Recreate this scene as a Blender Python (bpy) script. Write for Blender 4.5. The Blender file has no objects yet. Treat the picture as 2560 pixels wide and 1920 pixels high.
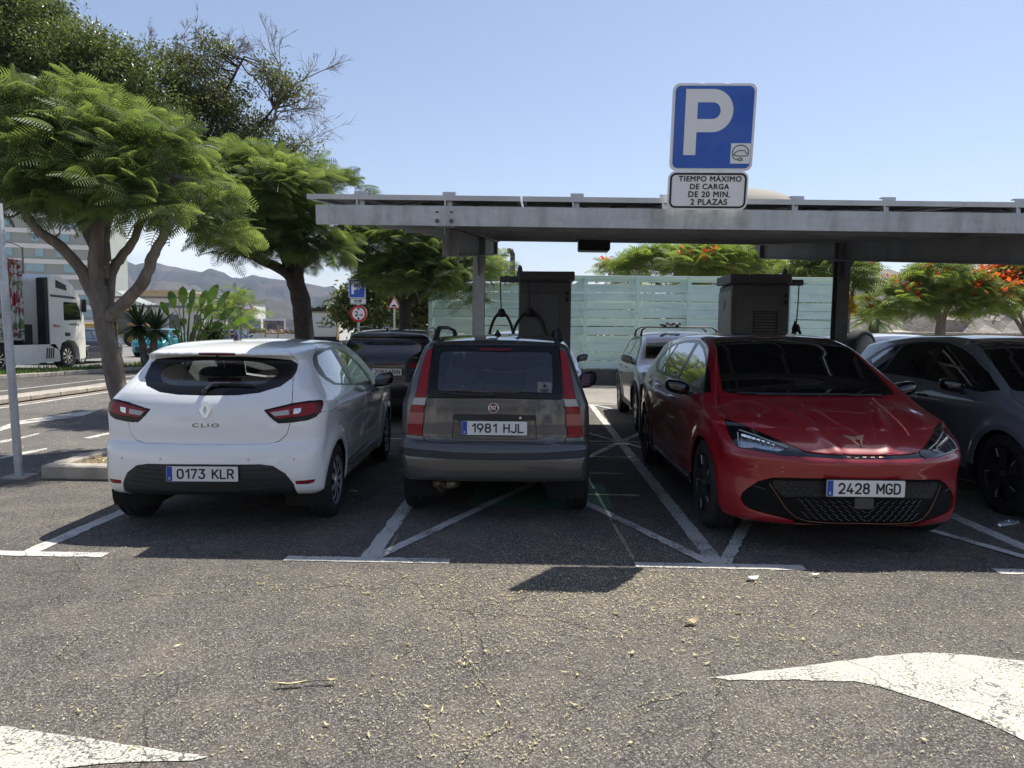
import bpy, math, random
import numpy as np
from mathutils import Vector, Matrix, Euler
R = math.radians
random.seed(7); rng = np.random.default_rng(7)
SC = bpy.context.scene; COL = SC.collection

# ---------------------------------------------------------------- camera
cam = bpy.data.cameras.new('camera'); cam_ob = bpy.data.objects.new('camera', cam); COL.objects.link(cam_ob)
cam.sensor_width = 36; cam.lens = 1776/2560*36; cam.clip_end = 20000; cam.clip_start = .05
cam_ob.matrix_world = Matrix.Translation((0, 0, 1.52)) @ (Matrix.Rotation(R(90) - math.atan(129/1776), 4, 'X') @ Matrix.Rotation(R(.5), 4, 'Z'))
SC.camera = cam_ob

# ---------------------------------------------------------------- sky and sun
SUN = Vector((.355, .372, 1)).normalized()
world = bpy.data.worlds.new('World'); SC.world = world; world.use_nodes = True
nt = world.node_tree; nt.nodes.clear()
w_out = nt.nodes.new('ShaderNodeOutputWorld'); w_bg = nt.nodes.new('ShaderNodeBackground')
sky = nt.nodes.new('ShaderNodeTexSky'); sky.sky_type = 'NISHITA'; sky.sun_disc = False
sky.sun_elevation = math.asin(SUN.z); sky.sun_rotation = math.atan2(SUN.x, SUN.y)
sky.altitude = 10; sky.air_density = 1.0; sky.dust_density = .5; sky.ozone_density = 4.0
w_bg.inputs['Strength'].default_value = .12
# low cumulus banks over the mountains, by direction only
tc = nt.nodes.new('ShaderNodeTexCoord'); sep = nt.nodes.new('ShaderNodeSeparateXYZ'); nt.links.new(tc.outputs['Generated'], sep.inputs[0])
mp = nt.nodes.new('ShaderNodeMapping'); mp.inputs['Scale'].default_value = (5, 5, 13); nt.links.new(tc.outputs['Generated'], mp.inputs[0])
cn = nt.nodes.new('ShaderNodeTexNoise'); cn.inputs['Scale'].default_value = 1.6; cn.inputs['Detail'].default_value = 8; cn.inputs['Roughness'].default_value = .55
nt.links.new(mp.outputs[0], cn.inputs['Vector'])
def wmath(op, a, b, c=None):
    n = nt.nodes.new('ShaderNodeMath'); n.operation = op
    for i, v in enumerate((a, b, c)):
        if v is None: continue
        if isinstance(v, (int, float)): n.inputs[i].default_value = v
        else: nt.links.new(v, n.inputs[i])
    return n.outputs[0]
def wrange(v, a, b, c, d):
    n = nt.nodes.new('ShaderNodeMapRange'); n.interpolation_type = 'SMOOTHSTEP'; n.inputs[1].default_value = a; n.inputs[2].default_value = b; n.inputs[3].default_value = c; n.inputs[4].default_value = d
    nt.links.new(v, n.inputs[0]); return n.outputs[0]
band = wmath('MULTIPLY', wrange(sep.outputs['Z'], .09, .175, 1, 0), wrange(sep.outputs['X'], -.42, -.18, 1, 0))
dens = wmath('MULTIPLY', wrange(wmath('ADD', cn.outputs['Fac'], wmath('MULTIPLY', band, .40)), .64, .92, 0, 1), wrange(band, .05, .3, 0, 1))
dens = wmath('MULTIPLY', dens, wrange(sep.outputs['Y'], 0, .3, 0, 1))
mix = nt.nodes.new('ShaderNodeMix'); mix.data_type = 'RGBA'; nt.links.new(dens, mix.inputs['Factor'])
tint = nt.nodes.new('ShaderNodeMix'); tint.data_type = 'RGBA'; tint.blend_type = 'MULTIPLY'; tint.inputs['Factor'].default_value = 1; nt.links.new(sky.outputs[0], tint.inputs['A']); tint.inputs['B'].default_value = (1.14, .93, .83, 1)
nt.links.new(tint.outputs['Result'], mix.inputs['A']); mix.inputs['B'].default_value = (6.6, 6.9, 7.2, 1)
nt.links.new(mix.outputs['Result'], w_bg.inputs['Color']); nt.links.new(w_bg.outputs[0], w_out.inputs['Surface'])
sun = bpy.data.lights.new('sun', 'SUN'); sun.energy = 5.0; sun.angle = R(.53); sun.color = (1, .95, .87)
sun_ob = bpy.data.objects.new('sun', sun); COL.objects.link(sun_ob); sun_ob.rotation_euler = SUN.to_track_quat('Z', 'Y').to_euler(); sun_ob.location = (10, 10, 30)
SC.view_settings.view_transform = 'Standard'; SC.view_settings.look = 'None'; SC.view_settings.exposure = .58; SC.view_settings.gamma = 1
SC.cycles.use_denoising = True; SC.cycles.max_bounces = 10; SC.cycles.transparent_max_bounces = 24; SC.cycles.volume_bounces = 0
SC.cycles.sample_clamp_indirect = 6
# ---------------------------------------------------------------- materials
MATS = {}
def new_mat(name):
    m = bpy.data.materials.new(name); m.use_nodes = True; t = m.node_tree; t.nodes.clear(); MATS[name] = m
    return m, t, t.nodes.new('ShaderNodeOutputMaterial')
def N(t, kind, **kw):
    n = t.nodes.new('ShaderNode' + kind)
    for k, v in kw.items():
        if k.startswith('_'): setattr(n, k[1:], v)
        else: n.inputs[k.replace('__', ' ')].default_value = v
    return n
def L(t, a, b): t.links.new(a, b)
def rgb(c): return tuple(c) + (1,) if len(c) == 3 else c
def ramp(t, fac, stops):
    r = t.nodes.new('ShaderNodeValToRGB'); e = r.color_ramp.elements
    while len(e) < len(stops): e.new(.5)
    for x, (p, c) in zip(e, stops): x.position = p; x.color = rgb(c)
    L(t, fac, r.inputs[0]); return r.outputs[0]
def mixc(t, f, a, b, mode='MIX'):
    m = t.nodes.new('ShaderNodeMix'); m.data_type = 'RGBA'; m.blend_type = mode
    for s, v in (('Factor', f), ('A', a), ('B', b)):
        if isinstance(v, (int, float)): m.inputs[s].default_value = v
        elif isinstance(v, tuple): m.inputs[s].default_value = rgb(v)
        else: L(t, v, m.inputs[s])
    return m.outputs['Result']
def fmath(t, op, a, b=0.):
    n = t.nodes.new('ShaderNodeMath'); n.operation = op
    for i, v in enumerate((a, b)):
        if isinstance(v, (int, float)): n.inputs[i].default_value = v
        else: L(t, v, n.inputs[i])
    return n.outputs[0]
def noise(t, scale, detail=4, rough=.5, vec=None, out='Fac', dist=0):
    n = N(t, 'TexNoise', Scale=scale, Detail=detail, Roughness=rough, Distortion=dist)
    L(t, vec if vec is not None else coord(t), n.inputs['Vector']); return n.outputs[out]
def coord(t, kind='Object'): return t.nodes.new('ShaderNodeTexCoord').outputs[kind]
def wpos(t): return t.nodes.new('ShaderNodeNewGeometry').outputs['Position']
def scaled(t, vec, s):
    m = t.nodes.new('ShaderNodeMapping'); m.inputs['Scale'].default_value = s; L(t, vec, m.inputs[0]); return m.outputs[0]
def bumpn(t, h, strength=.3, dist=.01):
    b = N(t, 'Bump', Strength=strength, Distance=dist); L(t, h, b.inputs['Height']); return b.outputs[0]

def plain(name, c, rough=.5, metal=0, vary=.12, scale=6, bump=0, coat=0, spec=.5):
    """an ordinary surface: slightly uneven in colour and gloss, as real ones are"""
    if name in MATS: return MATS[name]
    m, t, o = new_mat(name)
    p = N(t, 'BsdfPrincipled', Roughness=rough, Metallic=metal); p.inputs['Coat Weight'].default_value = coat; p.inputs['Specular IOR Level'].default_value = spec
    n = noise(t, scale, 5, .6)
    d = tuple(max(0, x*(1 - vary)) for x in c); u = tuple(min(1, x*(1 + vary)) for x in c)
    L(t, ramp(t, n, [(.3, d), (.7, u)]), p.inputs['Base Color'])
    L(t, fmath(t, 'MULTIPLY_ADD', n, .12), p.inputs['Roughness']) if False else None
    if bump: L(t, bumpn(t, noise(t, scale*8, 3), bump), p.inputs['Normal'])
    L(t, p.outputs[0], o.inputs[0]); return m
def paint(name, c, metal=0., rough=.35, flake=0., dust=.0):
    """car paint under clear coat, dark on its inner side"""
    m, t, o = new_mat(name)
    p = N(t, 'BsdfPrincipled', Roughness=rough, Metallic=metal); p.inputs['Coat Weight'].default_value = 1; p.inputs['Coat Roughness'].default_value = .025
    base = rgb(c)
    if flake:
        v = noise(t, 900, 1); base = ramp(t, v, [(.35, tuple(x*(1 - flake) for x in c)), (.65, tuple(min(1, x*(1 + flake)) for x in c))])
    dn = noise(t, 2.2, 6, .65)
    dm = fmath(t, 'MULTIPLY', ramp(t, dn, [(.42, (0, 0, 0)), (.75, (1, 1, 1))]), dust)
    mc = mixc(t, dm, base, (.36, .31, .25)); L(t, mc, p.inputs['Base Color'])
    L(t, fmath(t, 'ADD', fmath(t, 'MULTIPLY', dm, .5), .02), p.inputs['Coat Roughness'])
    L(t, bumpn(t, noise(t, 260, 2), .012, .002), p.inputs['Coat Normal'])
    k = N(t, 'BsdfDiffuse', Color=(.012, .012, .013, 1)); mx = N(t, 'MixShader')
    L(t, t.nodes.new('ShaderNodeNewGeometry').outputs['Backfacing'], mx.inputs[0]); L(t, p.outputs[0], mx.inputs[1]); L(t, k.outputs[0], mx.inputs[2]); L(t, mx.outputs[0], o.inputs[0])
    return m
def glass(name, tint, rough=0.0, dirt=.02):
    m, t, o = new_mat(name)
    fr = N(t, 'Fresnel', IOR=1.52); tr = N(t, 'BsdfTransparent', Color=rgb(tint)); gl = N(t, 'BsdfGlossy', Roughness=rough, Color=(1, 1, 1, 1)); mx = N(t, 'MixShader')
    L(t, fmath(t, 'MULTIPLY', fr.outputs[0], 1.8), mx.inputs[0]); L(t, tr.outputs[0], mx.inputs[1]); L(t, gl.outputs[0], mx.inputs[2])
    df = N(t, 'BsdfDiffuse', Color=(.5, .48, .44, 1)); m2 = N(t, 'MixShader')
    L(t, fmath(t, 'MULTIPLY', noise(t, 3, 6, .7), dirt), m2.inputs[0]); L(t, mx.outputs[0], m2.inputs[1]); L(t, df.outputs[0], m2.inputs[2]); L(t, m2.outputs[0], o.inputs[0])
    return m
def lens(name, c, rough=.06, clear=0., glow=0):
    m, t, o = new_mat(name)
    p = N(t, 'BsdfPrincipled', Roughness=.35); p.inputs['Coat Weight'].default_value = .35; p.inputs['Coat Roughness'].default_value = .03; p.inputs['Specular IOR Level'].default_value = .2
    w = N(t, 'TexWave', Scale=34, Distortion=.0, Detail=0); w.bands_direction = 'Z'; L(t, coord(t), w.inputs['Vector'])
    L(t, mixc(t, fmath(t, 'MULTIPLY', w.outputs['Fac'], .35), c, tuple(min(1, x*1.7 + .01) for x in c)), p.inputs['Base Color'])
    L(t, bumpn(t, w.outputs['Fac'], .25, .004), p.inputs['Normal'])
    L(t, p.outputs[0], o.inputs[0]); return m

# ---------------------------------------------------------------- objects
def tag(o, label=None, cat=None, group=None, kind=None):
    for k, v in (('label', label), ('category', cat), ('group', group), ('kind', kind)):
        if v: o[k] = v
    return o
def thing(name, label, cat, loc=(0, 0, 0), rz=0., group=None):
    o = bpy.data.objects.new(name, None); o.empty_display_size = .2; COL.objects.link(o); o.location = loc; o.rotation_euler = (0, 0, rz)
    return tag(o, label, cat, group)
def mesh_obj(name, V, F, mat, parent=None, normals=None, smooth=True, mats=None, mi=None):
    me = bpy.data.meshes.new(name)
    if isinstance(F, np.ndarray):
        V = np.asarray(V, np.float32); k = F.shape[1]
        me.vertices.add(len(V)); me.vertices.foreach_set('co', V.ravel())
        me.loops.add(F.size); me.loops.foreach_set('vertex_index', F.astype(np.int32).ravel())
        me.polygons.add(len(F)); me.polygons.foreach_set('loop_start', np.arange(0, F.size, k, dtype=np.int32))
        if mi is not None: me.polygons.foreach_set('material_index', np.asarray(mi, np.int32))
        me.polygons.foreach_set('use_smooth', np.full(len(F), bool(smooth)))
        me.update(calc_edges=True); me.validate()
    else:
        me.from_pydata([tuple(v) for v in V], [], [tuple(f) for f in F]); me.validate()
        sm = smooth if isinstance(smooth, (list, tuple)) else [bool(smooth)]*len(me.polygons)
        if len(sm) == len(me.polygons): me.polygons.foreach_set('use_smooth', sm)
        if mi is not None and len(mi) == len(me.polygons): me.polygons.foreach_set('material_index', mi)
    for q in (mats or [mat]): me.materials.append(q)
    if normals is not None and len(normals) == len(me.vertices):
        me.normals_split_custom_set_from_vertices([tuple(n) for n in normals])
    o = bpy.data.objects.new(name, me); COL.objects.link(o)
    if parent: o.parent = parent
    return o
def frame(o=(0, 0, 0), x=(1, 0, 0), y=(0, 1, 0), z=None):
    x = np.array(x, float); y = np.array(y, float); x /= np.linalg.norm(x); z = np.cross(x, y) if z is None else np.array(z, float); z /= np.linalg.norm(z); y = np.cross(z, x)
    m = np.eye(4); m[:3, 0] = x; m[:3, 1] = y; m[:3, 2] = z; m[:3, 3] = o; return m
def xf(V, m):
    V = np.asarray(V, float)
    return V if m is None else V @ m[:3, :3].T + m[:3, 3]
def rotz(a, o=(0, 0, 0)): return frame(o, (math.cos(a), math.sin(a), 0), (-math.sin(a), math.cos(a), 0))
class MB:
    def __init__(s): s.V = []; s.F = []; s.S = []; s.I = []
    def add(s, V, F, m=None, smooth=False, mi=0):
        n = len(s.V); s.V += [tuple(v) for v in xf(V, m)]
        for f in F: s.F.append(tuple(int(i) + n for i in f)); s.S.append(smooth); s.I.append(mi)
        return s
    def box(s, c, d, m=None, mi=0, ch=0.):
        x, y, z = [q/2 for q in d]; c = np.array(c, float)
        if ch:
            V = []; 
            for sx in (-1, 1):
                for sy in (-1, 1):
                    for sz in (-1, 1):
                        V += [(sx*(x-ch), sy*(y-ch), sz*z), (sx*(x-ch), sy*y, sz*(z-ch)), (sx*x, sy*(y-ch), sz*(z-ch))]
            i = lambda a, b, e, k: (a*4 + b*2 + e)*3 + k
            F = [[i(0,0,0,2),i(0,0,1,2),i(0,1,1,2),i(0,1,0,2)],[i(1,0,0,2),i(1,1,0,2),i(1,1,1,2),i(1,0,1,2)],[i(0,0,0,1),i(1,0,0,1),i(1,0,1,1),i(0,0,1,1)],[i(0,1,0,1),i(0,1,1,1),i(1,1,1,1),i(1,1,0,1)],[i(0,0,0,0),i(0,1,0,0),i(1,1,0,0),i(1,0,0,0)],[i(0,0,1,0),i(1,0,1,0),i(1,1,1,0),i(0,1,1,0)]]
            for a in (0, 1):
                for b in (0, 1):
                    F.append([i(a,b,0,1),i(a,b,0,2),i(a,b,1,2),i(a,b,1,1)] if (a == b) else [i(a,b,0,2),i(a,b,0,1),i(a,b,1,1),i(a,b,1,2)])
                    F.append([i(a,0,b,0),i(a,0,b,2),i(a,1,b,2),i(a,1,b,0)] if (a != b) else [i(a,0,b,2),i(a,0,b,0),i(a,1,b,0),i(a,1,b,2)])
                    F.append([i(0,a,b,0),i(0,a,b,1),i(1,a,b,1),i(1,a,b,0)] if (a == b) else [i(0,a,b,1),i(0,a,b,0),i(1,a,b,0),i(1,a,b,1)])
            for a in (0, 1):
                for b in (0, 1):
                    for e in (0, 1):
                        t = [i(a,b,e,0), i(a,b,e,1), i(a,b,e,2)]; F.append(t if (a+b+e) % 2 else t[::-1])
            return s.add(np.array(V) + c, F, m, False, mi)
        V = np.array([(-x,-y,-z),(x,-y,-z),(x,y,-z),(-x,y,-z),(-x,-y,z),(x,-y,z),(x,y,z),(-x,y,z)]) + c
        return s.add(V, [(3,2,1,0),(4,5,6,7),(0,1,5,4),(1,2,6,5),(2,3,7,6),(3,0,4,7)], m, False, mi)
    def tube(s, pts, r, n=8, m=None, caps=True, mi=0, flat=1.):
        P = np.asarray(pts, float); k = len(P); r = np.broadcast_to(np.asarray(r, float), (k,))
        T = np.gradient(P, axis=0) if k > 2 else np.repeat((P[1] - P[0])[None], k, 0)
        T /= np.maximum(np.linalg.norm(T, axis=1), 1e-9)[:, None]
        u = np.cross(T[0], (0, 0, 1)); u = np.array([1., 0, 0]) if np.linalg.norm(u) < 1e-3 else u/np.linalg.norm(u)
        V = []
        for i in range(k):
            u = u - T[i]*np.dot(u, T[i]); u /= np.linalg.norm(u); w = np.cross(T[i], u)
            for j in range(n):
                a = 2*math.pi*j/n; V.append(P[i] + r[i]*(u*math.cos(a) + w*math.sin(a)*flat))
        F = [(i*n + j, i*n + (j + 1) % n, (i + 1)*n + (j + 1) % n, (i + 1)*n + j) for i in range(k - 1) for j in range(n)]
        s.add(V, F, m, True, mi)
        if caps: s.add(V[:n], [tuple(range(n))[::-1]], m, False, mi); s.add(V[-n:], [tuple(range(n))], m, False, mi)
        return s
    def lathe(s, prof, n=32, m=None, smooth=True, mi=0, cap=False):
        """profile (r, h) turned round local z"""
        k = len(prof); V = [(r*math.cos(2*math.pi*j/n), r*math.sin(2*math.pi*j/n), h) for r, h in prof for j in range(n)]
        F = [(i*n + j, i*n + (j + 1) % n, (i + 1)*n + (j + 1) % n, (i + 1)*n + j) for i in range(k - 1) for j in range(n)]
        s.add(V, F, m, smooth, mi)
        if cap: s.add(V[-n:], [tuple(range(n))], m, False, mi); s.add(V[:n], [tuple(range(n))[::-1]], m, False, mi)
        return s
    def prism(s, pts, z0, z1, m=None, mi=0, side_smooth=False):
        n = len(pts); a = sum(pts[i-1][0]*pts[i][1] - pts[i][0]*pts[i-1][1] for i in range(n))
        if a < 0: pts = pts[::-1]
        V = [(x, y, z0) for x, y in pts] + [(x, y, z1) for x, y in pts]
        s.add(V, [tuple(range(n))[::-1], tuple(range(n, 2*n))], m, False, mi)
        return s.add(V, [(i, (i + 1) % n, n + (i + 1) % n, n + i) for i in range(n)], m, side_smooth, mi)
    def ring(s, outer, inner, z0, z1, m=None, mi=0):
        n = len(outer); V = [(x, y, z) for z in (z0, z1) for q in (outer, inner) for x, y in q]
        F = []
        for i in range(n):
            j = (i + 1) % n
            F += [(2*n + i, 2*n + j, 3*n + j, 3*n + i), (i, j, 2*n + j, 2*n + i), (n + j, n + i, 3*n + i, 3*n + j), (j, i, n + i, n + j)]
        return s.add(V, F, m, False, mi)
    def build(s, name, mat, parent=None, bevel=0, mats=None):
        o = mesh_obj(name, s.V, s.F, mat, parent, smooth=list(s.S), mats=mats, mi=list(s.I) if mats else None)
        if bevel:
            b = o.modifiers.new('bevel', 'BEVEL'); b.width = bevel; b.segments = 2; b.limit_method = 'ANGLE'; b.angle_limit = R(40)
        return o
def rrect(w, h, r, n=5, cx=0, cy=0):
    out = []
    for sx, sy, a0 in ((1, 1, 0), (-1, 1, 90), (-1, -1, 180), (1, -1, 270)):
        for i in range(n + 1):
            a = R(a0 + 90*i/n); out.append((cx + sx*(w/2 - r) + r*math.cos(a), cy + sy*(h/2 - r) + r*math.sin(a)))
    return out
def circ(r, n=32, cx=0, cy=0): return [(cx + r*math.cos(2*math.pi*i/n), cy + r*math.sin(2*math.pi*i/n)) for i in range(n)]
def text_geo(body, size, extrude=.001, bold=0., sx=1., align='CENTER', spacing=1.):
    c = bpy.data.curves.new('lettering', 'FONT'); c.body = body; c.size = size; c.extrude = extrude; c.bevel_depth = bold; c.bevel_resolution = 0; c.align_x = align; c.align_y = 'CENTER'; c.space_character = spacing; c.resolution_u = 6
    o = bpy.data.objects.new('lettering', c); COL.objects.link(o)
    me = bpy.data.meshes.new_from_object(o.evaluated_get(bpy.context.evaluated_depsgraph_get()))
    V = np.array([v.co[:] for v in me.vertices]) * np.array([sx, 1, 1]); F = [tuple(p.vertices) for p in me.polygons]
    bpy.data.objects.remove(o); bpy.data.curves.remove(c); bpy.data.meshes.remove(me)
    return V, F
def fit(geo, w=None, h=None):
    V, F = geo; lo, hi = V.min(0), V.max(0); V = V - np.array([(lo[0] + hi[0])/2, (lo[1] + hi[1])/2, 0]); s = np.ones(3)
    if w: s[0] = w/(hi[0] - lo[0])
    if h: s[1] = h/(hi[1] - lo[1])
    if w and not h: s[1] = s[0]
    if h and not w: s[0] = s[1]
    return V*s, F
def copy_tree(o, parent=None):
    c = o.copy(); COL.objects.link(c)
    if parent: c.parent = parent
    for ch in list(o.children): copy_tree(ch, c)
    return c

# ---------------------------------------------------------------- where the picture's points lie in the place
_CM = np.array((Matrix.Rotation(R(90) - math.atan(129/1776), 3, 'X') @ Matrix.Rotation(R(.5), 3, 'Z')))
def ground_at(x, y, z=0.):
    """surveyed position on the ground of a point (x, y) of the 2560-wide photograph"""
    d = _CM @ np.array([(x - 1280)/1776, -(y - 960)/1776, -1.]); t = (z - 1.52)/d[2]; return np.array([0, 0, 1.52]) + d*t
def at(x, y, Y):
    """the same at a known distance Y"""
    d = _CM @ np.array([(x - 1280)/1776, -(y - 960)/1776, -1.]); return np.array([0, 0, 1.52]) + d*(Y/d[1])
PSI = R(1.7)                                                     # the bays run 1.7 degrees right of the view
def bay(p, q, z=0.): return np.array([p*math.cos(PSI) + q*math.sin(PSI), -p*math.sin(PSI) + q*math.cos(PSI), z])
# ---------------------------------------------------------------- car bodies: a smooth implicit solid, meshed, then split into panels
def pchip(xs, ys):
    xs = np.asarray(xs, float); ys = np.asarray(ys, float)
    h = np.diff(xs); d = np.diff(ys) / h
    m = np.zeros(len(xs)); m[0] = d[0]; m[-1] = d[-1]
    for i in range(1, len(xs) - 1):
        if d[i-1] * d[i] > 0:
            w1 = 2*h[i] + h[i-1]; w2 = h[i] + 2*h[i-1]
            m[i] = (w1 + w2) / (w1 / d[i-1] + w2 / d[i])
    def f(x):
        x = np.clip(np.asarray(x, float), xs[0], xs[-1])
        i = np.clip(np.searchsorted(xs, x) - 1, 0, len(xs) - 2)
        t = (x - xs[i]) / h[i]; t2 = t*t; t3 = t2*t
        return (2*t3 - 3*t2 + 1)*ys[i] + (t3 - 2*t2 + t)*h[i]*m[i] + (3*t2 - 2*t3)*ys[i+1] + (t3 - t2)*h[i]*m[i+1]
    return f

def bump(t, w): return np.exp(-(t / w)**2)
def relu(t, k=.02): return .5*(t + np.sqrt(t*t + k*k))

class Shape:
    """x forward from the rear bumper, y left, z up; body = where every face function is below zero, edges rounded by r"""
    def __init__(s, L, hw, H, zt, crown, xr, xf, side, plan, belt, tumble, zb, rear_round, front_round, arches, r, sculpt=None, tumble2=0., zsculpt=None, fsculpt=None, rsculpt=None):
        s.__dict__.update(locals())
        s.zt, s.xr, s.xf, s.side, s.plan, s.belt, s.zb, s.crown = [pchip(*a) for a in (zt, xr, xf, side, plan, belt, zb, crown)]
        s.tum = pchip(*tumble) if isinstance(tumble, tuple) else (lambda x: tumble + 0*x)
    def width(s, x, z):
        hz = relu(z - s.belt(x))
        w = s.side(z) - s.plan(x) - s.tum(x)*hz - s.tumble2*hz*hz
        for xc, zc, R, amp in s.arches:
            rho = np.sqrt((x - xc)**2 + (z - zc)**2)
            w = w + amp*np.where(rho > R + .03, bump(rho - R - .03, .07), 1.)*(z < zc + R + .25)
        if s.sculpt: w = w + s.sculpt(x, z)
        return w
    def faces(s, x, y, z):
        ay = np.sqrt(y*y + 1e-6)
        top = s.zt(x) - s.crown(x)*(ay/.8)**2
        if s.zsculpt: top = top + s.zsculpt(x, y)
        ra, rp = s.rear_round; fa, fp = s.front_round
        q = ay/s.hw
        xr = s.xr(z) + ra*q**rp
        if s.rsculpt: xr = xr + s.rsculpt(y, z)
        xf = s.xf(z) - fa*q**fp
        if s.fsculpt: xf = xf + s.fsculpt(y, z)
        return (z - top, xr - x, x - xf, ay - s.width(x, z), s.zb(x) - z)
    def f(s, x, y, z):
        acc = 0
        for a, r in zip(s.faces(x, y, z), s.r):
            acc = acc + np.maximum(a/r + 1, 0)**2
        return (np.sqrt(acc) - 1)*.08
    def grad(s, p, e=2e-3):
        g = np.empty_like(p)
        for i in range(3):
            d = np.zeros(3); d[i] = e
            a = p + d; b = p - d
            g[:, i] = (s.f(a[:, 0], a[:, 1], a[:, 2]) - s.f(b[:, 0], b[:, 1], b[:, 2]))/(2*e)
        return g
    def settle(s, p, n=4):
        for _ in range(n):
            g = s.grad(p); v = s.f(p[:, 0], p[:, 1], p[:, 2])
            st = np.clip(v/np.maximum((g*g).sum(1), 1e-4), -.3, .3)
            step = g*st[:, None]
            ln = np.linalg.norm(step, axis=1)
            step *= np.minimum(1, .03/np.maximum(ln, 1e-9))[:, None]
            p = p - step
        return p
    def along(s, p, d, n=8):
        """slide points along direction d (to the viewer) onto the surface"""
        for _ in range(n):
            v = s.f(p[:, 0], p[:, 1], p[:, 2]); q = p + d*1e-3
            gd = (s.f(q[:, 0], q[:, 1], q[:, 2]) - v)/1e-3
            st = np.where(gd > .02, v/np.maximum(gd, .02), .0)
            p = p - d*np.clip(st, -.02, .02)[:, None]
        return p

def surface_net(sh, h):
    x = np.arange(-.15, sh.L + .15, h); y = (np.arange(int((sh.hw + .12)/h)*2 + 2) + .5)*h; y -= y.mean(); z = np.arange(.05, sh.H + .12, h)
    v = sh.f(x[:, None, None], y[None, :, None], z[None, None, :]).astype(np.float32)
    s = v < 0
    c = np.zeros(tuple(n - 1 for n in s.shape), np.int8)
    for a in (0, 1):
        for b in (0, 1):
            for d in (0, 1):
                c += s[a:s.shape[0]-1+a, b:s.shape[1]-1+b, d:s.shape[2]-1+d]
    act = (c > 0) & (c < 8)
    I, J, K = np.nonzero(act)
    idx = np.full(act.shape, -1, np.int32); idx[I, J, K] = np.arange(len(I))
    P = np.zeros((len(I), 3)); n = np.zeros(len(I))
    cor = [(a, b, d) for a in (0, 1) for b in (0, 1) for d in (0, 1)]
    for p in cor:
        for ax in range(3):
            if p[ax] == 1: continue
            q = list(p); q[ax] = 1
            va = v[I+p[0], J+p[1], K+p[2]]; vb = v[I+q[0], J+q[1], K+q[2]]
            m = (va < 0) != (vb < 0)
            t = np.where(m, va/np.where(m, va - vb, 1), 0)
            pt = np.array(p, float)[None].repeat(len(I), 0); pt[:, ax] += t
            P[m] += pt[m]; n[m] += 1
    P = P/n[:, None] + np.stack([I, J, K], 1)
    V = np.stack([x[0] + P[:, 0]*h, y[0] + P[:, 1]*h, z[0] + P[:, 2]*h], 1)
    F = []
    def quads(change, neg, cells):
        i, j, k = np.nonzero(change); ng = neg[i, j, k]
        q = np.stack([idx[i+a, j+b, k+d] for a, b, d in cells], 1)
        q[~ng] = q[~ng][:, ::-1]
        F.append(q)
    quads(s[:-1, 1:-1, 1:-1] != s[1:, 1:-1, 1:-1], s[:-1, 1:-1, 1:-1], [(0, 0, 0), (0, 1, 0), (0, 1, 1), (0, 0, 1)])
    quads(s[1:-1, :-1, 1:-1] != s[1:-1, 1:, 1:-1], s[1:-1, :-1, 1:-1], [(0, 0, 0), (0, 0, 1), (1, 0, 1), (1, 0, 0)])
    quads(s[1:-1, 1:-1, :-1] != s[1:-1, 1:-1, 1:], s[1:-1, 1:-1, :-1], [(0, 0, 0), (1, 0, 0), (1, 1, 0), (0, 1, 0)])
    F = np.concatenate(F)
    V = sh.settle(V)
    return V, F

def dense(pts, smooth=0, step=.006):
    """closed outline -> dense closed outline, list of corner points"""
    P = np.asarray(pts, float); n = len(P)
    out = []
    for i in range(n):
        a, b, c, d = P[i-1], P[i], P[(i+1) % n], P[(i+2) % n]
        m = max(2, int(np.linalg.norm(c - b)/step))
        t = (np.arange(m)/m)[:, None]
        if smooth: out.append(.5*((2*b) + (c - a)*t + (2*a - 5*b + 4*c - d)*t*t + (3*b - a - 3*c + d)*t**3))
        else: out.append(b + (c - b)*t)
    return np.concatenate(out), (P if not smooth else P[:0])

def inside(poly, q):
    x, y = q[:, 0], q[:, 1]; r = np.zeros(len(q), bool)
    a = poly; b = np.roll(poly, -1, 0)
    for (x0, y0), (x1, y1) in zip(a, b):
        if y0 == y1: continue
        m = ((y0 > y) != (y1 > y)) & (x < (x1 - x0)*(y - y0)/(y1 - y0) + x0)
        r ^= m
    return r

def view_axes(az, el=0):
    a, e = np.radians(az), np.radians(el)
    d = np.array([np.cos(a)*np.cos(e), np.sin(a)*np.cos(e), np.sin(e)])
    u = np.array([-np.sin(a), np.cos(a), 0]); w = np.cross(d, u)
    return d, u, w

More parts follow.
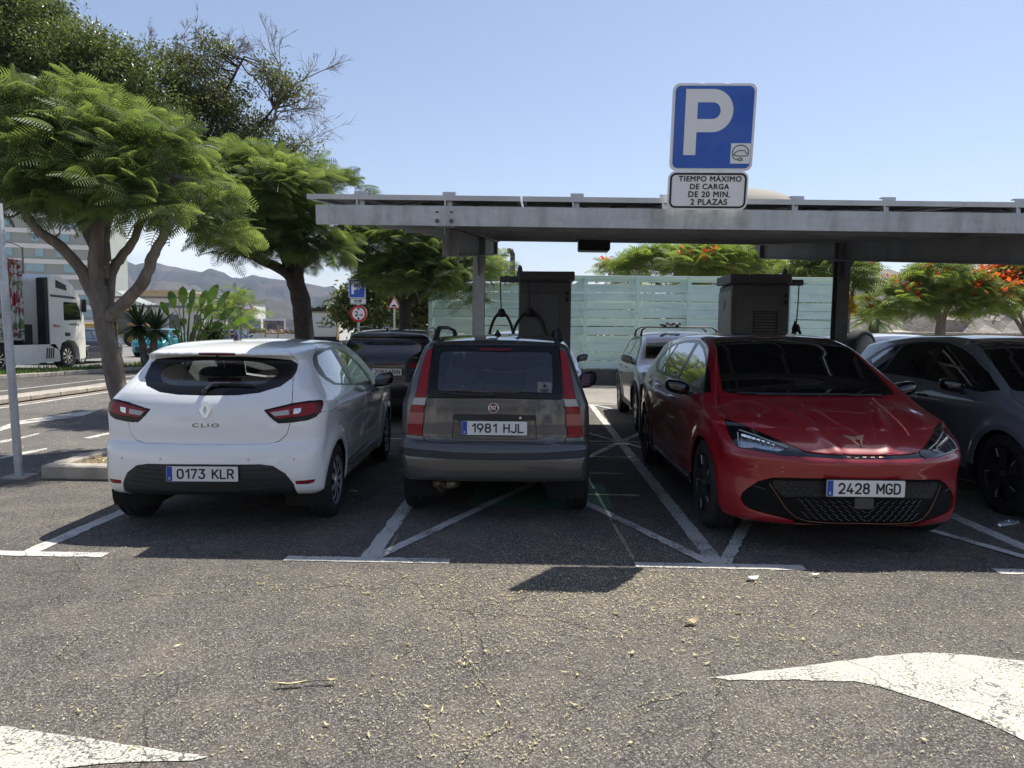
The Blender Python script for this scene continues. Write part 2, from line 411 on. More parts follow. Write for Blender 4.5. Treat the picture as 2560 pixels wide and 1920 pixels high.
class Body:
    def __init__(s, sh, h):
        s.sh = sh; s.V, s.F = surface_net(sh, h); s.h = h
        s.seg = np.zeros(len(s.F), np.int16); s.names = ['body']
    def id(s, name):
        if name not in s.names: s.names.append(name)
        return s.names.index(name)
    def split(s, name, pts, az=None, el=0, src=None, smooth=0, mirror=False, snap=True, zmax=None):
        """cut the panel inside an outline (points on the surface, or (u,v) pairs) out as a segment of its own"""
        pts = np.asarray(pts, float)
        if mirror:
            s.split(name, pts, az, el, src, smooth, snap=snap)
            s.split(name + "'", pts*np.array([1, -1, 1]), -az, el, [x + "'" if x + "'" in s.names else x for x in src] if src else None, smooth, snap=snap); return
        d, u, w = view_axes(az, el)
        o2 = np.stack([pts @ u, pts @ w], 1)
        poly, corners = dense(o2, smooth)
        V = s.V; C = V[s.F].mean(1)
        nr = np.cross(V[s.F[:, 2]] - V[s.F[:, 0]], V[s.F[:, 3]] - V[s.F[:, 1]])
        face = nr @ d > 0
        if src is not None: face &= np.isin(s.seg, [s.names.index(x) for x in src if x in s.names])
        if zmax is not None: face &= C[:, 2] < zmax
        c2 = np.stack([C @ u, C @ w], 1)
        lo, hi = poly.min(0), poly.max(0)
        cand = face & (c2 > lo - .05).all(1) & (c2 < hi + .05).all(1)
        ci = np.nonzero(cand)[0]
        m = np.zeros(len(s.F), bool); m[ci] = inside(poly, c2[ci])
        if not m.any(): print('empty split', name); return
        sid = s.id(name)
        if snap:
            vin = np.zeros(len(V), bool); vin[s.F[m].ravel()] = 1
            vout = np.zeros(len(V), bool); vout[s.F[cand & ~m].ravel()] = 1
            b = np.nonzero(vin & vout)[0]
            if len(b):
                q = np.stack([V[b] @ u, V[b] @ w], 1)
                dist = ((q[:, None] - poly[None])**2).sum(2)
                near = poly[dist.argmin(1)]
                for cpt in corners:
                    dd = ((q - cpt)**2).sum(1); i = dd.argmin()
                    if dd[i] < (1.2*s.h)**2: near[i] = cpt
                mv = near - q
                p = V[b] + mv[:, :1]*u + mv[:, 1:]*w
                q3 = s.sh.along(p, d); ok = np.abs((q3 - V[b]) @ d) < 3*s.h; ok &= (mv**2).sum(1) < (1.6*s.h)**2
                V[b[ok]] = q3[ok]
        s.seg[m] = sid
    def take(s, names):
        """(verts, quads, normals, boundary edges) of some segments, each with its own copy of the border"""
        ids = [s.names.index(n) for n in names if n in s.names]
        F = s.F[np.isin(s.seg, ids)]
        used, inv = np.unique(F, return_inverse=True)
        F = inv.reshape(F.shape); V = s.V[used].copy()
        N = s.sh.grad(V); N /= np.maximum(np.linalg.norm(N, axis=1), 1e-9)[:, None]
        E = np.concatenate([F[:, [0, 1]], F[:, [1, 2]], F[:, [2, 3]], F[:, [3, 0]]])
        key = np.sort(E, 1); k = key[:, 0].astype(np.int64)*len(V) + key[:, 1]
        uq, first, cnt = np.unique(k, return_index=True, return_counts=True)
        B = E[first[cnt == 1]]
        return V, F, N, B

def panel(s, names, offset=0., gap=0., lip=0.):
    V, F, N, B = s.take(names if isinstance(names, (list, tuple)) else [names])
    if len(B) and gap:
        C = V[F].mean(1); acc = np.zeros_like(V); n = np.zeros(len(V))
        for k in range(4):
            np.add.at(acc, F[:, k], C); np.add.at(n, F[:, k], 1)
        b = np.unique(B); dr = acc[b]/n[b][:, None] - V[b]
        dr -= (dr*N[b]).sum(1)[:, None]*N[b]
        V[b] += dr/np.maximum(np.linalg.norm(dr, axis=1), 1e-6)[:, None]*gap
    V = V + N*offset
    if len(B) and lip:
        a, b = B[:, 0], B[:, 1]; t = V[b] - V[a]
        o = np.cross(t, N[a]); o /= np.maximum(np.linalg.norm(o, axis=1), 1e-9)[:, None]
        n0 = len(V); k = len(B)
        V = np.concatenate([V, V[a], V[b], V[b] - N[b]*lip, V[a] - N[a]*lip])
        N = np.concatenate([N, o, o, o, o])
        i = np.arange(k) + n0
        F = np.concatenate([F, np.stack([i + k, i, i + 3*k, i + 2*k], 1)])
    return V, F, N
SHAPES = {}
SHAPES['clio'] = Shape(4.063, .866, 1.448,
    zt=([.0,.2,.33,.6,1.0,1.5,2.0,2.35,2.95,3.08,3.5,3.85,4.06],[1.30,1.345,1.372,1.415,1.44,1.448,1.432,1.35,1.03,.985,.92,.80,.66]),
    crown=([0,.5,2,3,4],[.11,.07,.05,.05,.10]),
    xr=([.2,.28,.36,.47,.60,.665,.69,.80,.95,1.03,1.06,1.28,1.31,1.335,1.45],[.10,.06,.02,.0,.01,.035,.06,.065,.085,.125,.15,.40,.36,.30,.31]),
    xf=([.15,.3,.5,.62,.75,.9],[3.98,4.05,4.06,4.05,3.98,3.80]),
    side=([.15,.22,.32,.55,.75,.88,.97,1.5],[.76,.80,.825,.848,.855,.848,.83,.815]),
    plan=([0,.25,.6,1.2,2.6,3.3,3.8,4.06],[.055,.03,.012,.0,.0,.01,.05,.11]),
    belt=([0,.6,1.2,2.5,4],[.955,.97,.965,.92,.88]), tumble=([0,.25,.6,1.2,2.2,3],[.78,.66,.50,.42,.40,.40]), tumble2=.12,
    zb=([0,.4,.8,3.3,4.06],[.29,.25,.20,.18,.22]), rear_round=(.20,2.6), front_round=(.32,2.4),
    arches=[(.63,.30,.335,.022),(3.219,.30,.335,.02)], r=(.05,.075,.09,.09,.05),
    sculpt=lambda x, z: .028*bump(z-.93,.10)*bump(x-.35,.55) - .02*bump(z-.62,.16)*bump(x-1.95,.9) - .016*bump(z-.40,.05)*bump(x-1.95,.7))
SHAPES['panda'] = Shape(3.538, .789, 1.50,
    zt=([.0,.12,.3,.8,1.4,1.9,2.2,2.75,2.9,3.2,3.4,3.54],[1.40,1.425,1.452,1.495,1.503,1.49,1.44,1.06,1.0,.93,.84,.70]),
    crown=([0,.5,2,3,3.5],[.045,.05,.05,.05,.08]),
    xr=([.2,.28,.36,.50,.56,.62,.64,.66,.80,.98,1.02,1.2,1.40,1.44,1.5],[.09,.045,.015,.0,.01,.03,.05,.075,.085,.10,.105,.16,.25,.26,.30]),
    xf=([.15,.3,.5,.62,.75,.9],[3.47,3.53,3.538,3.52,3.46,3.32]),
    side=([.15,.25,.35,.55,.75,.92,1.0,1.5],[.70,.735,.755,.772,.776,.770,.758,.745]),
    plan=([0,.2,.5,1,2.4,3.0,3.54],[.02,.012,.004,0,0,.01,.07]),
    belt=([0,1,2.4,3.5],[.965,.965,.93,.9]), tumble=([0,.6,2,3],[.33,.31,.30,.3]), tumble2=.05,
    zb=([0,.4,.8,2.9,3.54],[.335,.30,.20,.18,.22]), rear_round=(.10,3.4), front_round=(.2,2.6),
    arches=[(.60,.285,.315,.014),(2.90,.285,.315,.014)], r=(.045,.06,.09,.06,.05),
    sculpt=lambda x, z: .012*bump(z-.56,.05) - .012*bump(z-.72,.10)*bump(x-1.7,.8))
SHAPES['born'] = Shape(4.322, .905, 1.54,
    zt=([0,.25,.5,.9,1.4,1.9,2.35,2.62,2.85,3.1,3.32,3.43,3.75,4.05,4.2,4.32],[1.34,1.43,1.475,1.515,1.538,1.54,1.515,1.46,1.338,1.200,1.075,1.03,.945,.845,.775,.70]),
    crown=([0,.6,2,3.2,3.6,4.3],[.09,.07,.05,.05,.055,.045]),
    xr=([.2,.4,.6,.8,.95,1.1,1.3,1.5],[.08,.02,0,.02,.04,.10,.26,.32]),
    xf=([.15,.22,.30,.36,.50,.56,.66,.695,.72,.76,.85],[4.20,4.29,4.30,4.30,4.29,4.30,4.325,4.31,4.30,4.26,4.10]),
    side=([.15,.22,.32,.55,.75,.92,1.0,1.6],[.79,.84,.87,.885,.892,.882,.868,.85]),
    plan=([0,.3,.8,1.4,3.0,3.6,4.0,4.32],[.08,.04,.01,0,0,.012,.045,.095]),
    belt=([0,.8,2,3.3,4.3],[1.02,1.02,.985,.96,.94]), tumble=([0,.6,1.5,3],[.55,.50,.46,.46]), tumble2=.10,
    zb=([0,.5,3.6,4.32],[.25,.17,.16,.21]), rear_round=(.22,2.6), front_round=(.40,2.5),
    arches=[(.715,.345,.375,.024),(3.482,.345,.375,.026)], r=(.05,.08,.07,.09,.05),
    sculpt=lambda x, z: .016*bump(z-.88,.07)*bump(x-2.2,1.6) - .03*bump(z-.60,.14)*bump(x-2.05,.75) - .012*bump(z-.36,.05)*bump(x-2.05,.8),
    zsculpt=lambda x, y: .022*bump(np.abs(y)-(.40-.30*(x-3.5)),.045)*np.clip((x-3.42)/.25,0,1) + .014*bump(np.abs(y)-.62,.08)*np.clip((x-3.4)/.3,0,1))
SHAPES['dark_suv'] = Shape(4.45, .925, 1.58,
    zt=([0,.2,.45,1.0,1.7,2.3,2.7,3.3,3.5,4.0,4.45],[1.40,1.47,1.52,1.565,1.58,1.55,1.45,1.12,1.07,.97,.80]),
    crown=([0,.5,3,4.4],[.09,.07,.05,.08]),
    xr=([.2,.4,.6,.75,.9,1.05,1.12,1.40,1.44,1.6],[.10,.03,0,.02,.05,.08,.11,.36,.30,.32]),
    xf=([.15,.4,.7,.9],[4.36,4.44,4.43,4.3]),
    side=([.15,.25,.4,.7,.95,1.05,1.6],[.80,.86,.89,.91,.905,.885,.86]),
    plan=([0,.3,.8,1.4,3.2,3.9,4.45],[.07,.03,.01,0,0,.02,.11]),
    belt=([0,4.4],[1.05,1.0]), tumble=.46, tumble2=.08,
    zb=([0,.5,3.6,4.45],[.28,.22,.2,.24]), rear_round=(.16,2.8), front_round=(.3,2.5),
    arches=[(.80,.35,.39,.02),(3.48,.35,.39,.02)], r=(.05,.07,.08,.08,.05))
SHAPES['crossover'] = Shape(4.355, .9125, 1.57,
    zt=([0,.2,.45,1.0,1.7,2.2,2.6,3.25,3.4,3.8,4.1,4.355],[1.40,1.47,1.51,1.55,1.57,1.55,1.47,1.12,1.06,.985,.92,.83]),
    crown=([0,.5,3,4.4],[.07,.05,.04,.045]),
    xr=([.2,.4,.6,.9,1.05,1.4,1.6],[.10,.03,0,.03,.08,.32,.34]),
    xf=([.15,.25,.4,.62,.74,.80,.9],[4.24,4.33,4.355,4.34,4.31,4.26,4.10]),
    side=([.15,.25,.4,.7,.92,1.02,1.6],[.80,.85,.88,.90,.895,.88,.86]),
    plan=([0,.3,.8,1.4,3.2,3.9,4.355],[.07,.03,.01,0,0,.02,.10]),
    belt=([0,4.4],[1.03,.99]), tumble=.42, tumble2=.06,
    zb=([0,.5,3.6,4.355],[.28,.2,.2,.24]), rear_round=(.16,2.8), front_round=(.30,2.6),
    arches=[(.78,.345,.385,.02),(3.44,.345,.385,.022)], r=(.05,.07,.08,.08,.05),
    zsculpt=lambda x, y: .012*bump(np.abs(y)-.45,.06)*np.clip((x-3.4)/.3,0,1))
# car -> (X, Y of its rear-bumper centre on the ground, heading in degrees: 90 drives away from the camera, -90 towards it)
POSES = {
    'clio': (-2.262, 5.14, 91.0),
    'panda': (-.138, 5.53, 88.8),
    'born': (2.475, 9.03, -91.2),
}
# ================================================================ ground, roads, markings
def crack_mask(t, vec, scale, width, dist=.5, always=False):
    nz = N(t, 'TexNoise', Scale=scale*2.3, Detail=5); L(t, vec, nz.inputs['Vector'])
    v2 = t.nodes.new('ShaderNodeVectorMath'); v2.operation = 'MULTIPLY_ADD'; L(t, nz.outputs['Color'], v2.inputs[0]); v2.inputs[1].default_value = (dist,)*3; L(t, vec, v2.inputs[2])
    v = N(t, 'TexVoronoi', Scale=scale); v.feature = 'DISTANCE_TO_EDGE'; L(t, v2.outputs[0], v.inputs['Vector'])
    r = t.nodes.new('ShaderNodeMapRange'); r.inputs[1].default_value = width*.35; r.inputs[2].default_value = width; r.inputs[3].default_value = 1; r.inputs[4].default_value = 0
    L(t, v.outputs['Distance'], r.inputs[0])
    if always: return r.outputs[0]
    pn = N(t, 'TexNoise', Scale=.45, Detail=3); L(t, vec, pn.inputs['Vector'])
    k = t.nodes.new('ShaderNodeMapRange'); k.inputs[1].default_value = .44; k.inputs[2].default_value = .54; L(t, pn.outputs['Fac'], k.inputs[0])
    return fmath(t, 'MULTIPLY', r.outputs[0], k.outputs[0])
def flat(t):
    m = t.nodes.new('ShaderNodeMapping'); m.inputs['Scale'].default_value = (1, 1, 0); L(t, wpos(t), m.inputs[0]); return m.outputs[0]
def asphalt(name, c, grain=1., cracks=.6, dust=.25, gs=105):
    m, t, o = new_mat(name); p = N(t, 'BsdfPrincipled', Roughness=.9); p.inputs['Specular IOR Level'].default_value = .25
    w = flat(t)
    g = N(t, 'TexVoronoi', Scale=gs); g.feature = 'F1'; L(t, w, g.inputs['Vector'])
    cellv = N(t, 'SeparateColor'); L(t, g.outputs['Color'], cellv.inputs[0])
    f = noise(t, 330, 2, .6, w)
    st = ramp(t, cellv.outputs[0], [(0, tuple(x*(1 - .55*grain) for x in c)), (.55, c), (.9, tuple(x*(1 + .7*grain) for x in c)), (1, tuple(x*(1 + 1.9*grain) for x in c))])
    st = mixc(t, fmath(t, 'MULTIPLY', f, .8), st, tuple(x*.45 for x in c))
    pit = ramp(t, g.outputs['Distance'], [(.35, (1, 1, 1)), (.75, (.25, .25, .25))])
    st = mixc(t, .7*grain, st, pit, 'MULTIPLY')
    big = noise(t, .35, 6, .62, w); st = mixc(t, 1., st, ramp(t, big, [(.3, (.72, .72, .74)), (.7, (1.22, 1.2, 1.16))]), 'MULTIPLY')
    mid = noise(t, 2.6, 5, .7, w); dm = fmath(t, 'MULTIPLY', ramp(t, mid, [(.45, (0, 0, 0)), (.8, (1, 1, 1))]), dust)
    st = mixc(t, dm, st, tuple(min(1, a*b) for a, b in zip(c, (2.0, 1.8, 1.5))))
    ck = crack_mask(t, w, .75, .0055)
    st = mixc(t, fmath(t, 'MULTIPLY', ck, cracks), st, tuple(x*.25 for x in c))
    L(t, st, p.inputs['Base Color'])
    h = fmath(t, 'SUBTRACT', fmath(t, 'MULTIPLY', g.outputs['Distance'], -1.), fmath(t, 'MULTIPLY', ck, 1.2))
    L(t, bumpn(t, h, .75*grain, .006), p.inputs['Normal']); L(t, p.outputs[0], o.inputs[0]); return m
def road_paint(name, c=(.78, .77, .74), wear=.5, under=(.075, .073, .07)):
    m, t, o = new_mat(name); p = N(t, 'BsdfPrincipled', Roughness=.75)
    w = flat(t); a = noise(t, 75, 4, .8, w); b = noise(t, 2.6, 5, .6, w)
    k = fmath(t, 'ADD', a, fmath(t, 'MULTIPLY', fmath(t, 'SUBTRACT', b, .5), .55))
    mr = N(t, 'MapRange'); mr.inputs[1].default_value = .70 - .17*wear; mr.inputs[2].default_value = .76 - .17*wear; L(t, k, mr.inputs[0])
    ck = crack_mask(t, w, 2.6, .013, .42, always=True)
    col = mixc(t, 1., c, ramp(t, b, [(.3, (.80, .79, .76)), (.7, (1.04, 1.03, 1.0))]), 'MULTIPLY'); col = mixc(t, 1., col, ramp(t, noise(t, 240, 2, .6, w), [(.3, (.82, .82, .80)), (.6, (1, 1, 1))]), 'MULTIPLY')
    hole = fmath(t, 'MAXIMUM', mr.outputs[0], fmath(t, 'MULTIPLY', ck, .95)); L(t, mixc(t, hole, col, under), p.inputs['Base Color'])
    L(t, bumpn(t, fmath(t, 'SUBTRACT', noise(t, 130, 2, .5, w), hole), .5, .004), p.inputs['Normal']); L(t, p.outputs[0], o.inputs[0]); return m
ASPH = asphalt('worn_asphalt', (.196, .182, .163), 1.1, .6, .25, 140); ROADA = asphalt('road_asphalt', (.185, .178, .168), .5, .3, .2, 150)
LANE = asphalt('old_asphalt', (.13, .125, .118), 1., .5, .5, 60); AVEN = asphalt('avenue_asphalt', (.26, .255, .245), .4, .2, .2, 120)
PAINT = road_paint('road_paint', (.66, .65, .62), wear=.95); PAINT2 = road_paint('arrow_paint', (.56, .55, .50), wear=.85); GREENP = road_paint('green_paint', (.11, .26, .175), wear=.9)
EARTH = plain('dry_earth', (.26, .22, .17), .95, vary=.3, scale=.8); CONC = plain('kerb_concrete', (.36, .33, .28), .9, vary=.25, scale=5, bump=.4)
SOIL = plain('planter_soil', (.17, .125, .075), .95, vary=.5, scale=14, bump=.8)

def sheet(name, pts, z, mat):
    return tag(mesh_obj(name, [(p[0], p[1], z) for p in pts], [tuple(range(len(pts)))], mat, smooth=False), kind='structure')
def quad(x0, y0, x1, y1): return [(x0, y0), (x1, y0), (x1, y1), (x0, y1)]
sheet('ground', quad(-9000, -3000, 9000, 9000), -.024, EARTH)
sheet('parking_asphalt', quad(-9.9, -60, 60, 20.55), 0, ASPH)
sheet('service_road', quad(-9.88, 5.2, -4.95, 140), .004, ROADA)
sheet('sunlit_lane', [tuple(bay(p, q)[:2]) for p, q in ((-3.2, 15.3), (30, 15.3), (30, 21.4), (-3.2, 21.2))], .004, asphalt('sunlit_asphalt', (.33, .31, .275), .5, .3, .2, 120))  # the parking asphalt again, strong sun put into a paler colour
sheet('side_lane', quad(-17, -30, -10.75, 140), -.008, LANE)
sheet('avenue', quad(-60, -60, -16.2, 260), -.006, AVEN)
sheet('pavement', quad(-4.9, 20.6, 30, 30), -.012, EARTH)
def ragged(pts, step=.05, amp=.005):
    """an outline whose painted edge wanders by a few millimetres"""
    out = []; r = np.random.default_rng(len(pts) + int(abs(pts[0][0])*1000))
    for a, b in zip(pts, list(pts[1:]) + [pts[0]]):
        a, b = np.array(a[:2]), np.array(b[:2]); n = int(np.clip(np.linalg.norm(b - a)/step, 1, 160)); d = (b - a)/max(1e-9, np.linalg.norm(b - a)); q = np.array([-d[1], d[0]])
        for i in range(n): out.append(tuple(a + (b - a)*i/n + (q*r.normal(0, amp) if i else 0)))
    return out
def marking(pts, mat=PAINT, z=.004, name='road_marking'):
    return sheet(name, ragged([tuple(p[:2]) for p in pts]), z, mat)
def stripe(p0, q0, p1, q1, w=.10, mat=PAINT, z=.003, name='bay_line'):
    a, b = bay(p0, q0)[:2], bay(p1, q1)[:2]; d = (b - a)/np.linalg.norm(b - a); n = np.array([-d[1], d[0]])*w/2
    # rows of points so the worn edge wanders a little
    return sheet(name, ragged([tuple(v) for v in (a - n, b - n, b + n, a + n)], .05, .004), z, mat)
BP = [-5.74, -3.41, -1.09, 1.235, 3.565, 5.9, 8.2]
for i, p in enumerate(BP[1:]):
    stripe(p, 4.65, p, 15.1, .115)
    stripe(p - .55, 4.60, p + .55, 4.60, .10, z=.0045); stripe(p - .55, 15.15, p + .55, 15.15, .10, z=.0045)
for a, b in zip(BP[2:5], BP[3:6]):
    for q0, q1 in ((4.66, 9.8), (15.0, 10.0)):
        stripe(a + .05, q0, b - .05, q1, .085, z=.006, name='bay_cross'); stripe(b - .05, q0, a + .05, q1, .085, z=.0075, name='bay_cross')
    for q in (6.1, 12.3):
        m = (a + b)/2; sheet('bay_green_square', [tuple(bay(m + dx, q + dy)[:2]) for dx, dy in ((-.62, 0), (.64, 0), (.64, 1.0), (-.62, 1.0))], .0015, GREENP)
stripe(BP[1], 9.9, BP[6], 9.9, .07, z=.009)
c6 = lambda x, y: ground_at(x/1.728, 1240 + y/1.728); c7 = lambda x, y: ground_at(1280 + x/1.728, 1240 + y/1.728); c5 = lambda x, y: ground_at(x/2.305, 520 + y/2.305)
arrow_r = [c7(*p) for p in ((830, 792), (1280, 735), (1500, 705), (1700, 684), (1800, 679), (1900, 683), (2212, 715), (2600, 770), (3000, 860), (3000, 1420), (2600, 1235), (2212, 1060), (2000, 965), (1800, 890), (1640, 842), (1480, 803), (1290, 800), (1100, 799))]
marking(arrow_r, PAINT2, name='road_arrow')
arrow_l = [c6(*p) for p in ((-700, 880), (-350, 945), (0, 998), (250, 1032), (600, 1083), (900, 1130), (840, 1146), (500, 1156), (250, 1180), (0, 1215), (-350, 1260), (-700, 1290))]
marking(arrow_l, PAINT2, name='road_arrow')
for pts in (((0, 1265), (110, 1228), (580, 1162), (480, 1200), (115, 1250), (0, 1290)), ((0, 1345), (110, 1325), (225, 1298), (230, 1305), (115, 1335), (0, 1360)), ((480, 1328), (655, 1290), (700, 1290), (520, 1332)), ((0, 1440), (130, 1410), (275, 1385), (270, 1395), (130, 1425), (0, 1450))):
    marking([c5(*p) for p in pts], z=.0085)
marking([(-9.75, -5, 0), (-9.62, -5, 0), (-9.62, 120, 0), (-9.75, 120, 0)], z=.0085)
for x in (-12.4,): marking([(x, -5, 0), (x + .1, -5, 0), (x + .1, 90, 0), (x, 90, 0)], z=-.002)
for y in range(10, 120, 8): marking([(-22.0, y, 0), (-21.86, y, 0), (-21.86, y + 3, 0), (-22.0, y + 3, 0)], z=-.001)
for y in range(10, 120, 8): marking([(-26.4, y, 0), (-26.26, y, 0), (-26.26, y + 3, 0), (-26.4, y + 3, 0)], z=-.001)
# kerbs
def kerb(name, a, b, w, h, z0=0, seg=1.0):
    a = np.array(a, float); b = np.array(b, float); Ln = np.linalg.norm(b - a); d = (b - a)/Ln; n = max(1, round(Ln/seg)); k = MB()
    m = frame((a[0], a[1], z0), (d[0], d[1], 0), (-d[1], d[0], 0))
    for i in range(n):
        dz = rng.uniform(-.006, .006); k.box(((i + .5)*Ln/n, w/2, (h + dz)/2), (Ln/n - .008, w + rng.uniform(-.004, .004), h + dz), m, ch=.015)
    return tag(k.build(name, CONC), kind='structure')
kerb('island_kerb', (-4.74, 7.06), (-3.02, 7.01), .16, .145, seg=.75); kerb('island_kerb', (-4.58, 7.24), (-4.30, 14.9), .16, .15); kerb('island_kerb', (-3.0, 14.9), (-3.02, 7.22), .12, .14)
sheet('island_soil', [(-4.60, 7.2), (-3.02, 7.2), (-3.0, 15), (-4.3, 15)], .10, SOIL)
kerb('road_kerb', (-10.2, -10), (-10.2, 120), .55, .10, 0, 1.0)
MED_Y = [16, 21.3, 27, 45, 75]; MED_X = [-16.3, -15.1, -13.7, -12.6, -12.4]
for (a, b), (c, d) in zip(zip(MED_Y, MED_X), list(zip(MED_Y, MED_X))[1:]): kerb('median_kerb', (b, a), (d, c), .14, .13, -.01); kerb('median_kerb', (d - 2.0, c), (b - 2.0, a), .14, .13, -.01)
sheet('median_soil', [(x - .1, y) for x, y in zip(MED_X, MED_Y)] + [(x - 1.95, y) for x, y in list(zip(MED_X, MED_Y))[::-1]], .10, plain('lawn_soil', (.06, .075, .02), .95, vary=.4, scale=3))

# ================================================================ metals and plastics
GALV, t_, o_ = new_mat('galvanised_steel')
p_ = N(t_, 'BsdfPrincipled', Roughness=.5, Metallic=.35); st_ = ramp(t_, noise(t_, 2.2, 5, .7, scaled(t_, coord(t_), (3, 3, .35))), [(.35, (.74, .73, .71)), (.55, (1, 1, 1))]); v_ = N(t_, 'TexVoronoi', Scale=38); L(t_, coord(t_), v_.inputs['Vector']); s_ = N(t_, 'SeparateColor'); L(t_, v_.outputs['Color'], s_.inputs[0])
c_ = ramp(t_, s_.outputs[0], [(0, (.53, .565, .595)), (1, (.575, .61, .645))]); c_ = mixc(t_, 1., c_, ramp(t_, noise(t_, 3, 6, .7, scaled(t_, coord(t_), (1, 1, 4))), [(.3, (.84, .84, .84)), (.65, (1.03, 1.03, 1.03))]), 'MULTIPLY')
L(t_, mixc(t_, 1., c_, st_, 'MULTIPLY'), p_.inputs['Base Color']); L(t_, p_.outputs[0], o_.inputs[0])
GALV_SHADED = plain('shaded_galvanised', (.21, .215, .22), .6, .3, .2, 4)  # girders and inner purlins: shade under the roof put into a darker steel colour
ALU = plain('aluminium', (.55, .57, .60), .45, .6, .1); DKSTEEL = plain('dark_steel', (.10, .105, .11), .55, .4, .2)
BLACKP = plain('black_plastic', (.018, .018, .02), .5, vary=.3); RUBBER = plain('tyre_rubber', (.016, .016, .017), .8, vary=.3, bump=.2)
WHITEP = plain('white_sign', (.86, .86, .86), .4, vary=.03); SIGNBACK = plain('sign_back', (.40, .41, .42), .5, .5)
BLUE = plain('sign_blue', (.006, .10, .50), .35, vary=.06, coat=.3); REDS = plain('sign_red', (.50, .012, .015), .4, vary=.06); INK = plain('black_ink', (.01, .01, .012), .5); GREENI = plain('green_ink', (.015, .15, .09), .5)

# ================================================================ solar canopy
can = thing('solar_canopy', 'long galvanised steel carport roofed with solar panels over the parked cars', 'solar canopy', (0, 0, -.036), -PSI); can.rotation_euler = (0, R(.5), -PSI)
SL = .11
zb = lambda q: 2.205 + SL*(q - 6.25)
def girder(p):
    g = MB(); D = .24
    qa, qb = (5.57, 5.98) if p < 1 else (5.57, 5.60)
    prof = [(qa, zb(qa) + D), (qa, zb(qa) + D - .07), (qb, zb(qb)), (12.25, zb(12.25)), (12.7, zb(12.7) + D - .07), (12.7, zb(12.7) + D)]
    g.prism([(q, z) for q, z in prof], -.004, .004, frame((p, 0, 0), (0, 1, 0), (0, 0, 1)))
    for off in (0., D - .012):
        q0, q1 = (qb, 12.25) if off == 0 else (5.57, 12.72)
        V = [(p + sx*.075, q, zb(q) + off + dz) for q in (q0, q1) for sx in (-1, 1) for dz in (0, .012)]
        g.add(V, [(0, 2, 3, 1), (4, 5, 7, 6), (0, 1, 5, 4), (2, 6, 7, 3), (1, 3, 7, 5), (0, 4, 6, 2)])
    for q in (qb + .01, 9.02, 9.18, 12.2): g.box((p, q, zb(q) + D/2), (.14, .012, D - .03))
    for s in (-1, 1): g.prism([(9.1 + s*.08, zb(9.1)), (9.1 + s*.34, zb(9.1 + s*.34)), (9.1 + s*.08, zb(9.1) - .26)], -.005, .005, frame((p, 0, 0), (0, 1, 0), (0, 0, 1)))
    return g.build('girder', GALV_SHADED, can)
def column(p):
    c = MB(); h = zb(9.1) - .002
    for s in (-1, 1): c.box((p, 9.1 + s*.068, h/2), (.15, .011, h))
    c.box((p, 9.1, h/2), (.008, .124, h)); c.box((p, 9.1, .012), (.30, .30, .024))
    for a in (-1, 1):
        for b in (-1, 1): c.lathe([(.014, .024), (.014, .06)], 8, frame((p + a*.11, 9.1 + b*.11, 0)), cap=True)
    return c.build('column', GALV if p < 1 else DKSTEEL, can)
GP = [-.72, 3.83, 8.38]
for p in GP: girder(p); column(p)
P0, P1 = -1.72, 10.1
def purlin(q, end):
    b = MB(); z = zb(q) + .24; m = frame((0, q, z), (1, 0, 0), (0, 1, SL)); h = .148
    # a C section open to the back, with lips
    prof = [(0, 0), (.062, 0), (.062, .018), (.058, .018), (.058, .004), (.004, .004), (.004, h - .004), (.058, h - .004), (.058, h - .018), (.062, h - .018), (.062, h), (0, h)]
    b.prism(prof, 0, P1 - end, frame((end, q, z), (0, 1, SL), (0, 0, 1)))
    return b.build('purlin', GALV if q < 6 else GALV_SHADED, can)
PQ = [5.55, 6.6, 7.8, 9.0, 10.2, 11.4, 12.55]
for q in PQ: purlin(q, P0 if q < 6 else P0 + .28)
for p in GP:
    for dx in (-.055, .055):
        for dz in (.035, .11): f = MB(); f.lathe([(.017, -.012), (.017, -.002), (.010, -.002), (.010, .0)], 10, frame((p + dx, 5.55, zb(5.55) + .24 + dz), (1, 0, 0), (0, 0, 1)) @ np.diag([1, 1, -1, 1]), cap=True); f.build('bolt', DKSTEEL, can)
for p in (-1.60, -1.48, .62, .74, 1.55, 1.67, 2.9, 3.02, 4.75, 4.87):
    for dz in (.045, .105): f = MB(); f.lathe([(.009, -.006), (.009, -.001), (0, -.0005)], 8, frame((p, 5.55, zb(5.55) + .24 + dz), (1, 0, 0), (0, 0, 1)) @ np.diag([1, 1, -1, 1])); f.build('bolt', DKSTEEL, can)
zr = lambda q: zb(q) + .24 + .148
def along(p, q, dz): return (p, q, zr(q) + dz)
edges = [-1.80 + 1.672*i for i in range(8)]
SOLAR, t_, o_ = new_mat('solar_cells'); p_ = N(t_, 'BsdfPrincipled', Roughness=.12, Base__Color=(.012, .016, .03, 1)); L(t_, p_.outputs[0], o_.inputs[0])
BACKSHEET = plain('panel_backsheet', (.05, .052, .056), .6, vary=.08)
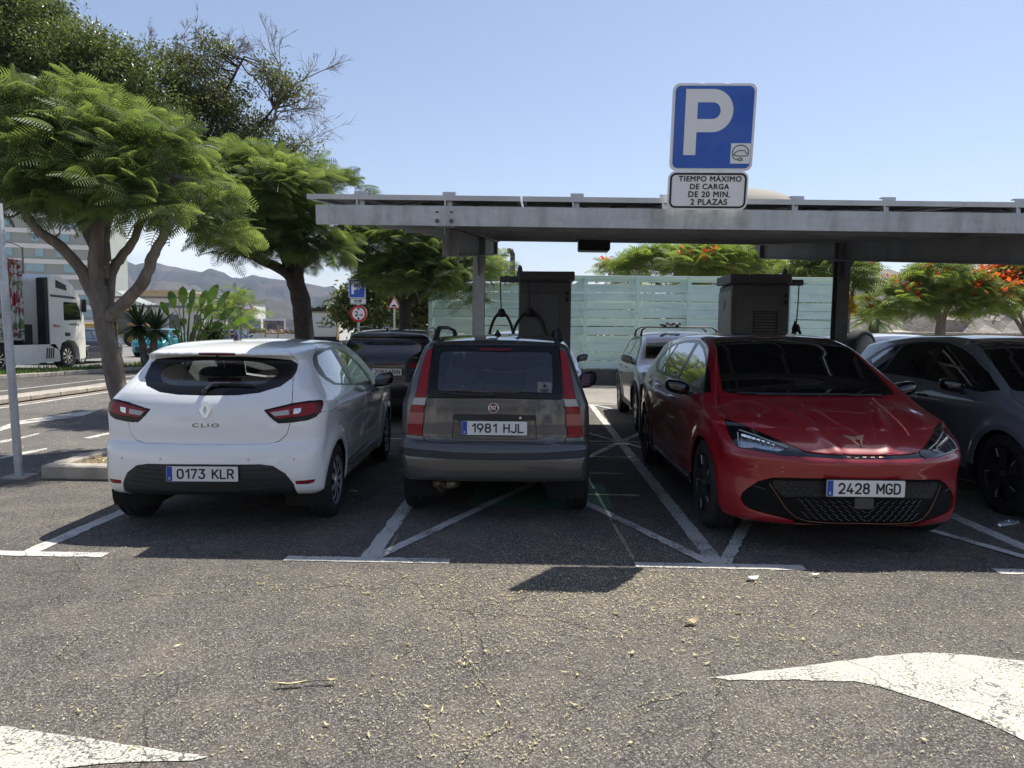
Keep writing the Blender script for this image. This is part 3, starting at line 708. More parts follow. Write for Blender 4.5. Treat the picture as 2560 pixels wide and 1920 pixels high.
for i in range(7):
    a, b = edges[i] + .008, edges[i+1] - .008
    for x in (a + .42, b - .55):
        r = MB(); V = []
        for q in (5.59, 12.98):
            for dx in (-.02, .02):
                for dz in (.001, .042): V.append((x + dx, q, zr(q) + dz))
        r.add(V, [(0, 2, 3, 1), (4, 5, 7, 6), (0, 1, 5, 4), (2, 6, 7, 3), (1, 3, 7, 5), (0, 4, 6, 2)]); r.build('rail', ALU, can)
        c = MB(); c.box((x, 5.555, zr(5.57) + .075), (.10, .010, .055)); c.box((x, 5.58, zr(5.59) + .1035), (.10, .05, .006)); c.box((x - .03, 5.565, zr(5.57) + .02), (.012, .03, .05)); c.build('clamp', ALU, can)
    for j in range(7):
        q0, q1 = 5.55 + 1.08*j, 5.55 + 1.08*j + 1.056; k = MB(); m = frame((a, q0, zr(q0) + .045), (1, 0, 0), (0, 1, SL)); w, d = b - a, (q1 - q0)*math.hypot(1, SL)
        k.add([(.03, .03, .034), (w - .03, .03, .034), (w - .03, d - .03, .034), (.03, d - .03, .034)], [(0, 1, 2, 3)], m, mi=1)
        k.add([(.03, .03, .029), (w - .03, .03, .029), (w - .03, d - .03, .029), (.03, d - .03, .029)], [(3, 2, 1, 0)], m, mi=2)
        k.ring([(0, 0), (w, 0), (w, d), (0, d)], [(.03, .03), (w - .03, .03), (w - .03, d - .03), (.03, d - .03)], .0, .038, m, mi=0)
        k.box((w/2, d*.78, .022), (.12, .09, .012), m, mi=3)
        k.build('solar_panel', None, can, mats=[ALU, SOLAR, BACKSHEET, BLACKP])
for i in range(7):
    for x0 in (.35, .95): 
        a = edges[i] + x0; wr = MB(); wr.tube([(a + t*.5, 5.65, zr(5.65) + .038 - .035*math.sin(math.pi*t)) for t in np.linspace(0, 1, 9)], .0035, 6)
        wr.build('cable', BLACKP, can)
for (px, q) in ((1274, 10.6), (2002, 10.9)):
    x = (px*2560/2212 - 1280)/1776*q; pl = x*math.cos(PSI) - q*math.sin(PSI); l = MB(); zt = zb(q) + .24
    l.box((pl, q, zt - .083), (.46, .30, .16), ch=.02); l.build('floodlight', BLACKP, can)

# ================================================================ signs
def plate(name, w, h, r, parent, rim, field, m, border=.014, thick=.02, black_line=0):
    """a pressed sign plate facing local +z"""
    k = MB(); k.prism(rrect(w, h, r), -thick, 0, m, mi=0); k.build(name, None, parent, mats=[rim]) if False else None
    k.F = k.F; 
    if black_line: k.ring(rrect(w - 2*border, h - 2*border, r - border*.6), rrect(w - 2*border - 2*black_line, h - 2*border - 2*black_line, max(.004, r - border - black_line*.6)), .0008, .0028, m, mi=1)
    else: k.prism(rrect(w - 2*border, h - 2*border, max(.004, r - border*.6)), .0008, .0028, m, mi=1)
    return k.build(name, None, parent, mats=[rim, field])
def letter_P(h, w, st, z0, z1, m, k, cx=0, cy=0):
    x0 = -w/2 + cx; top = h/2 + cy; rb = h*.325; yc = top - rb; xs = x0 + w - rb
    out = [(x0 + st, top)] + [(xs + rb*math.cos(a), yc + rb*math.sin(a)) for a in np.linspace(math.pi/2, -math.pi/2, 19)] + [(x0 + st, top - 2*rb)]
    ri = rb - st*1.03; inn = [(x0 + st, top - 2*rb + st*1.03)] + [(xs + ri*math.cos(a), yc + ri*math.sin(a)) for a in np.linspace(-math.pi/2, math.pi/2, 19)] + [(x0 + st, top - st*1.03)]
    k.prism([(x0, -h/2 + cy), (x0 + st, -h/2 + cy), (x0 + st, top), (x0, top)], z0, z1, m); k.prism(out + inn, z0, z1, m)
def facing(x, y, z, yaw=0.):
    """sign frame: local x right, y up, z towards the camera side"""
    return frame((x, y, z), (math.cos(yaw), math.sin(yaw), 0), (0, 0, 1))
sg = thing('parking_sign', 'blue P charging sign with a charging time plate on top of the canopy edge', 'road sign', (1.465, 5.445, 2.45), -R(1)); sg.rotation_euler = (R(7), 0, -R(1)); sg.scale = (1.015,)*3
m = facing(0, -.02, .585)
plate('sign_plate', .60, .605, .05, sg, WHITEP, BLUE, m, .018)
k = MB(); letter_P(.455, .345, .088, .003, .0048, m, k, -.035, .035); k.build('letter', WHITEP, sg)
k = MB(); k.box((.208, -.18, .004), (.142, .142, .0024), m, mi=0)
def ln(pts, r=.0034): k.tube([(x, y, .0062) for x, y in pts], r, 6, m, mi=1)
cx, cy = .208, -.176
ln([(cx + .058*math.cos(a), cy + .004 + .05*math.sin(a)) for a in np.linspace(R(-18), R(205), 16)])
ln([(cx - .055, cy - .018), (cx - .052, cy - .034), (cx - .034, cy - .046), (cx - .012, cy - .046)])
ln([(cx - .046, cy - .012), (cx - .034, cy + .004), (cx - .012, cy + .016), (cx + .030, cy + .016), (cx + .042, cy - .002), (cx + .056, cy - .006), (cx + .056, cy - .018), (cx + .030, cy - .022), (cx - .030, cy - .022), (cx - .046, cy - .012)])
ln([(cx - .012, cy - .038), (cx + .006, cy - .036), (cx + .010, cy - .046), (cx + .006, cy - .056), (cx - .012, cy - .054), (cx - .012, cy - .038)]); ln([(cx + .008, cy - .041), (cx + .020, cy - .041)], .0025); ln([(cx + .008, cy - .051), (cx + .020, cy - .051)], .0025)
k.build('charging_symbol', None, sg, mats=[WHITEP, GREENI])
m2 = facing(-.012, -.02, .142)
plate('text_plate', .585, .275, .05, sg, WHITEP, INK, m2, .012, black_line=.014)
k = MB()
for s, y, w in (('TIEMPO MÁXIMO', .085, .46), ('DE CARGA', .029, .288), ('DE 20 MIN.', -.026, .308), ('2 PLAZAS', -.081, .27)):
    V, F = fit(text_geo(s, .06, .0008, .0013, spacing=1.12), w); k.add(V + np.array([.012, y + (.004 if 'Á' in s else 0), .002]), F, m2)
k.build('lettering', INK, sg)
k = MB()
for x in (-.09, .09): k.box((x, .022, .47), (.04, .03, .85), ch=.003)
k.box((0, .014, .62), (.5, .012, .04)); k.box((0, .014, .14), (.46, .012, .04)); k.build('post', GALV, sg)

LPX, LPY = -5.02, 7.16
lp = thing('sign_post', 'grey square steel post carrying a parking sign at the left edge of the lot', 'sign post', (LPX, LPY, 0))
ax = .062                                                         # the post leans a little towards the road
k = MB(); k.tube([(0, 0, 0), (-.10, 0, 2.75)], .047, 4); k.build('pole', GALV, lp)
k = MB(); k.box((0, 0, .010), (.24, .24, .02)); k.build('base', CONC, lp)
mlp = facing(-.40, -.06, 2.62, R(-4)); plate('sign_plate', .60, .60, .05, lp, WHITEP, BLUE, mlp, .018)
k = MB(); letter_P(.455, .345, .088, .003, .0048, mlp, k); k.build('letter', WHITEP, lp)
mlp = facing(-.385, -.06, 2.20, R(-4)); plate('text_plate', .58, .20, .04, lp, WHITEP, INK, mlp, .012, black_line=.012)

# two parking signs and a height limit by the trees
vs = thing('parking_sign', 'blue P sign over a VMP plate and a round two metre height limit', 'road sign', (at(895, 782, 26)[0], 26, 0))
k = MB(); k.tube([(.0, .04, 0), (.0, .04, 3.4)], .045, 10); k.build('pole', GALV, vs)
m = facing(-.03, -.01, 3.06); plate('sign_plate', .60, .68, .05, vs, WHITEP, BLUE, m, .02)
k = MB(); letter_P(.46, .36, .09, .003, .005, m, k, -.02, .03); k.build('letter', WHITEP, vs)
m = facing(0, -.01, 2.60); plate('text_plate', .57, .22, .03, vs, WHITEP, INK, m, .012, black_line=.014)
k = MB(); V, F = fit(text_geo('VMP', .1, .001, .003), .32); k.add(V + [0, 0, .002], F, m); k.build('lettering', INK, vs)
m = facing(.02, -.01, 2.15); k = MB(); k.prism(circ(.31, 40), -.02, 0, m, mi=0); k.ring(circ(.31, 40), circ(.225, 40), .001, .004, m, mi=1); k.build('height_limit_disc', None, vs, mats=[WHITEP, REDS])
k = MB(); V, F = fit(text_geo('2', .2, .001, .005), None, .19); k.add(V + [-.07, 0, .003], F, m); V, F = fit(text_geo('m', .1, .001, .003), None, .075); k.add(V + [.10, -.05, .003], F, m)
for s in (-1, 1): k.prism([(-.055, s*.205), (.055, s*.205), (0, s*.115)], .002, .004, m)
k.build('lettering', INK, vs)
ws = thing('warning_sign', 'red bordered triangle warning sign with a car under the third tree', 'road sign', (at(985, 760, 38)[0], 38, 0))
k = MB(); k.tube([(0, .05, 0), (0, .05, 3.9)], .05, 8); k.build('pole', GALV, ws)
m = facing(0, 0, 2.95); T = lambda s: [(s*math.sin(a), s*math.cos(a)) for a in (0, 2.094, 4.189)]
k = MB(); k.prism(T(.42), -.02, 0, m, mi=0); k.ring(T(.42), T(.31), .001, .004, m, mi=1); k.prism([(-.14, -.12), (.14, -.12), (.14, -.06), (.08, -.055), (.05, -.01), (-.06, -.01), (-.09, -.055), (-.14, -.06)], .001, .004, m, mi=2)
k.build('sign_plate', None, ws, mats=[WHITEP, REDS, INK])
m = facing(0, 0, 3.75); k = MB(); k.prism([(.36*math.cos(a), .36*math.sin(a)) for a in np.arange(8)*math.pi/4 + math.pi/8], -.02, 0, m); k.build('upper_plate', REDS, ws)
cs = thing('warning_sign', 'red triangle sign over a CRUCE PELIGROSO plate beside the avenue', 'road sign', (at(618, 790, 52)[0], 52, 0))
k = MB(); k.tube([(0, .05, 0), (0, .05, 3.3)], .05, 8); k.build('pole', GALV, cs)
m = facing(0, 0, 2.62); plate('text_plate', .95, .48, .02, cs, WHITEP, WHITEP, m, .01)
k = MB()
for s, y in (('CRUCE', .10), ('PELIGROSO', -.10)): V, F = fit(text_geo(s, .1, .001, .002), .62 if s == 'CRUCE' else .84); k.add(V + [0, y, .004], F, m)
k.build('lettering', INK, cs)
m = facing(0, 0, 3.25); k = MB(); k.prism(T(.62), -.02, 0, m, mi=0); k.ring(T(.62), T(.42), .001, .006, m, mi=1); k.build('sign_plate', None, cs, mats=[WHITEP, REDS])

# ================================================================ chargers
CHB = plain('charger_dark', (.095, .103, .115), .45, .1, .12); CHD = plain('charger_door', (.11, .12, .132), .45, .1, .12); CHG = plain('charger_grey', (.50, .51, .51), .5, .05, .1); CABLE = plain('cable_rubber', (.012, .012, .013), .55)
def charger(name, label, x, y, w, d, h, arm_side, grey_side):
    o = thing(name, label, 'ev charger', (x, y, 0), -PSI, 'rapid chargers between the two rows of bays')
    k = MB(); k.box((0, 0, .06), (w + .12, d + .12, .12), ch=.01); k.build('plinth', CONC, o)
    k = MB(); k.box((0, 0, .13 + (h - .13)/2), (w, d, h - .13), ch=.018); k.build('cabinet', CHB, o)
    k = MB(); k.box((-.02*arm_side, -.02, h + .075), (w + .05, d + .06, .125), ch=.012); k.box((0, 0, h + .006), (w*.9, d*.9, .02)); k.build('cap', CHB, o)
    yf = -d/2
    k = MB(); k.box((-.06, yf - .006, 1.16), (w*.72, .012, h - .42), ch=.004); k.build('door', CHD, o)
    k = MB(); px = .06 if grey_side else -.06
    k.ring(rrect(.34, .86, .012, 2), rrect(.30, .82, .006, 2), 0, .01, facing(px, yf - .013, 1.42 if grey_side else 1.05))
    for i in range(20): k.box((px, yf - .014, (1.42 if grey_side else 1.05) - .39 + i*.041), (.30, .014, .018), None)
    k.build('vent_grille', BLACKP, o)
    k = MB(); k.box((w/2 - .06, yf - .004, h - .16), (.045, .008, .06)); k.box((w/2 - .06, yf - .004, h - .25), (.045, .008, .06)); k.build('socket', INK, o)
    k = MB(); k.lathe([(.012, 0), (.012, .006)], 10, facing(-.06 - w*.33, yf - .012, 1.22), cap=True); k.build('lock', ALU, o)
    if grey_side:
        k = MB(); k.box((-w/2 - .008, 0, 1.18), (.016, d*.94, h - .30), ch=.004); k.build('side_panel', CHG, o)
        k = MB(); k.box((-w/2 - .018, -.12, 1.02), (.01, .30, .34), ch=.004); k.build('screen', INK, o)
        k = MB(); mm = frame((-w/2 - .017, -.02, 1.86), (0, 0, 1), (0, 1, 0), (-1, 0, 0)); k.tube([(0, .03, 0), (.05, .0, 0), (.08, -.03, 0), (.14, .02, 0)], .004, 6, mm); k.tube([(.05, .03, 0), (.10, -.02, 0), (.16, .0, 0)], .004, 6, mm); k.build('mark', INK, o)
    s = arm_side; ax_ = s*(w/2 + .24)
    k = MB(); k.box((s*(w/2 + .12), -.05, h + .045), (.32, .12, .085), ch=.012); k.prism([(-.05, -.02), (.05, -.02), (.03, .10), (-.01, .13)], -.03, .03, facing(s*(w/2 - .01), -.12, h + .12)); k.build('cable_arm', CHB, o)
    def cable(x0, y0, top, mid, loop, plug):
        k = MB(); k.tube([(x0, y0, top), (x0 - .005*s, y0, (top + mid)/2), (x0 - .02*s, y0, mid)], .009, 8)
        k.build('cable_hanger', CABLE, o)
        k = MB(); k.lathe([(.03, -.06), (.055, -.05), (.06, .0), (.04, .05), (.02, .06)], 12, frame((x0 - .02*s, y0, mid)), cap=True); k.build('cable_clamp', CABLE, o)
        k = MB(); lw, lz = loop
        k.tube([(x0 - .02*s + lw*math.sin(a)*(1 if a < 1.6 else 1), y0 - .02, mid - lz + lz*math.cos(a)) for a in np.linspace(-1.9, 1.9, 25)], .021, 10); k.build('cable', CABLE, o)
        if plug: k = MB(); k.tube([(x0 - .03*s, y0, mid + .1), (x0 - .05*s, y0, mid - .15), (x0 - .10*s, y0, mid - .55)], [.018, .04, .032], 10); k.build('plug', CABLE, o)
    if grey_side: cable(ax_ - .02, -.08, h + .01, 1.62, (.10, .5), True)
    else:
        cable(ax_ - .03, -.08, h + .01, 1.80, (.20, .62), False); cable(-w/2 + .14, -d/2 - .07, h + .01, 1.80, (.26, .55), False)
    return o
charger('ev_charger', 'dark rapid charger with hanging cables behind the small grey car', .46, 10.35, .735, .66, 2.235, -1, False)
charger('ev_charger', 'dark rapid charger with grey side and louvred door behind the red car', 3.50, 10.4, .80, .72, 2.225, 1, True)
bo = thing('bollard', 'black square bollard beside the rear wheel of the red car', 'bollard', (1.885, 10.15, 0))
k = MB(); k.box((0, 0, .40), (.105, .105, .80), ch=.008); k.build('post', BLACKP, bo); k = MB(); k.box((0, -.0545, .60), (.09, .004, .05)); k.build('band', CHG, bo); k = MB(); k.box((0, 0, .006), (.2, .2, .012)); k.build('base', DKSTEEL, bo)

# ================================================================ fence
MINT, t_, o_ = new_mat('mint_timber'); p_ = N(t_, 'BsdfPrincipled', Roughness=.7)
n_ = noise(t_, 1.6, 7, .7, scaled(t_, wpos(t_), (.6, 1, 5)), dist=.4); c_ = ramp(t_, n_, [(.25, (.40, .53, .50)), (.5, (.57, .73, .67)), (.75, (.68, .80, .74))]); L(t_, mixc(t_, 1., c_, ramp(t_, noise(t_, .5, 3, .5, wpos(t_)), [(.3, (.85, .9, .95)), (.7, (1.08, 1.06, 1.02))]), 'MULTIPLY'), p_.inputs['Base Color']); L(t_, bumpn(t_, n_, .2, .01), p_.inputs['Normal']); L(t_, p_.outputs[0], o_.inputs[0])
FY = 20.75; FX0, FX1 = -2.42, 9.55
fe = thing('slatted_fence', 'tall pale mint timber fence of overlapping horizontal boards', 'fence', (0, FY, 0))
posts = list(np.arange(FX0 + .04, FX1, 1.497)) + [FX1]
for x in posts: k = MB(); k.box((x, -.03, 1.80), (.12, .09, 2.66), ch=.006); k.build('post', MINT, fe)
for a, b in zip(posts[:-1], posts[1:]):
    k = MB()
    for i in range(11):
        z = .60 + i*.2475 + rng.uniform(-.008, .008); ti = rng.uniform(-.012, .012); hgt = rng.choice([.226, .233, .238, .246]) if i < 10 else .13
        mm = frame(((a + b)/2, .045 + .028*(i % 2), z), (math.cos(ti*.3), 0, math.sin(ti*.3)), (0, math.sin(.14), math.cos(.14)))
        k.box((0, hgt*.0, 0), (b - a - .10, hgt, .02), mm)
    k.build('board_panel', MINT, fe)
    k = MB(); k.prism([(0, 0), (.28, .19), (.28, 0)], -.01, .01, facing(b - .34, .02, 2.93)); k.build('brace', MINT, fe)
k = MB(); k.box(((FX0 + FX1)/2, -.03, 3.155), (FX1 - FX0 + .12, .10, .05), ch=.004); k.box(((FX0 + FX1)/2, .06, 3.03), (FX1 - FX0 + .1, .03, .03)); k.build('top_rail', MINT, fe)
k = MB(); k.box((FX1, 2.6, 1.8), (.03, 5.0, 2.6))
for i in range(11): k.box((FX1 + .03, 2.6, .6 + i*.2475), (.05, 5.0, .2))
k.build('return_panel', MINT, fe)
lw = thing('low_wall', 'dark low concrete wall carrying the mint fence', 'wall', (0, FY, 0))
k = MB(); k.box(((FX0 + 14)/2, 0, .235), (14 - FX0 + .2, .22, .47), ch=.01); k.build('wall_body', plain('stained_concrete', (.085, .082, .08), .9, vary=.3, scale=1.5), lw)
k = MB(); k.box(((FX0 + FX1)/2, -.14, .006), (FX1 - FX0, .06, .012)); k.build('leaf_drift', SOIL, lw)
vp = thing('vent_pipe', 'dark bent vent pipe rising beside the left charger', 'pipe', (at(1281, 700, 24)[0], 24, 0))
k = MB(); k.tube([(0, 0, 0), (0, 0, 3.9), (0, 0, 4.12), (-.06, -.10, 4.24), (-.12, -.2, 4.22)], .085, 12); k.build('pipe', DKSTEEL, vp)
# ================================================================ cars
GL_CLEAR = glass('car_glass', (.80, .86, .84)); GL_TINT = glass('tinted_glass', (.48, .53, .53)); GL_DARK = glass('privacy_glass', (.05, .06, .065)); GL_LAMP = glass('lamp_glass', (.92, .94, .95), dirt=.0)
FRIT = plain('black_frit', (.006, .006, .007), .22, vary=.0, spec=.3); TRIM = plain('trim_plastic', (.020, .022, .025), .55, vary=.2); GLOSSB = plain('gloss_black', (.008, .008, .009), .12, coat=1, vary=0)
INTER = plain('cabin_fabric', (.05, .05, .053), .85, vary=.25, scale=20); UNDER = plain('underbody', (.010, .010, .010), .9)
CHROME = plain('chrome', (.75, .76, .78), .12, 1, .03); RIMS = plain('alloy', (.58, .59, .61), .35, .45, .05); RIMD = plain('dark_alloy', (.055, .055, .06), .35, .5, .1); COPPER = plain('copper_trim', (.42, .20, .12), .32, .9, .05)
REDL = lens('red_lens', (.22, .003, .007)); REDD = lens('dark_red_lens', (.10, .004, .008)); WHITEL = lens('clear_lens', (.42, .40, .40)); PINKL = lens('pink_lens', (.30, .085, .085)); REFL = plain('lamp_reflector', (.62, .64, .66), .14, .95, .25, 40)
PLW = plain('plate_white', (.70, .71, .70), .4, vary=.03); PLB = plain('plate_blue', (.01, .06, .36), .4, vary=.03)

def _arc(cx, cy, rx, ry, a0, a1, n=9): return [(cx + rx*math.cos(R(a0 + (a1 - a0)*i/n)), cy + ry*math.sin(R(a0 + (a1 - a0)*i/n))) for i in range(n + 1)]
GLYPHS = {'0': [_arc(.3, .7, .3, .3, 0, 180) + _arc(.3, .3, .3, .3, 180, 360) + [(.6, .7)]], '1': [[(.06, .74), (.36, 1), (.36, 0)]], '2': [_arc(.3, .7, .3, .3, 170, 0) + [(.55, .5), (.02, 0), (.62, 0)]], '3': [[(.02, 1), (.58, 1), (.27, .6)] + _arc(.28, .3, .32, .3, 90, -160)],
    '4': [[(.36, 1), (0, .24), (.64, .24)], [(.46, .5), (.46, 0)]], '5': [[(.58, 1), (.08, 1), (.05, .52)] + _arc(.29, .32, .31, .32, 120, -150)], '7': [[(0, 1), (.6, 1), (.18, 0)]], '8': [_arc(.3, .76, .26, .24, 90, 450, 16), _arc(.3, .27, .30, .27, 90, 450, 16)], '9': [_arc(.3, .68, .3, .32, 0, 360, 18), [(.58, .6), (.26, 0)]],
    'K': [[(0, 0), (0, 1)], [(.58, 1), (.03, .42)], [(.2, .58), (.62, 0)]], 'L': [[(0, 1), (0, 0), (.52, 0)]], 'R': [[(0, 0), (0, 1), (.32, 1)] + _arc(.32, .75, .28, .25, 90, -90) + [(0, .5)], [(.3, .5), (.6, 0)]], 'H': [[(0, 0), (0, 1)], [(.58, 0), (.58, 1)], [(0, .52), (.58, .52)]], 'J': [[(.5, 1), (.5, .28)] + _arc(.24, .27, .26, .27, 0, -160)],
    'M': [[(0, 0), (0, 1), (.36, .3), (.72, 1), (.72, 0)]], 'G': [_arc(.32, .7, .32, .3, 25, 180) + _arc(.32, .3, .32, .3, 180, 345) + [(.63, .46), (.36, .46)]], 'D': [[(0, 0), (0, 1), (.26, 1)] + _arc(.26, .66, .34, .34, 90, 0) + _arc(.26, .34, .34, .34, 0, -90) + [(0, 0)]], 'X': [[(0, 0), (.6, 1)], [(.6, 0), (0, 1)]], 'N': [[(0, 0), (0, 1), (.6, 0), (.6, 1)]], 'C': [_arc(.3, .7, .3, .3, 20, 180) + _arc(.3, .3, .3, .3, 180, 340)], ' ': []}
def stroke_text(k, text, width, h, th, z0, z1, m, cx=0.):
    """pressed plate characters as flat ribbons"""
    adv = []; x = 0
    for ch in text: adv.append(x); x += (.62 if ch == ' ' else max([p[0] for st in GLYPHS[ch] for p in st]) + .27)
    sc = (h - th); sx = width/(x - .27)
    for ch, a in zip(text, adv):
        for st in GLYPHS[ch]:
            P = np.array([((a + u)*sx - width/2 + cx, v*sc - sc/2) for u, v in st]); T = np.gradient(P, axis=0); T /= np.linalg.norm(T, axis=1)[:, None]
            for p, q in zip(P[:-1], P[1:]):
                d = (q - p)/max(1e-9, np.linalg.norm(q - p)); n = np.array([-d[1], d[0]])*th/2; e = d*th*.30
                k.prism([tuple(p - n - e), tuple(q - n + e), tuple(q + n + e), tuple(p + n - e)], z0, z1, m)
def number_plate(parent, text, x, y, z, face, w=.52, h=.11, tilt=0.):
    """face = -1 looks rearwards, +1 forwards (car coordinates)"""
    m = frame((x, y, z), (0, face, 0), (math.sin(tilt)*-face, 0, math.cos(tilt)))
    k = MB(); k.prism(rrect(w + .012, h + .012, .01), -.012, -.003, m, mi=1); k.prism(rrect(w, h, .008), -.004, .001, m, mi=0); o = k.build('number_plate', None, parent, mats=[PLW, TRIM])
    k = MB(); k.prism(rrect(.040, h - .004, .004, 2, -w/2 + .0225), .001, .0022, m); k.build('blue_band', PLB, o)
    k = MB(); stroke_text(k, text, w - .115, .076, .0115, .0012, .0026, m, .024); k.build('lettering', INK, o)
    k = MB(); V, F = fit(text_geo('E', .02, .0005, .0005), None, .018); k.add(V + [-w/2 + .0225, -.033, .003], F, m); k.build('country_letter', PLW, o)
    return o
def wheel(parent, x, y, z, Rr, w, side, style, rimr, rim, steer=0.):
    o = bpy.data.objects.new('wheel', None); COL.objects.link(o); o.empty_display_size = .1; o.parent = parent; o.location = (x, y, z); o.rotation_euler = (0, 0, steer)
    m = frame((0, 0, 0), (-side, 0, 0), (0, 0, 1))
    h = w/2
    k = MB(); k.lathe([(rimr, -h*.9), (rimr + .02, -h), (Rr - .05, -h*1.0), (Rr - .012, -h*.86), (Rr, -h*.66), (Rr, -h*.40), (Rr - .007, -h*.39), (Rr - .007, -h*.33), (Rr, -h*.32), (Rr, h*.32), (Rr - .007, h*.33), (Rr - .007, h*.39), (Rr, h*.40), (Rr, h*.66), (Rr - .012, h*.86), (Rr - .05, h), (rimr + .02, h), (rimr, h*.9)], 56, m); k.build('tyre', RUBBER, o)
    k = MB(); k.lathe([(rimr + .004, h*.93), (rimr - .008, h*.95), (rimr - .014, h*.80), (rimr - .03, h*.4), (rimr - .04, -h*.6), (.0, -h*.6)], 48, m, mi=1); k.lathe([(rimr + .004, h*.93), (rimr - .008, h*.95), (rimr - .014, h*.80)], 48, m)
    k.lathe([(.0, -h*.2), (rimr*.62, -h*.2), (rimr*.62, -h*.3)], 32, m, mi=2)                   # brake disc
    if style == 'ten':                                                                      # pairs of slim spokes (wheel cover)
        for i in range(9):
            a = 2*math.pi*i/9; k.add([(.03*math.cos(a - .5), .03*math.sin(a - .5), h*.80), (.03*math.cos(a + .5), .03*math.sin(a + .5), h*.80), ((rimr - .012)*math.cos(a + .13), (rimr - .012)*math.sin(a + .13), h*.86), ((rimr - .012)*math.cos(a - .21), (rimr - .012)*math.sin(a - .21), h*.86), (rimr*.6*math.cos(a - .17), rimr*.6*math.sin(a - .17), h*.92), (rimr*.6*math.cos(a + .16), rimr*.6*math.sin(a + .16), h*.92)], [(0, 1, 5, 4), (4, 5, 2, 3)], m, True)
    else:                                                                                   # five broad blades
        n = 5
        for i in range(n):
            a = 2*math.pi*i/n + .3; e = rimr - .012
            pts = [(.05, -.6), (.05, .6), (e*.62, .34), (e, .40), (e, -.13), (e*.62, -.20)]
            k.prism([(r*math.cos(a + t), r*math.sin(a + t)) for r, t in pts], h*.66, h*.88, m)
            k.tube([xf([(r*math.cos(a + t), r*math.sin(a + t), h*.885)], None)[0] for r, t in ((e*.66, .345), (e*.98, .405))], .005, 5, m, mi=3)
    k.lathe([(.0, h*.93), (.030, h*.92), (.034, h*.80)], 16, m, mi=0)
    k.build('rim', None, o, mats=[rim, UNDER, DKSTEEL, ALU]); return o
def seat(parent, x, y, zs=.30, head=True, rear=False, hw=.25):
    k = MB(); lean = .26 if not rear else .32
    k.prism([(x - .02, zs), (x + .50, zs + .04), (x + .52, zs + .16), (x + .45, zs + .20), (x + .02, zs + .14)], -hw, hw, frame((0, y, 0), (1, 0, 0), (0, 0, 1)), side_smooth=False)
    n = 9; V = []; 
    for i in range(n):
        t = i/(n - 1); wd = hw*(1 - .28*max(0, t - .55)/.45)*(.96 + .04*math.sin(math.pi*t)); zz = zs + .08 + t*.60; xx = x + .02 - lean*t
        for j in range(9):
            u = j/8*2 - 1; V.append((xx + .055*(abs(u)**2.2) + .05*t*0, y + wd*u, zz))
        for j in range(9):
            u = 1 - j/8*2; V.append((xx - .11 + .03*t - .0*abs(u), y + wd*u*.96, zz))
    F = [(i*18 + j, i*18 + (j + 1) % 18, (i + 1)*18 + (j + 1) % 18, (i + 1)*18 + j) for i in range(n - 1) for j in range(18)] + [tuple(range((n - 1)*18, n*18))]
    k.add(V, F, None, True)
    if head:
        xh = x - lean - .03; zt = zs + .68
        for s in (-.06, .06): k.tube([(xh, y + s, zt - .04), (xh - .03, y + s, zt + .09)], .007, 6)
        k.add(*rounded((.06, .135, .085), 3), frame((xh - .03, y, zt + .14), (math.cos(.25), 0, math.sin(.25)), (0, 1, 0)), True)
    return k.build('seat', INTER, parent)
def rounded(half, e=3.5, n=10):
    """a soft box (superellipsoid)"""
    V = []; sp = lambda v: math.copysign(abs(v)**(2/e), v)
    for i in range(n + 1):
        p = -math.pi/2 + math.pi*i/n
        for j in range(2*n):
            t = math.pi*j/n; V.append((half[0]*sp(math.cos(p))*sp(math.cos(t)), half[1]*sp(math.cos(p))*sp(math.sin(t)), half[2]*sp(math.sin(p))))
    return V, [(i*2*n + j, i*2*n + (j + 1) % (2*n), (i + 1)*2*n + (j + 1) % (2*n), (i + 1)*2*n + j) for i in range(n) for j in range(2*n)]
def mirror(parent, x, y, z, side, mat, half=(.075, .105, .07)):
    o = bpy.data.objects.new('wing_mirror', None); COL.objects.link(o); o.parent = parent; o.location = (x, y*side, z); o.empty_display_size = .1
    V, F = rounded(half, 2.8, 12); V = np.array(V); V[:, 0] *= 1 + .25*(V[:, 1]*side/half[1]*-1)*.6; V[:, 0] = np.where(V[:, 0] < 0, V[:, 0]*.55, V[:, 0])
    V[:, 2] += .02*V[:, 1]*side/half[1]
    mesh_obj('mirror_shell', V, F, mat, o)
    k = MB(); k.prism(rrect(half[1]*1.62, half[2]*1.5, .035), 0, .004, frame((-half[0]*.57, 0, .0), (-side*.38, -1, 0), (0, 0, 1))); k.build('mirror_glass', GL_MIRROR, o)
    k = MB(); k.tube([(.0, -side*half[1]*.55, -half[2]*.7), (.02, -side*half[1]*1.1, -half[2]*1.05), (.05, -side*(half[1] + .06), -half[2]*1.25)], [.03, .032, .03], 8, flat=.7); k.build('mirror_arm', TRIM, o)
    return o
GL_MIRROR = plain('mirror_silver', (.70, .72, .74), .02, 1, 0)
def wells(parent, sh):
    for xc, zc, Rr, _ in sh.arches:
        for s in (-1, 1):
            k = MB(); r = Rr + .004; y0, y1 = s*(sh.hw - .045), s*(sh.hw - .36)
            n = 22; A = np.linspace(-.45, math.pi + .45, n); V = [(xc + r*math.cos(a), y, zc + r*math.sin(a)) for y in (y0, y1) for a in A]
            k.add(V, [(i, i + 1, n + i + 1, n + i) for i in range(n - 1)] + [tuple(range(n, 2*n))], None, True); k.build('wheel_liner', UNDER, parent)
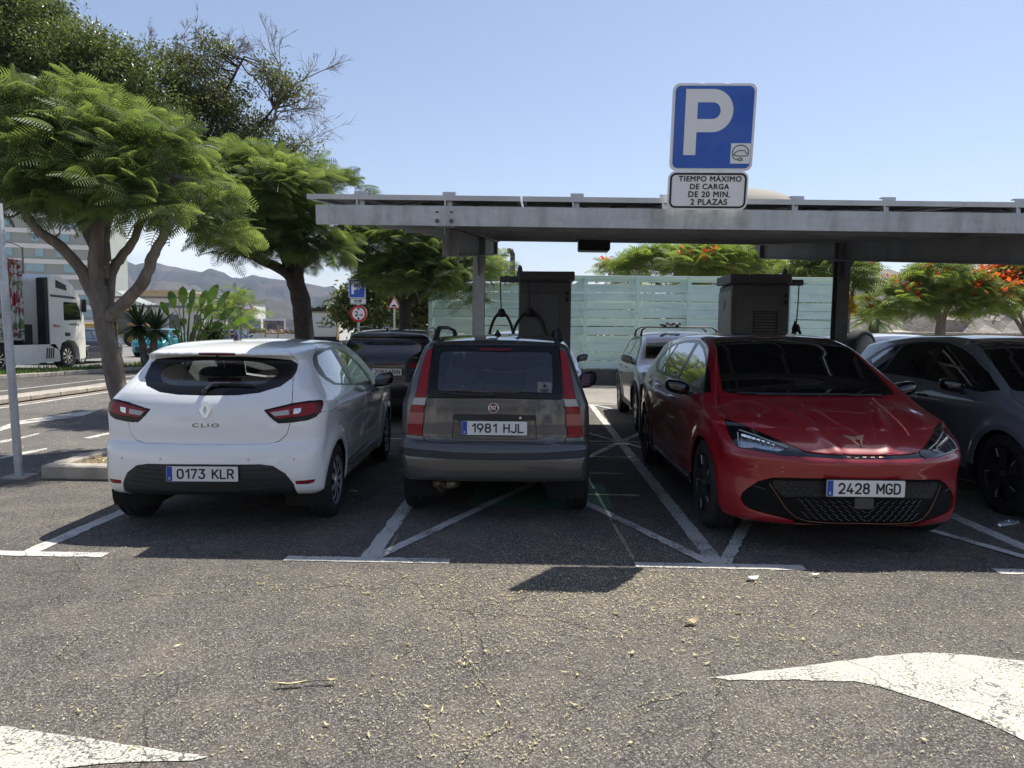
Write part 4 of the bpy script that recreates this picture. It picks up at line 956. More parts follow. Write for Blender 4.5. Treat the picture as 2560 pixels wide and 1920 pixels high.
def cabin(parent, sh, x_front, x_rear, floor=.25, belt=.84, wheel_x=None, seats=True, rear_heads=False):
    k = MB(); w = sh.hw - .16
    k.add([(x_rear, -w*.85, floor), (x_front, -w, floor), (x_front, w, floor), (x_rear, w*.85, floor), (x_rear - .12, -w*.8, belt - .04), (x_rear - .12, w*.8, belt - .04), (x_front, -w, belt), (x_front, w, belt)], [(0, 1, 2, 3), (0, 3, 5, 4), (1, 6, 7, 2), (0, 4, 6, 1), (3, 2, 7, 5)]); k.build('cabin_tub', INTER, parent)
    xd = x_front - .28; k = MB(); k.prism([(xd - .18, belt - .18), (xd - .16, belt - .02), (xd - .06, belt + .03), (x_front + .22, belt + .02), (x_front + .22, belt - .2)], -w, w, frame((0, 0, 0), (1, 0, 0), (0, 0, 1))); k.build('dashboard', INTER, parent)
    k = MB(); yw = .36; m = frame((xd - .30, yw, belt - .03), (0, 1, 0), (.42, 0, .9)); T = np.linspace(0, 2*math.pi, 25); k.tube([(.185*math.cos(t), .185*math.sin(t), 0) for t in T], .016, 8, m, caps=False)
    k.lathe([(.0, .03), (.06, .02), (.07, -.03)], 14, m)
    for a in (0, math.pi, -math.pi/2): k.tube([(.05*math.cos(a), .05*math.sin(a), 0), (.18*math.cos(a), .18*math.sin(a), 0)], .014, 6, m)
    k.tube([(0, 0, -.02), (0, .0, -.28)], .03, 8, m); k.build('steering_wheel', INTER, parent)
    if seats:
        for y in (-.36, .36): seat(parent, xd - .95, y, floor + .03, hw=.225)
        for y in (.33, -.33): seat(parent, x_rear + .42, y, floor - .03, rear_heads, True, .30)
        k = MB(); k.add(*rounded((.02, .11, .035), 3), frame((xd - .25, 0, sh.H - .17))); k.build('rear_view_mirror', INTER, parent)
def put(parent, name, body, segs, mat, offset=0., gap=.0028, lip=.014):
    V, F, Nn = panel(body, segs, offset, gap, lip)
    return mesh_obj(name, V, F, mat, parent, normals=Nn)
def on_body(sh, pts, az, off=.003, el=0):
    d, u, w = view_axes(az, el); p = np.array(pts, float); p = sh.settle(p, 6); g = sh.grad(p); g /= np.linalg.norm(g, axis=1)[:, None]
    return p + g*off
def flip(pts): return [(x, -y, z) for x, y, z in pts]
def sym(half): return half + [(x, -y, z) for x, y, z in half[::-1] if abs(y) > 1e-6]
def seamline(parent, sh, pts, r=.0028, mat=None, off=.0005):
    P = np.array(pts, float); t = np.linspace(0, len(P) - 1, (len(P) - 1)*10 + 1); i = np.minimum(t.astype(int), len(P) - 2); f = (t - i)[:, None]
    return on_body(sh, P[i]*(1 - f) + P[i+1]*f, 0, off)
def arches_cut(b, sh):
    for xc, zc, Rr, _ in sh.arches:
        c = [(xc + Rr*math.cos(a), 0, zc + Rr*math.sin(a)) for a in np.linspace(0, 2*math.pi, 40)[:-1]]
        for az in (90, -90): b.split('arch', c, az)
        for s in (-1, 1): b.split('arch', [(xc - Rr*.98, s*(sh.hw + .1), 0), (xc + Rr*.98, s*(sh.hw + .1), 0), (xc + Rr*.98, s*(sh.hw - .33), 0), (xc - Rr*.98, s*(sh.hw - .33), 0)], 0, -90, snap=False, zmax=zc + .02)
def new_car(kind, label, pose, group=None, z=0.):
    X, Y, a = POSES[pose]; return thing(kind, label, 'car', (X, Y, z), R(a), group)

def outline_band(body, name, pts, az, el=0, **kw): body.split(name, pts, az, el, **kw)
S3 = lambda uv, z=0: [(u, z, v) for u, v in uv]                  # (x, z) pairs for side views
# ---------------------------------------------------------------- the white hatchback, seen from behind
sh = SHAPES['clio']; b = Body(sh, .0125); arches_cut(b, sh)
b.split('tailgate', sym([(.50, 0, 1.405), (.50, .40, 1.392), (.47, .52, 1.345), (.455, .575, 1.275), (.398, .580, 1.20), (.341, .573, 1.152), (.24, .60, 1.06), (.18, .610, .988), (.147, .605, .838), (.134, .582, .747), (.115, .53, .695), (.084, .445, .677), (.044, 0, .674)]), 180, 12)
gl = sym([(.345, 0, 1.316), (.355, .185, 1.314), (.41, .40, 1.300), (.46, .53, 1.285), (.468, .577, 1.255), (.40, .575, 1.19), (.338, .562, 1.152), (.24, .504, 1.096), (.167, .37, 1.052), (.137, .22, 1.036), (.128, 0, 1.033)])
b.split('rear_window', gl, 180, 10, src=['tailgate', 'body'])
b.split('rear_pane', sym([(.40, 0, 1.281), (.406, .25, 1.272), (.41, .38, 1.245), (.385, .445, 1.205), (.325, .435, 1.165), (.25, .375, 1.118), (.205, .25, 1.100), (.2, 0, 1.094)]), 180, 10, src=['rear_window'], smooth=1)
b.split('brake_light', sym([(.312, 0, 1.343), (.312, .140, 1.342), (.337, .135, 1.320), (.34, 0, 1.318)]), 180, 0, src=['tailgate'])
b.split('tail_light', [(.111, -.42, .927), (.135, -.511, .948), (.173, -.612, .973), (.227, -.725, .988), (.301, -.795, .988), (.312, -.808, .979), (.293, -.816, .95), (.259, -.806, .899), (.227, -.777, .867), (.194, -.722, .845), (.146, -.604, .831), (.121, -.522, .829), (.116, -.497, .846), (.111, -.458, .883)], -155, mirror=True)
T = ['tail_light', "tail_light'"]
b.split('lamp_red', [(.114, -.444, .92), (.161, -.595, .953), (.196, -.675, .97), (.245, -.764, .972), (.232, -.772, .923), (.224, -.768, .9), (.206, -.738, .886), (.183, -.689, .876), (.154, -.616, .872), (.125, -.522, .862), (.119, -.498, .868), (.115, -.468, .897)], -155, src=['tail_light'], mirror=True)
b.split('lamp_dark', [(.252, -.768, .975), (.304, -.805, .977), (.286, -.812, .951), (.255, -.803, .902), (.229, -.779, .879), (.223, -.769, .886), (.233, -.773, .923)], -155, src=['tail_light'], mirror=True)
b.split('lamp_white', [(.117, -.466, .909), (.156, -.595, .928), (.149, -.593, .889), (.119, -.494, .881)], -155, src=['lamp_red'], mirror=True)
b.split('lamp_clear', [(.167, -.624, .933), (.187, -.675, .937), (.18, -.671, .909), (.173, -.657, .898), (.159, -.622, .893)], -155, src=['lamp_red'], mirror=True)
b.split('rear_bumper', sym([(0, 0, .680), (0, .44, .681), (0, .53, .70), (0, .585, .75), (0, .603, .826), (0, .72, .846), (0, .775, .868), (0, .81, .90), (0, 1.0, .90), (0, 1.0, .05), (0, 0, .05)]), 180, src=['body'], snap=True)
for az in (90, -90): b.split('rear_bumper', S3([(-.2, .05), (.30, .05), (.32, .40), (.37, .52), (.445, .60), (.25, .872), (-.2, .872)]), az, src=['body'])
b.split('diffuser', sym([(.003, 0, .535), (.03, .41, .532), (.05, .50, .517), (.073, .583, .456), (.104, .632, .375), (.14, .645, .292), (.15, .63, .22), (.1, 0, .20)]), 180, src=['rear_bumper', 'body'])
b.split('reflector', [(.104, -.645, .393), (.185, -.777, .393), (.18, -.768, .373), (.153, -.734, .365), (.114, -.654, .369)], -160, src=['rear_bumper'], mirror=True)
dlo = [(.73, .63, 1.318), (.863, .625, 1.348), (1.342, .626, 1.373), (1.494, .621, 1.378), (1.74, .636, 1.351), (2.015, .67, 1.277), (2.256, .718, 1.171), (2.43, .773, 1.06), (2.45, .80, .99), (2.331, .816, .965), (1.501, .801, 1.015), (.819, .77, 1.070), (.672, .738, 1.12), (.597, .702, 1.175), (.604, .668, 1.234), (.662, .643, 1.287)]
rd = [(.58, 1.24), (.585, 1.16), (.635, 1.06), (.665, .92), (.80, .75), (.93, .62), (1.01, .44), (1.06, .30), (1.60, .30), (1.63, .62), (1.60, .80), (1.475, 1.0), (1.455, 1.39), (.95, 1.385), (.66, 1.31)]
fd = [(1.455, 1.39), (1.475, 1.0), (1.60, .80), (1.63, .62), (1.60, .30), (2.74, .30), (2.83, .50), (2.80, .82), (2.66, .955), (2.44, 1.075), (2.24, 1.20), (2.0, 1.30), (1.74, 1.37)]
for n, o in (('rear_door', rd), ('front_door', fd)):
    b.split(n, [(x, .8, z) for x, z in o], 90, src=['body']); b.split(n + "'", [(x, -.8, z) for x, z in o], -90, src=['body'])
D_ = ['body', 'rear_door', 'front_door']
b.split('window_surround', dlo, 90, src=D_); b.split("window_surround'", flip(dlo), -90, src=['body', "rear_door'", "front_door'"])
for n, o in (('rear_side_pane', [(.80, .65, 1.310), (1.10, .64, 1.345), (1.33, .636, 1.352), (1.405, .795, 1.035), (.90, .77, 1.078), (.745, .73, 1.14), (.73, .67, 1.25)]), ('front_side_pane', [(1.475, .635, 1.352), (1.60, .64, 1.345), (1.781, .653, 1.312), (2.065, .70, 1.208), (2.25, .745, 1.112), (2.33, .78, 1.00), (1.515, .798, 1.030)])):
    b.split(n, o, 90, src=['window_surround']); b.split(n + "'", flip(o), -90, src=["window_surround'"])
b.split('windscreen', sym([(2.38, 0, 1.34), (2.36, .45, 1.325), (2.36, .545, 1.30), (2.86, .68, 1.03), (2.98, .50, .995), (3.03, 0, .995)]), 0, 40, src=['body'])
WP = paint('white_paint', (.84, .85, .84), 0, .4, 0, .03)
car = new_car('parked_car', 'white hatchback seen from behind at the left, its licence plate in the black bumper', 'clio')
body = put(car, 'body', b, ['body'], WP)
tg = put(car, 'tailgate', b, ['tailgate'], WP); bp = put(car, 'rear_bumper', b, ['rear_bumper'], WP)
put(tg, 'window_frame', b, ['rear_window'], FRIT, .0005); put(tg, 'rear_window', b, ['rear_pane'], GL_CLEAR, -.001, 0, 0); put(tg, 'brake_light', b, ['brake_light'], REDD, -.002)
put(bp, 'diffuser', b, ['diffuser'], TRIM, -.004, .001, .01)
for s in ('', "'"):
    put(bp, 'reflector', b, ['reflector' + s], REDL, .001)
    tl = put(car, 'tail_light', b, ['tail_light' + s], FRIT, .004); put(tl, 'red_lens', b, ['lamp_red' + s], REDL, .0045, 0, 0); put(tl, 'dark_lens', b, ['lamp_dark' + s], REDD, .0045, 0, 0); put(tl, 'white_lens', b, ['lamp_white' + s], WHITEL, .0055, 0, 0); put(tl, 'clear_lens', b, ['lamp_clear' + s], REFL, .0055, 0, 0)
    d1 = put(car, 'rear_door', b, ['rear_door' + s], WP); d2 = put(car, 'front_door', b, ['front_door' + s], WP)
    put(car, 'window_surround', b, ['window_surround' + s], FRIT, .001, .0005); put(d1, 'side_window', b, ['rear_side_pane' + s], GL_CLEAR, -.002, 0, 0); put(d2, 'side_window', b, ['front_side_pane' + s], GL_CLEAR, -.002, 0, 0)
    sg_ = -1 if s else 1
    k = MB(); k.tube(on_body(sh, [(1.30, sg_*.85, .90), (1.36, sg_*.86, .905), (1.42, sg_*.86, .905), (1.46, sg_*.85, .90)], 0, .022), [.010, .014, .014, .01], 8); k.build('door_handle', WP if 0 else TRIM, d1 if 0 else d2).location = (1.0, 0, .0)
    k = MB(); P_ = on_body(sh, [(1.0, sg_*.83, .36), (1.3, sg_*.83, .37), (1.9, sg_*.83, .375), (2.4, sg_*.83, .37), (2.74, sg_*.83, .34)], 0, .006); k.tube(P_, [.02, .05, .06, .055, .02], 8, flat=.35); k.build('side_moulding', TRIM, car)
put(car, 'windscreen', b, ['windscreen'], GL_CLEAR, -.002, 0, 0)
wells(car, sh); cabin(car, sh, 2.72, .62, .26, .86)
for x in (.63, 3.219):
    for s in (-1, 1): wheel(car, x, s*.752, .30, .303, .185, s, 'ten', .195, RIMS)
for s in (-1, 1): mirror(car, 2.50, .925, 1.005, s, GLOSSB, (.07, .10, .075))
number_plate(car, '0173 KLR', -.004, .0, .467, -1)
k = MB(); m = frame((.078, 0, .928), (0, -1, 0), (.12, 0, .99)); O_ = [(-.015, .060), (.015, .060), (.0475, 0), (.015, -.060), (-.015, -.060), (-.0475, 0)]; I_ = [(0, .03), (.0, .03), (.0135, 0), (0, -.03), (0, -.03), (-.0135, 0)]
k.ring(O_, I_, -.004, .007, m); k.build('emblem', CHROME, tg, bevel=.002)
k = MB(); V, F = fit(text_geo('CLIO', .05, .0015, .0015, spacing=1.35), .198, .030); k.add(V, F, frame((.0655, -.004, .816), (0, -1, 0), (.1, 0, 1))); k.build('lettering', plain('badge_chrome', (.25, .255, .26), .25, .8), tg)
k = MB(); k.tube(on_body(sh, [(.15, .02, 1.062), (.2, -.02, 1.098), (.21, -.18, 1.098), (.2, -.31, 1.095)], 0, .018), [.016, .013, .010, .006], 8); k.tube(on_body(sh, [(.2, -.05, 1.103), (.2, .2, 1.098), (.2, -.33, 1.098)][::2], 0, .006), .006, 6); k.lathe([(.022, 0), (.020, .02), (.0, .022)], 12, frame(on_body(sh, [(.145, .03, 1.052)], 0)[0], (0, -1, 0), (.3, 0, .95))); k.build('wiper', TRIM, tg)
k = MB(); k.lathe([(.036, 0), (.030, .012), (.012, .035), (.008, .05)], 12, frame((.86, .04, 1.432)), cap=True); k.tube([(.86, .04, 1.47), (.78, .055, 1.56), (.70, .07, 1.645)], [.009, .008, .006], 6); k.build('antenna', BLACKP, car)
for y in (.643, .307, -.325, -.656):
    k = MB(); p_ = on_body(sh, [(.05, y, .567)], 0, .0008)[0]; k.lathe([(.010, .002), (.0115, -.002)], 14, frame(p_, (0, -1, 0), (0, 0, 1)), cap=True); k.build('parking_sensor', plain('sensor_white', (.60, .61, .60), .5), bp)
for z, w_ in ((.49, .56), (.455, .585), (.415, .60), (.375, .62), (.325, .63)):
    for s in (-1, 1):
        a0 = .30 if z > .4 else 0; k = MB(); k.tube(on_body(sh, [(.02, s*(a0 + (w_ - .05 - a0)*t), z + .01*t*t) for t in np.linspace(0, 1, 12)], 0, -.003), .006, 6, flat=.8); k.build('bumper_rib', TRIM, bp)
k = MB(); k.prism(rrect(.145, .03, .012), -.01, .004, frame((.040, -.06, .655), (0, -1, 0), (0, 0, 1))); k.build('tailgate_handle', WP, tg)

# ---------------------------------------------------------------- the small grey car in the middle
sh = SHAPES['panda']; b = Body(sh, .0125); arches_cut(b, sh)
b.split('tailgate', sym([(.285, 0, 1.430), (.285, .40, 1.424), (.28, .515, 1.412), (.27, .525, 1.38), (.19, .535, 1.207), (.13, .549, .99), (.112, .575, .70), (.095, .56, .652), (.07, .49, .638), (.039, 0, .630)]), 180, 5)
b.split('tail_light', [(.268, .517, 1.389), (.272, .552, 1.372), (.258, .580, 1.321), (.205, .604, 1.207), (.16, .630, 1.055), (.152, .648, .988), (.153, .678, .91), (.15, .697, .804), (.147, .708, .69), (.113, .581, .686), (.128, .567, .90), (.132, .549, 1.0), (.188, .531, 1.207)], 180, mirror=False)
b.split("tail_light'", [(x, -y, z) for x, y, z in [(.268, .517, 1.389), (.272, .552, 1.372), (.258, .580, 1.321), (.205, .604, 1.207), (.16, .630, 1.055), (.152, .648, .988), (.153, .678, .91), (.15, .697, .804), (.147, .708, .69), (.113, .581, .686), (.128, .567, .90), (.132, .549, 1.0), (.188, .531, 1.207)]], 180)
b.split('rear_window', sym([(.262, 0, 1.417), (.275, .35, 1.415), (.28, .512, 1.408), (.19, .524, 1.207), (.13, .540, .99), (.102, 0, .996)]), 180, src=['tailgate', 'body'])
b.split('rear_pane', sym([(.245, 0, 1.362), (.25, .425, 1.362), (.24, .455, 1.335), (.185, .458, 1.235), (.13, .465, 1.08), (.122, .445, 1.050), (.11, 0, 1.042)]), 180, src=['rear_window'])
b.split('brake_light', sym([(.257, 0, 1.395), (.257, .16, 1.395), (.24, .11, 1.368), (.24, 0, 1.367)]), 180, src=['rear_window', 'rear_pane'])
for s, ss in ((1, ''), (-1, "'")):
    b.split('lamp_white' + ss, [(.15, s*.70, .990), (.13, s*.54, .992), (.13, s*.54, .932), (.15, s*.70, .934)], 180, src=['tail_light' + ss]); b.split('lamp_pink' + ss, [(.15, s*.75, .872), (.13, s*.54, .875), (.13, s*.54, .778), (.15, s*.75, .778)], 180, src=['tail_light' + ss])
b.split('rear_bumper', sym([(0, 0, .636), (0, .47, .644), (0, .545, .66), (0, .575, .688), (0, .71, .694), (0, 1, .70), (0, 1, .05), (0, 0, .05)]), 180, src=['body'])
for az in (90, -90): b.split('rear_bumper', S3([(-.2, .05), (.28, .05), (.30, .40), (.36, .52), (.42, .57), (.30, .69), (-.2, .695)]), az, src=['body'])
b.split('bumper_strip', sym([(.01, 0, .566), (.018, .34, .572), (.08, .70, .59), (.14, .80, .595), (.14, .80, .55), (.068, .69, .534), (.007, .34, .522), (.001, 0, .519)]), 180, src=['rear_bumper'])
b.split('plate_recess', sym([(.09, 0, .865), (.094, .325, .862), (.083, .336, .672), (.08, 0, .669)]), 180, src=['tailgate'])
dlo = [(.42, .6, 1.33), (.52, .6, 1.37), (1.9, .6, 1.40), (2.25, .6, 1.30), (2.62, .7, 1.04), (2.62, .7, .985), (.60, .7, 1.0), (.45, .7, 1.06)]
rd = [(.50, 1.40), (.48, 1.02), (.60, .80), (.88, .66), (1.0, .32), (1.50, .32), (1.50, 1.41)]; fd = [(1.50, 1.41), (1.50, .32), (2.5, .32), (2.60, .6), (2.66, 1.04), (2.27, 1.33), (1.95, 1.42)]
for n, o in (('rear_door', rd), ('front_door', fd)):
    b.split(n, [(x, .8, z) for x, z in o], 90, src=['body']); b.split(n + "'", [(x, -.8, z) for x, z in o], -90, src=['body'])
b.split('window_surround', dlo, 90, src=['body', 'rear_door', 'front_door']); b.split("window_surround'", flip(dlo), -90, src=['body', "rear_door'", "front_door'"])
for n, o in (('rear_side_pane', [(.56, 1.34), (1.44, 1.37), (1.44, 1.03), (.60, 1.04)]), ('front_side_pane', [(1.56, 1.37), (1.88, 1.36), (2.18, 1.28), (2.50, 1.06), (2.48, 1.02), (1.56, 1.03)])):
    b.split(n, [(x, .7, z) for x, z in o], 90, src=['window_surround']); b.split(n + "'", [(x, -.7, z) for x, z in o], -90, src=["window_surround'"])
b.split('windscreen', sym([(2.18, 0, 1.43), (2.18, .56, 1.39), (2.62, .63, 1.12), (2.76, 0, 1.06)]), 0, 40, src=['body'])
GP_ = paint('grey_paint', (.082, .081, .082), .35, .36, .22, .03)
car = new_car('parked_car', 'small boxy dark grey car with tall red tail lamps, seen from behind', 'panda')
body = put(car, 'body', b, ['body'], GP_); tg = put(car, 'tailgate', b, ['tailgate'], GP_); bp = put(car, 'rear_bumper', b, ['rear_bumper'], GP_)
put(bp, 'bumper_strip', b, ['bumper_strip'], TRIM, .004, 0, .006); put(tg, 'plate_recess', b, ['plate_recess'], GP_, -.006, .001, .004)
put(tg, 'window_frame', b, ['rear_window'], FRIT, .0005); put(tg, 'rear_window', b, ['rear_pane'], GL_CLEAR, -.001, 0, 0); put(tg, 'brake_light', b, ['brake_light'], REDD, .004)
for s in ('', "'"):
    tl = put(car, 'tail_light', b, ['tail_light' + s], REDL, .005); put(tl, 'white_lens', b, ['lamp_white' + s], WHITEL, .005, 0, 0); put(tl, 'pink_lens', b, ['lamp_pink' + s], PINKL, .005, 0, 0)
    d1 = put(car, 'rear_door', b, ['rear_door' + s], GP_); d2 = put(car, 'front_door', b, ['front_door' + s], GP_)
    put(car, 'window_surround', b, ['window_surround' + s], FRIT, .001, .0005); put(d1, 'side_window', b, ['rear_side_pane' + s], GL_CLEAR, -.002, 0, 0); put(d2, 'side_window', b, ['front_side_pane' + s], GL_CLEAR, -.002, 0, 0)
put(car, 'windscreen', b, ['windscreen'], GL_CLEAR, -.002, 0, 0)
wells(car, sh); cabin(car, sh, 2.55, .50, .27, .90)
for x in (.60, 2.90):
    for s in (-1, 1): wheel(car, x, s*.695, .285, .288, .165, s, 'ten', .185, RIMS)
for s in (-1, 1):
    mirror(car, 1.98, .895, 1.03, s, BLACKP, (.07, .095, .085))
    k = MB(); k.tube([(.60, s*.535, 1.45), (.64, s*.53, 1.50), (.70, s*.52, 1.548), (.80, s*.52, 1.556), (1.5, s*.53, 1.562), (2.1, s*.53, 1.535), (2.25, s*.53, 1.47)], [.03, .026, .022, .017, .016, .018, .03], 8); k.build('roof_rail', TRIM, car)
number_plate(car, '1981 HJL', .072, 0, .760, -1, tilt=.06)
k = MB(); k.prism(rrect(.66, .042, .018), -.01, .016, frame((.088, .003, .845), (0, -1, 0), (0, 0, 1))); k.build('tailgate_handle', TRIM, tg, bevel=.005)
k = MB(); k.lathe([(.010, .018), (.010, .012)], 12, frame((.086, -.205, .845), (0, -1, 0), (0, 0, 1)), cap=True); k.build('lock', CHROME, tg)
k = MB(); m = frame((.090, .009, .919), (0, -1, 0), (.12, 0, 1)); k.lathe([(.042, .0), (.042, .006), (.036, .008), (.035, .004)], 28, m, mi=0); k.lathe([(.035, .004), (.0, .006)], 28, m, mi=1); k.build('emblem', None, tg, mats=[CHROME, plain('badge_red', (.10, .012, .014), .25)])
k = MB(); V, F = fit(text_geo('FIAT', .03, .001, .001, sx=.7), .046, .036); k.add(V + [0, 0, .006], F, m); k.build('lettering', CHROME, tg)
k = MB(); k.tube(on_body(sh, [(.105, .0, 1.022), (.11, .10, 1.018), (.115, .28, 1.024), (.12, .43, 1.034)], 0, .016), [.016, .012, .010, .006], 8); k.build('wiper', TRIM, tg)
k = MB(); P_ = on_body(sh, [(.14, -.34, 1.128), (.14, -.452, 1.126), (.13, -.450, 1.042), (.12, -.338, 1.044)], 0, .0015); k.add(P_, [(0, 1, 2, 3)]); k.build('sticker', plain('window_sticker', (.16, .165, .17), .5), tg)
k = MB(); V, F = fit(text_geo('BABY', .03, .0003, .0008), .07); m = frame(on_body(sh, [(.125, -.396, 1.062)], 0, .003)[0], (0, -1, 0), (.22, 0, 1)); k.add(V, F, m); V, F = text_geo('on board', .012, .0003, .0002); k.add(V + [0, -.016, 0], F, m); k.prism([(-.02, .03), (-.005, .022), (.012, .024), (.022, .036), (.010, .036), (.002, .048), (-.006, .058), (-.012, .05), (-.004, .04)], 0, .0008, m); k.build('sticker_lettering', INK, tg)
k = MB(); k.tube(on_body(sh, [(.06, -.40 - .012*i, .648 + .009*math.sin(i*.6)) for i in range(11)], 0, .002), .0016, 5); k.build('car_decal', ALU, tg)
k = MB(); k.lathe([(.036, 0), (.030, .012), (.012, .035), (.008, .05)], 12, frame((.80, .01, 1.492)), cap=True); k.tube([(.80, .01, 1.53), (.66, .01, 1.66)], [.007, .004], 6) if 0 else None; k.build('antenna', BLACKP, car)
k = MB(); k.lathe([(.016, 0), (.014, .008)], 12, frame((.20, .008, 1.442)), cap=True); k.build('washer_jet', BLACKP, car)
k = MB(); k.add(*rounded((.16, .115, .045), 3), frame((.28, .40, .285))); k.tube([(.22, .40, .295), (.10, .415, .285), (.045, .42, .280)], [.028, .030, .033], 14, caps=False); k.build('exhaust', plain('rusty_steel', (.20, .165, .12), .5, .6, .5, 12), car)

# ---------------------------------------------------------------- the two electric hatchbacks, nose to the camera
sh = SHAPES['born']; b = Body(sh, .0125); arches_cut(b, sh)
b.split('roof', sym([(2.44, 0, 1.50), (2.42, .45, 1.485), (2.38, .575, 1.462), (1.6, .60, 1.47), (.9, .60, 1.45), (.45, .50, 1.42), (.40, 0, 1.45)]), 0, 89, src=['body'])
b.split('windscreen', sym([(2.44, 0, 1.497), (2.42, .45, 1.485), (2.40, .565, 1.465), (2.70, .602, 1.335), (3.02, .652, 1.205), (3.26, .690, 1.065), (3.30, .67, 1.045), (3.36, .50, 1.036), (3.415, 0, 1.034)]), 0, 35, src=['body', 'roof'])
hl = [(3.745, -.801, .892), (3.75, -.785, .893), (3.79, -.764, .884), (3.939, -.649, .838), (4.078, -.539, .796), (4.163, -.468, .762), (4.208, -.41, .742), (4.24, -.395, .715), (4.246, -.42, .700), (4.216, -.509, .692), (4.168, -.592, .700), (4.096, -.694, .712), (4.048, -.756, .714), (4.021, -.779, .723), (3.983, -.794, .745), (3.85, -.806, .821)]
b.split('headlight', hl, -28, src=['body'], mirror=True)
b.split('lamp_chrome', [(3.904, -.732, .827), (3.939, -.70, .820), (4.079, -.59, .785), (4.181, -.486, .746), (4.191, -.514, .731), (4.186, -.549, .719), (4.149, -.611, .723), (4.087, -.692, .732), (4.037, -.76, .726), (4.002, -.761, .759)], -28, src=['headlight'], mirror=True)
b.split('nose_strip', sym([(4.28, 0, .7165), (4.265, .25, .7185), (4.235, .37, .728), (4.20, .44, .745), (4.22, .44, .69), (4.25, .40, .697), (4.284, .25, .693), (4.299, 0, .690)]), 0, src=['body'])
b.split('bonnet', sym([(4.28, 0, .7175), (4.265, .25, .7195), (4.235, .37, .729), (4.20, .43, .746), (4.08, .539, .797), (3.94, .649, .839), (3.79, .764, .885), (3.60, .775, .93), (3.36, .745, 1.02), (3.28, .70, 1.06), (3.40, .40, 1.036), (3.43, 0, 1.03)]), 0, 55, src=['body'])
gr = [(4.298, 0, .552), (4.279, .27, .550), (4.20, .50, .537), (4.165, .57, .528), (4.115, .65, .492), (4.068, .723, .42), (4.051, .747, .386), (4.05, .752, .35), (4.07, .73, .31), (4.10, .69, .288), (4.20, .50, .258), (4.225, .44, .240), (4.22, .40, .195), (4.22, 0, .195)]
b.split('grille', sym(gr), 0, src=['body'])
b.split('grille_insert', sym([(4.3, 0, .536), (4.277, .258, .534), (4.17, .565, .512), (4.165, .57, .470), (4.20, .505, .400), (4.235, .43, .413), (4.28, .25, .423), (4.3, 0, .425)]), 0, src=['grille'])
dlo = [(1.40, .81, 1.095), (1.30, .795, 1.145), (1.24, .763, 1.207), (1.20, .709, 1.307), (1.274, .652, 1.408), (1.546, .626, 1.447), (1.886, .609, 1.462), (2.17, .611, 1.452), (2.442, .638, 1.402), (2.686, .673, 1.330), (3.012, .718, 1.190), (3.26, .752, 1.05), (3.10, .84, 1.018), (2.503, .826, 1.052), (2.123, .821, 1.070), (1.857, .819, 1.080)]
dlo = [(.62, .7, 1.20), (.85, .7, 1.33), (1.05, .68, 1.405)] + dlo[5:] + [(1.40, .81, 1.088), (.95, .8, 1.10)]
rd = [(.90, 1.45), (.72, 1.22), (.86, 1.09), (1.05, .78), (1.16, .42), (1.2, .30), (2.08, .30), (2.10, .95), (2.07, 1.49)]; fd = [(2.07, 1.49), (2.10, .95), (2.08, .30), (3.02, .30), (3.07, .60), (3.06, .95), (3.20, 1.03), (2.98, 1.22), (2.70, 1.345), (2.46, 1.42)]
for n, o in (('rear_door', rd), ('front_door', fd)):
    b.split(n, [(x, .8, z) for x, z in o], 90, src=['body']); b.split(n + "'", [(x, -.8, z) for x, z in o], -90, src=['body'])
b.split('window_surround', dlo, 90, src=['body', 'rear_door', 'front_door', 'roof']); b.split("window_surround'", flip(dlo), -90, src=['body', "rear_door'", "front_door'", 'roof'])
for n, o in (('quarter_pane', [(.80, 1.23), (.98, 1.345), (1.22, 1.40), (1.30, 1.405), (1.22, 1.12), (.98, 1.13)]), ('rear_side_pane', [(1.36, 1.41), (1.60, 1.430), (2.02, 1.435), (2.08, 1.10), (1.80, 1.105), (1.28, 1.12)]), ('front_side_pane', [(2.14, 1.43), (2.42, 1.382), (2.66, 1.312), (2.94, 1.195), (3.02, 1.06), (2.5, 1.075), (2.16, 1.095)])):
    b.split(n, [(x, .7, z) for x, z in o], 90, src=['window_surround']); b.split(n + "'", [(x, -.7, z) for x, z in o], -90, src=["window_surround'"])
b.split('sill', [(1.0, .85, .36), (3.12, .85, .36), (3.12, .85, .12), (1.0, .85, .12)], 90, src=['body']); b.split('sill', [(1.0, -.85, .36), (3.12, -.85, .36), (3.12, -.85, .12), (1.0, -.85, .12)], -90, src=['body'])
born_body = b
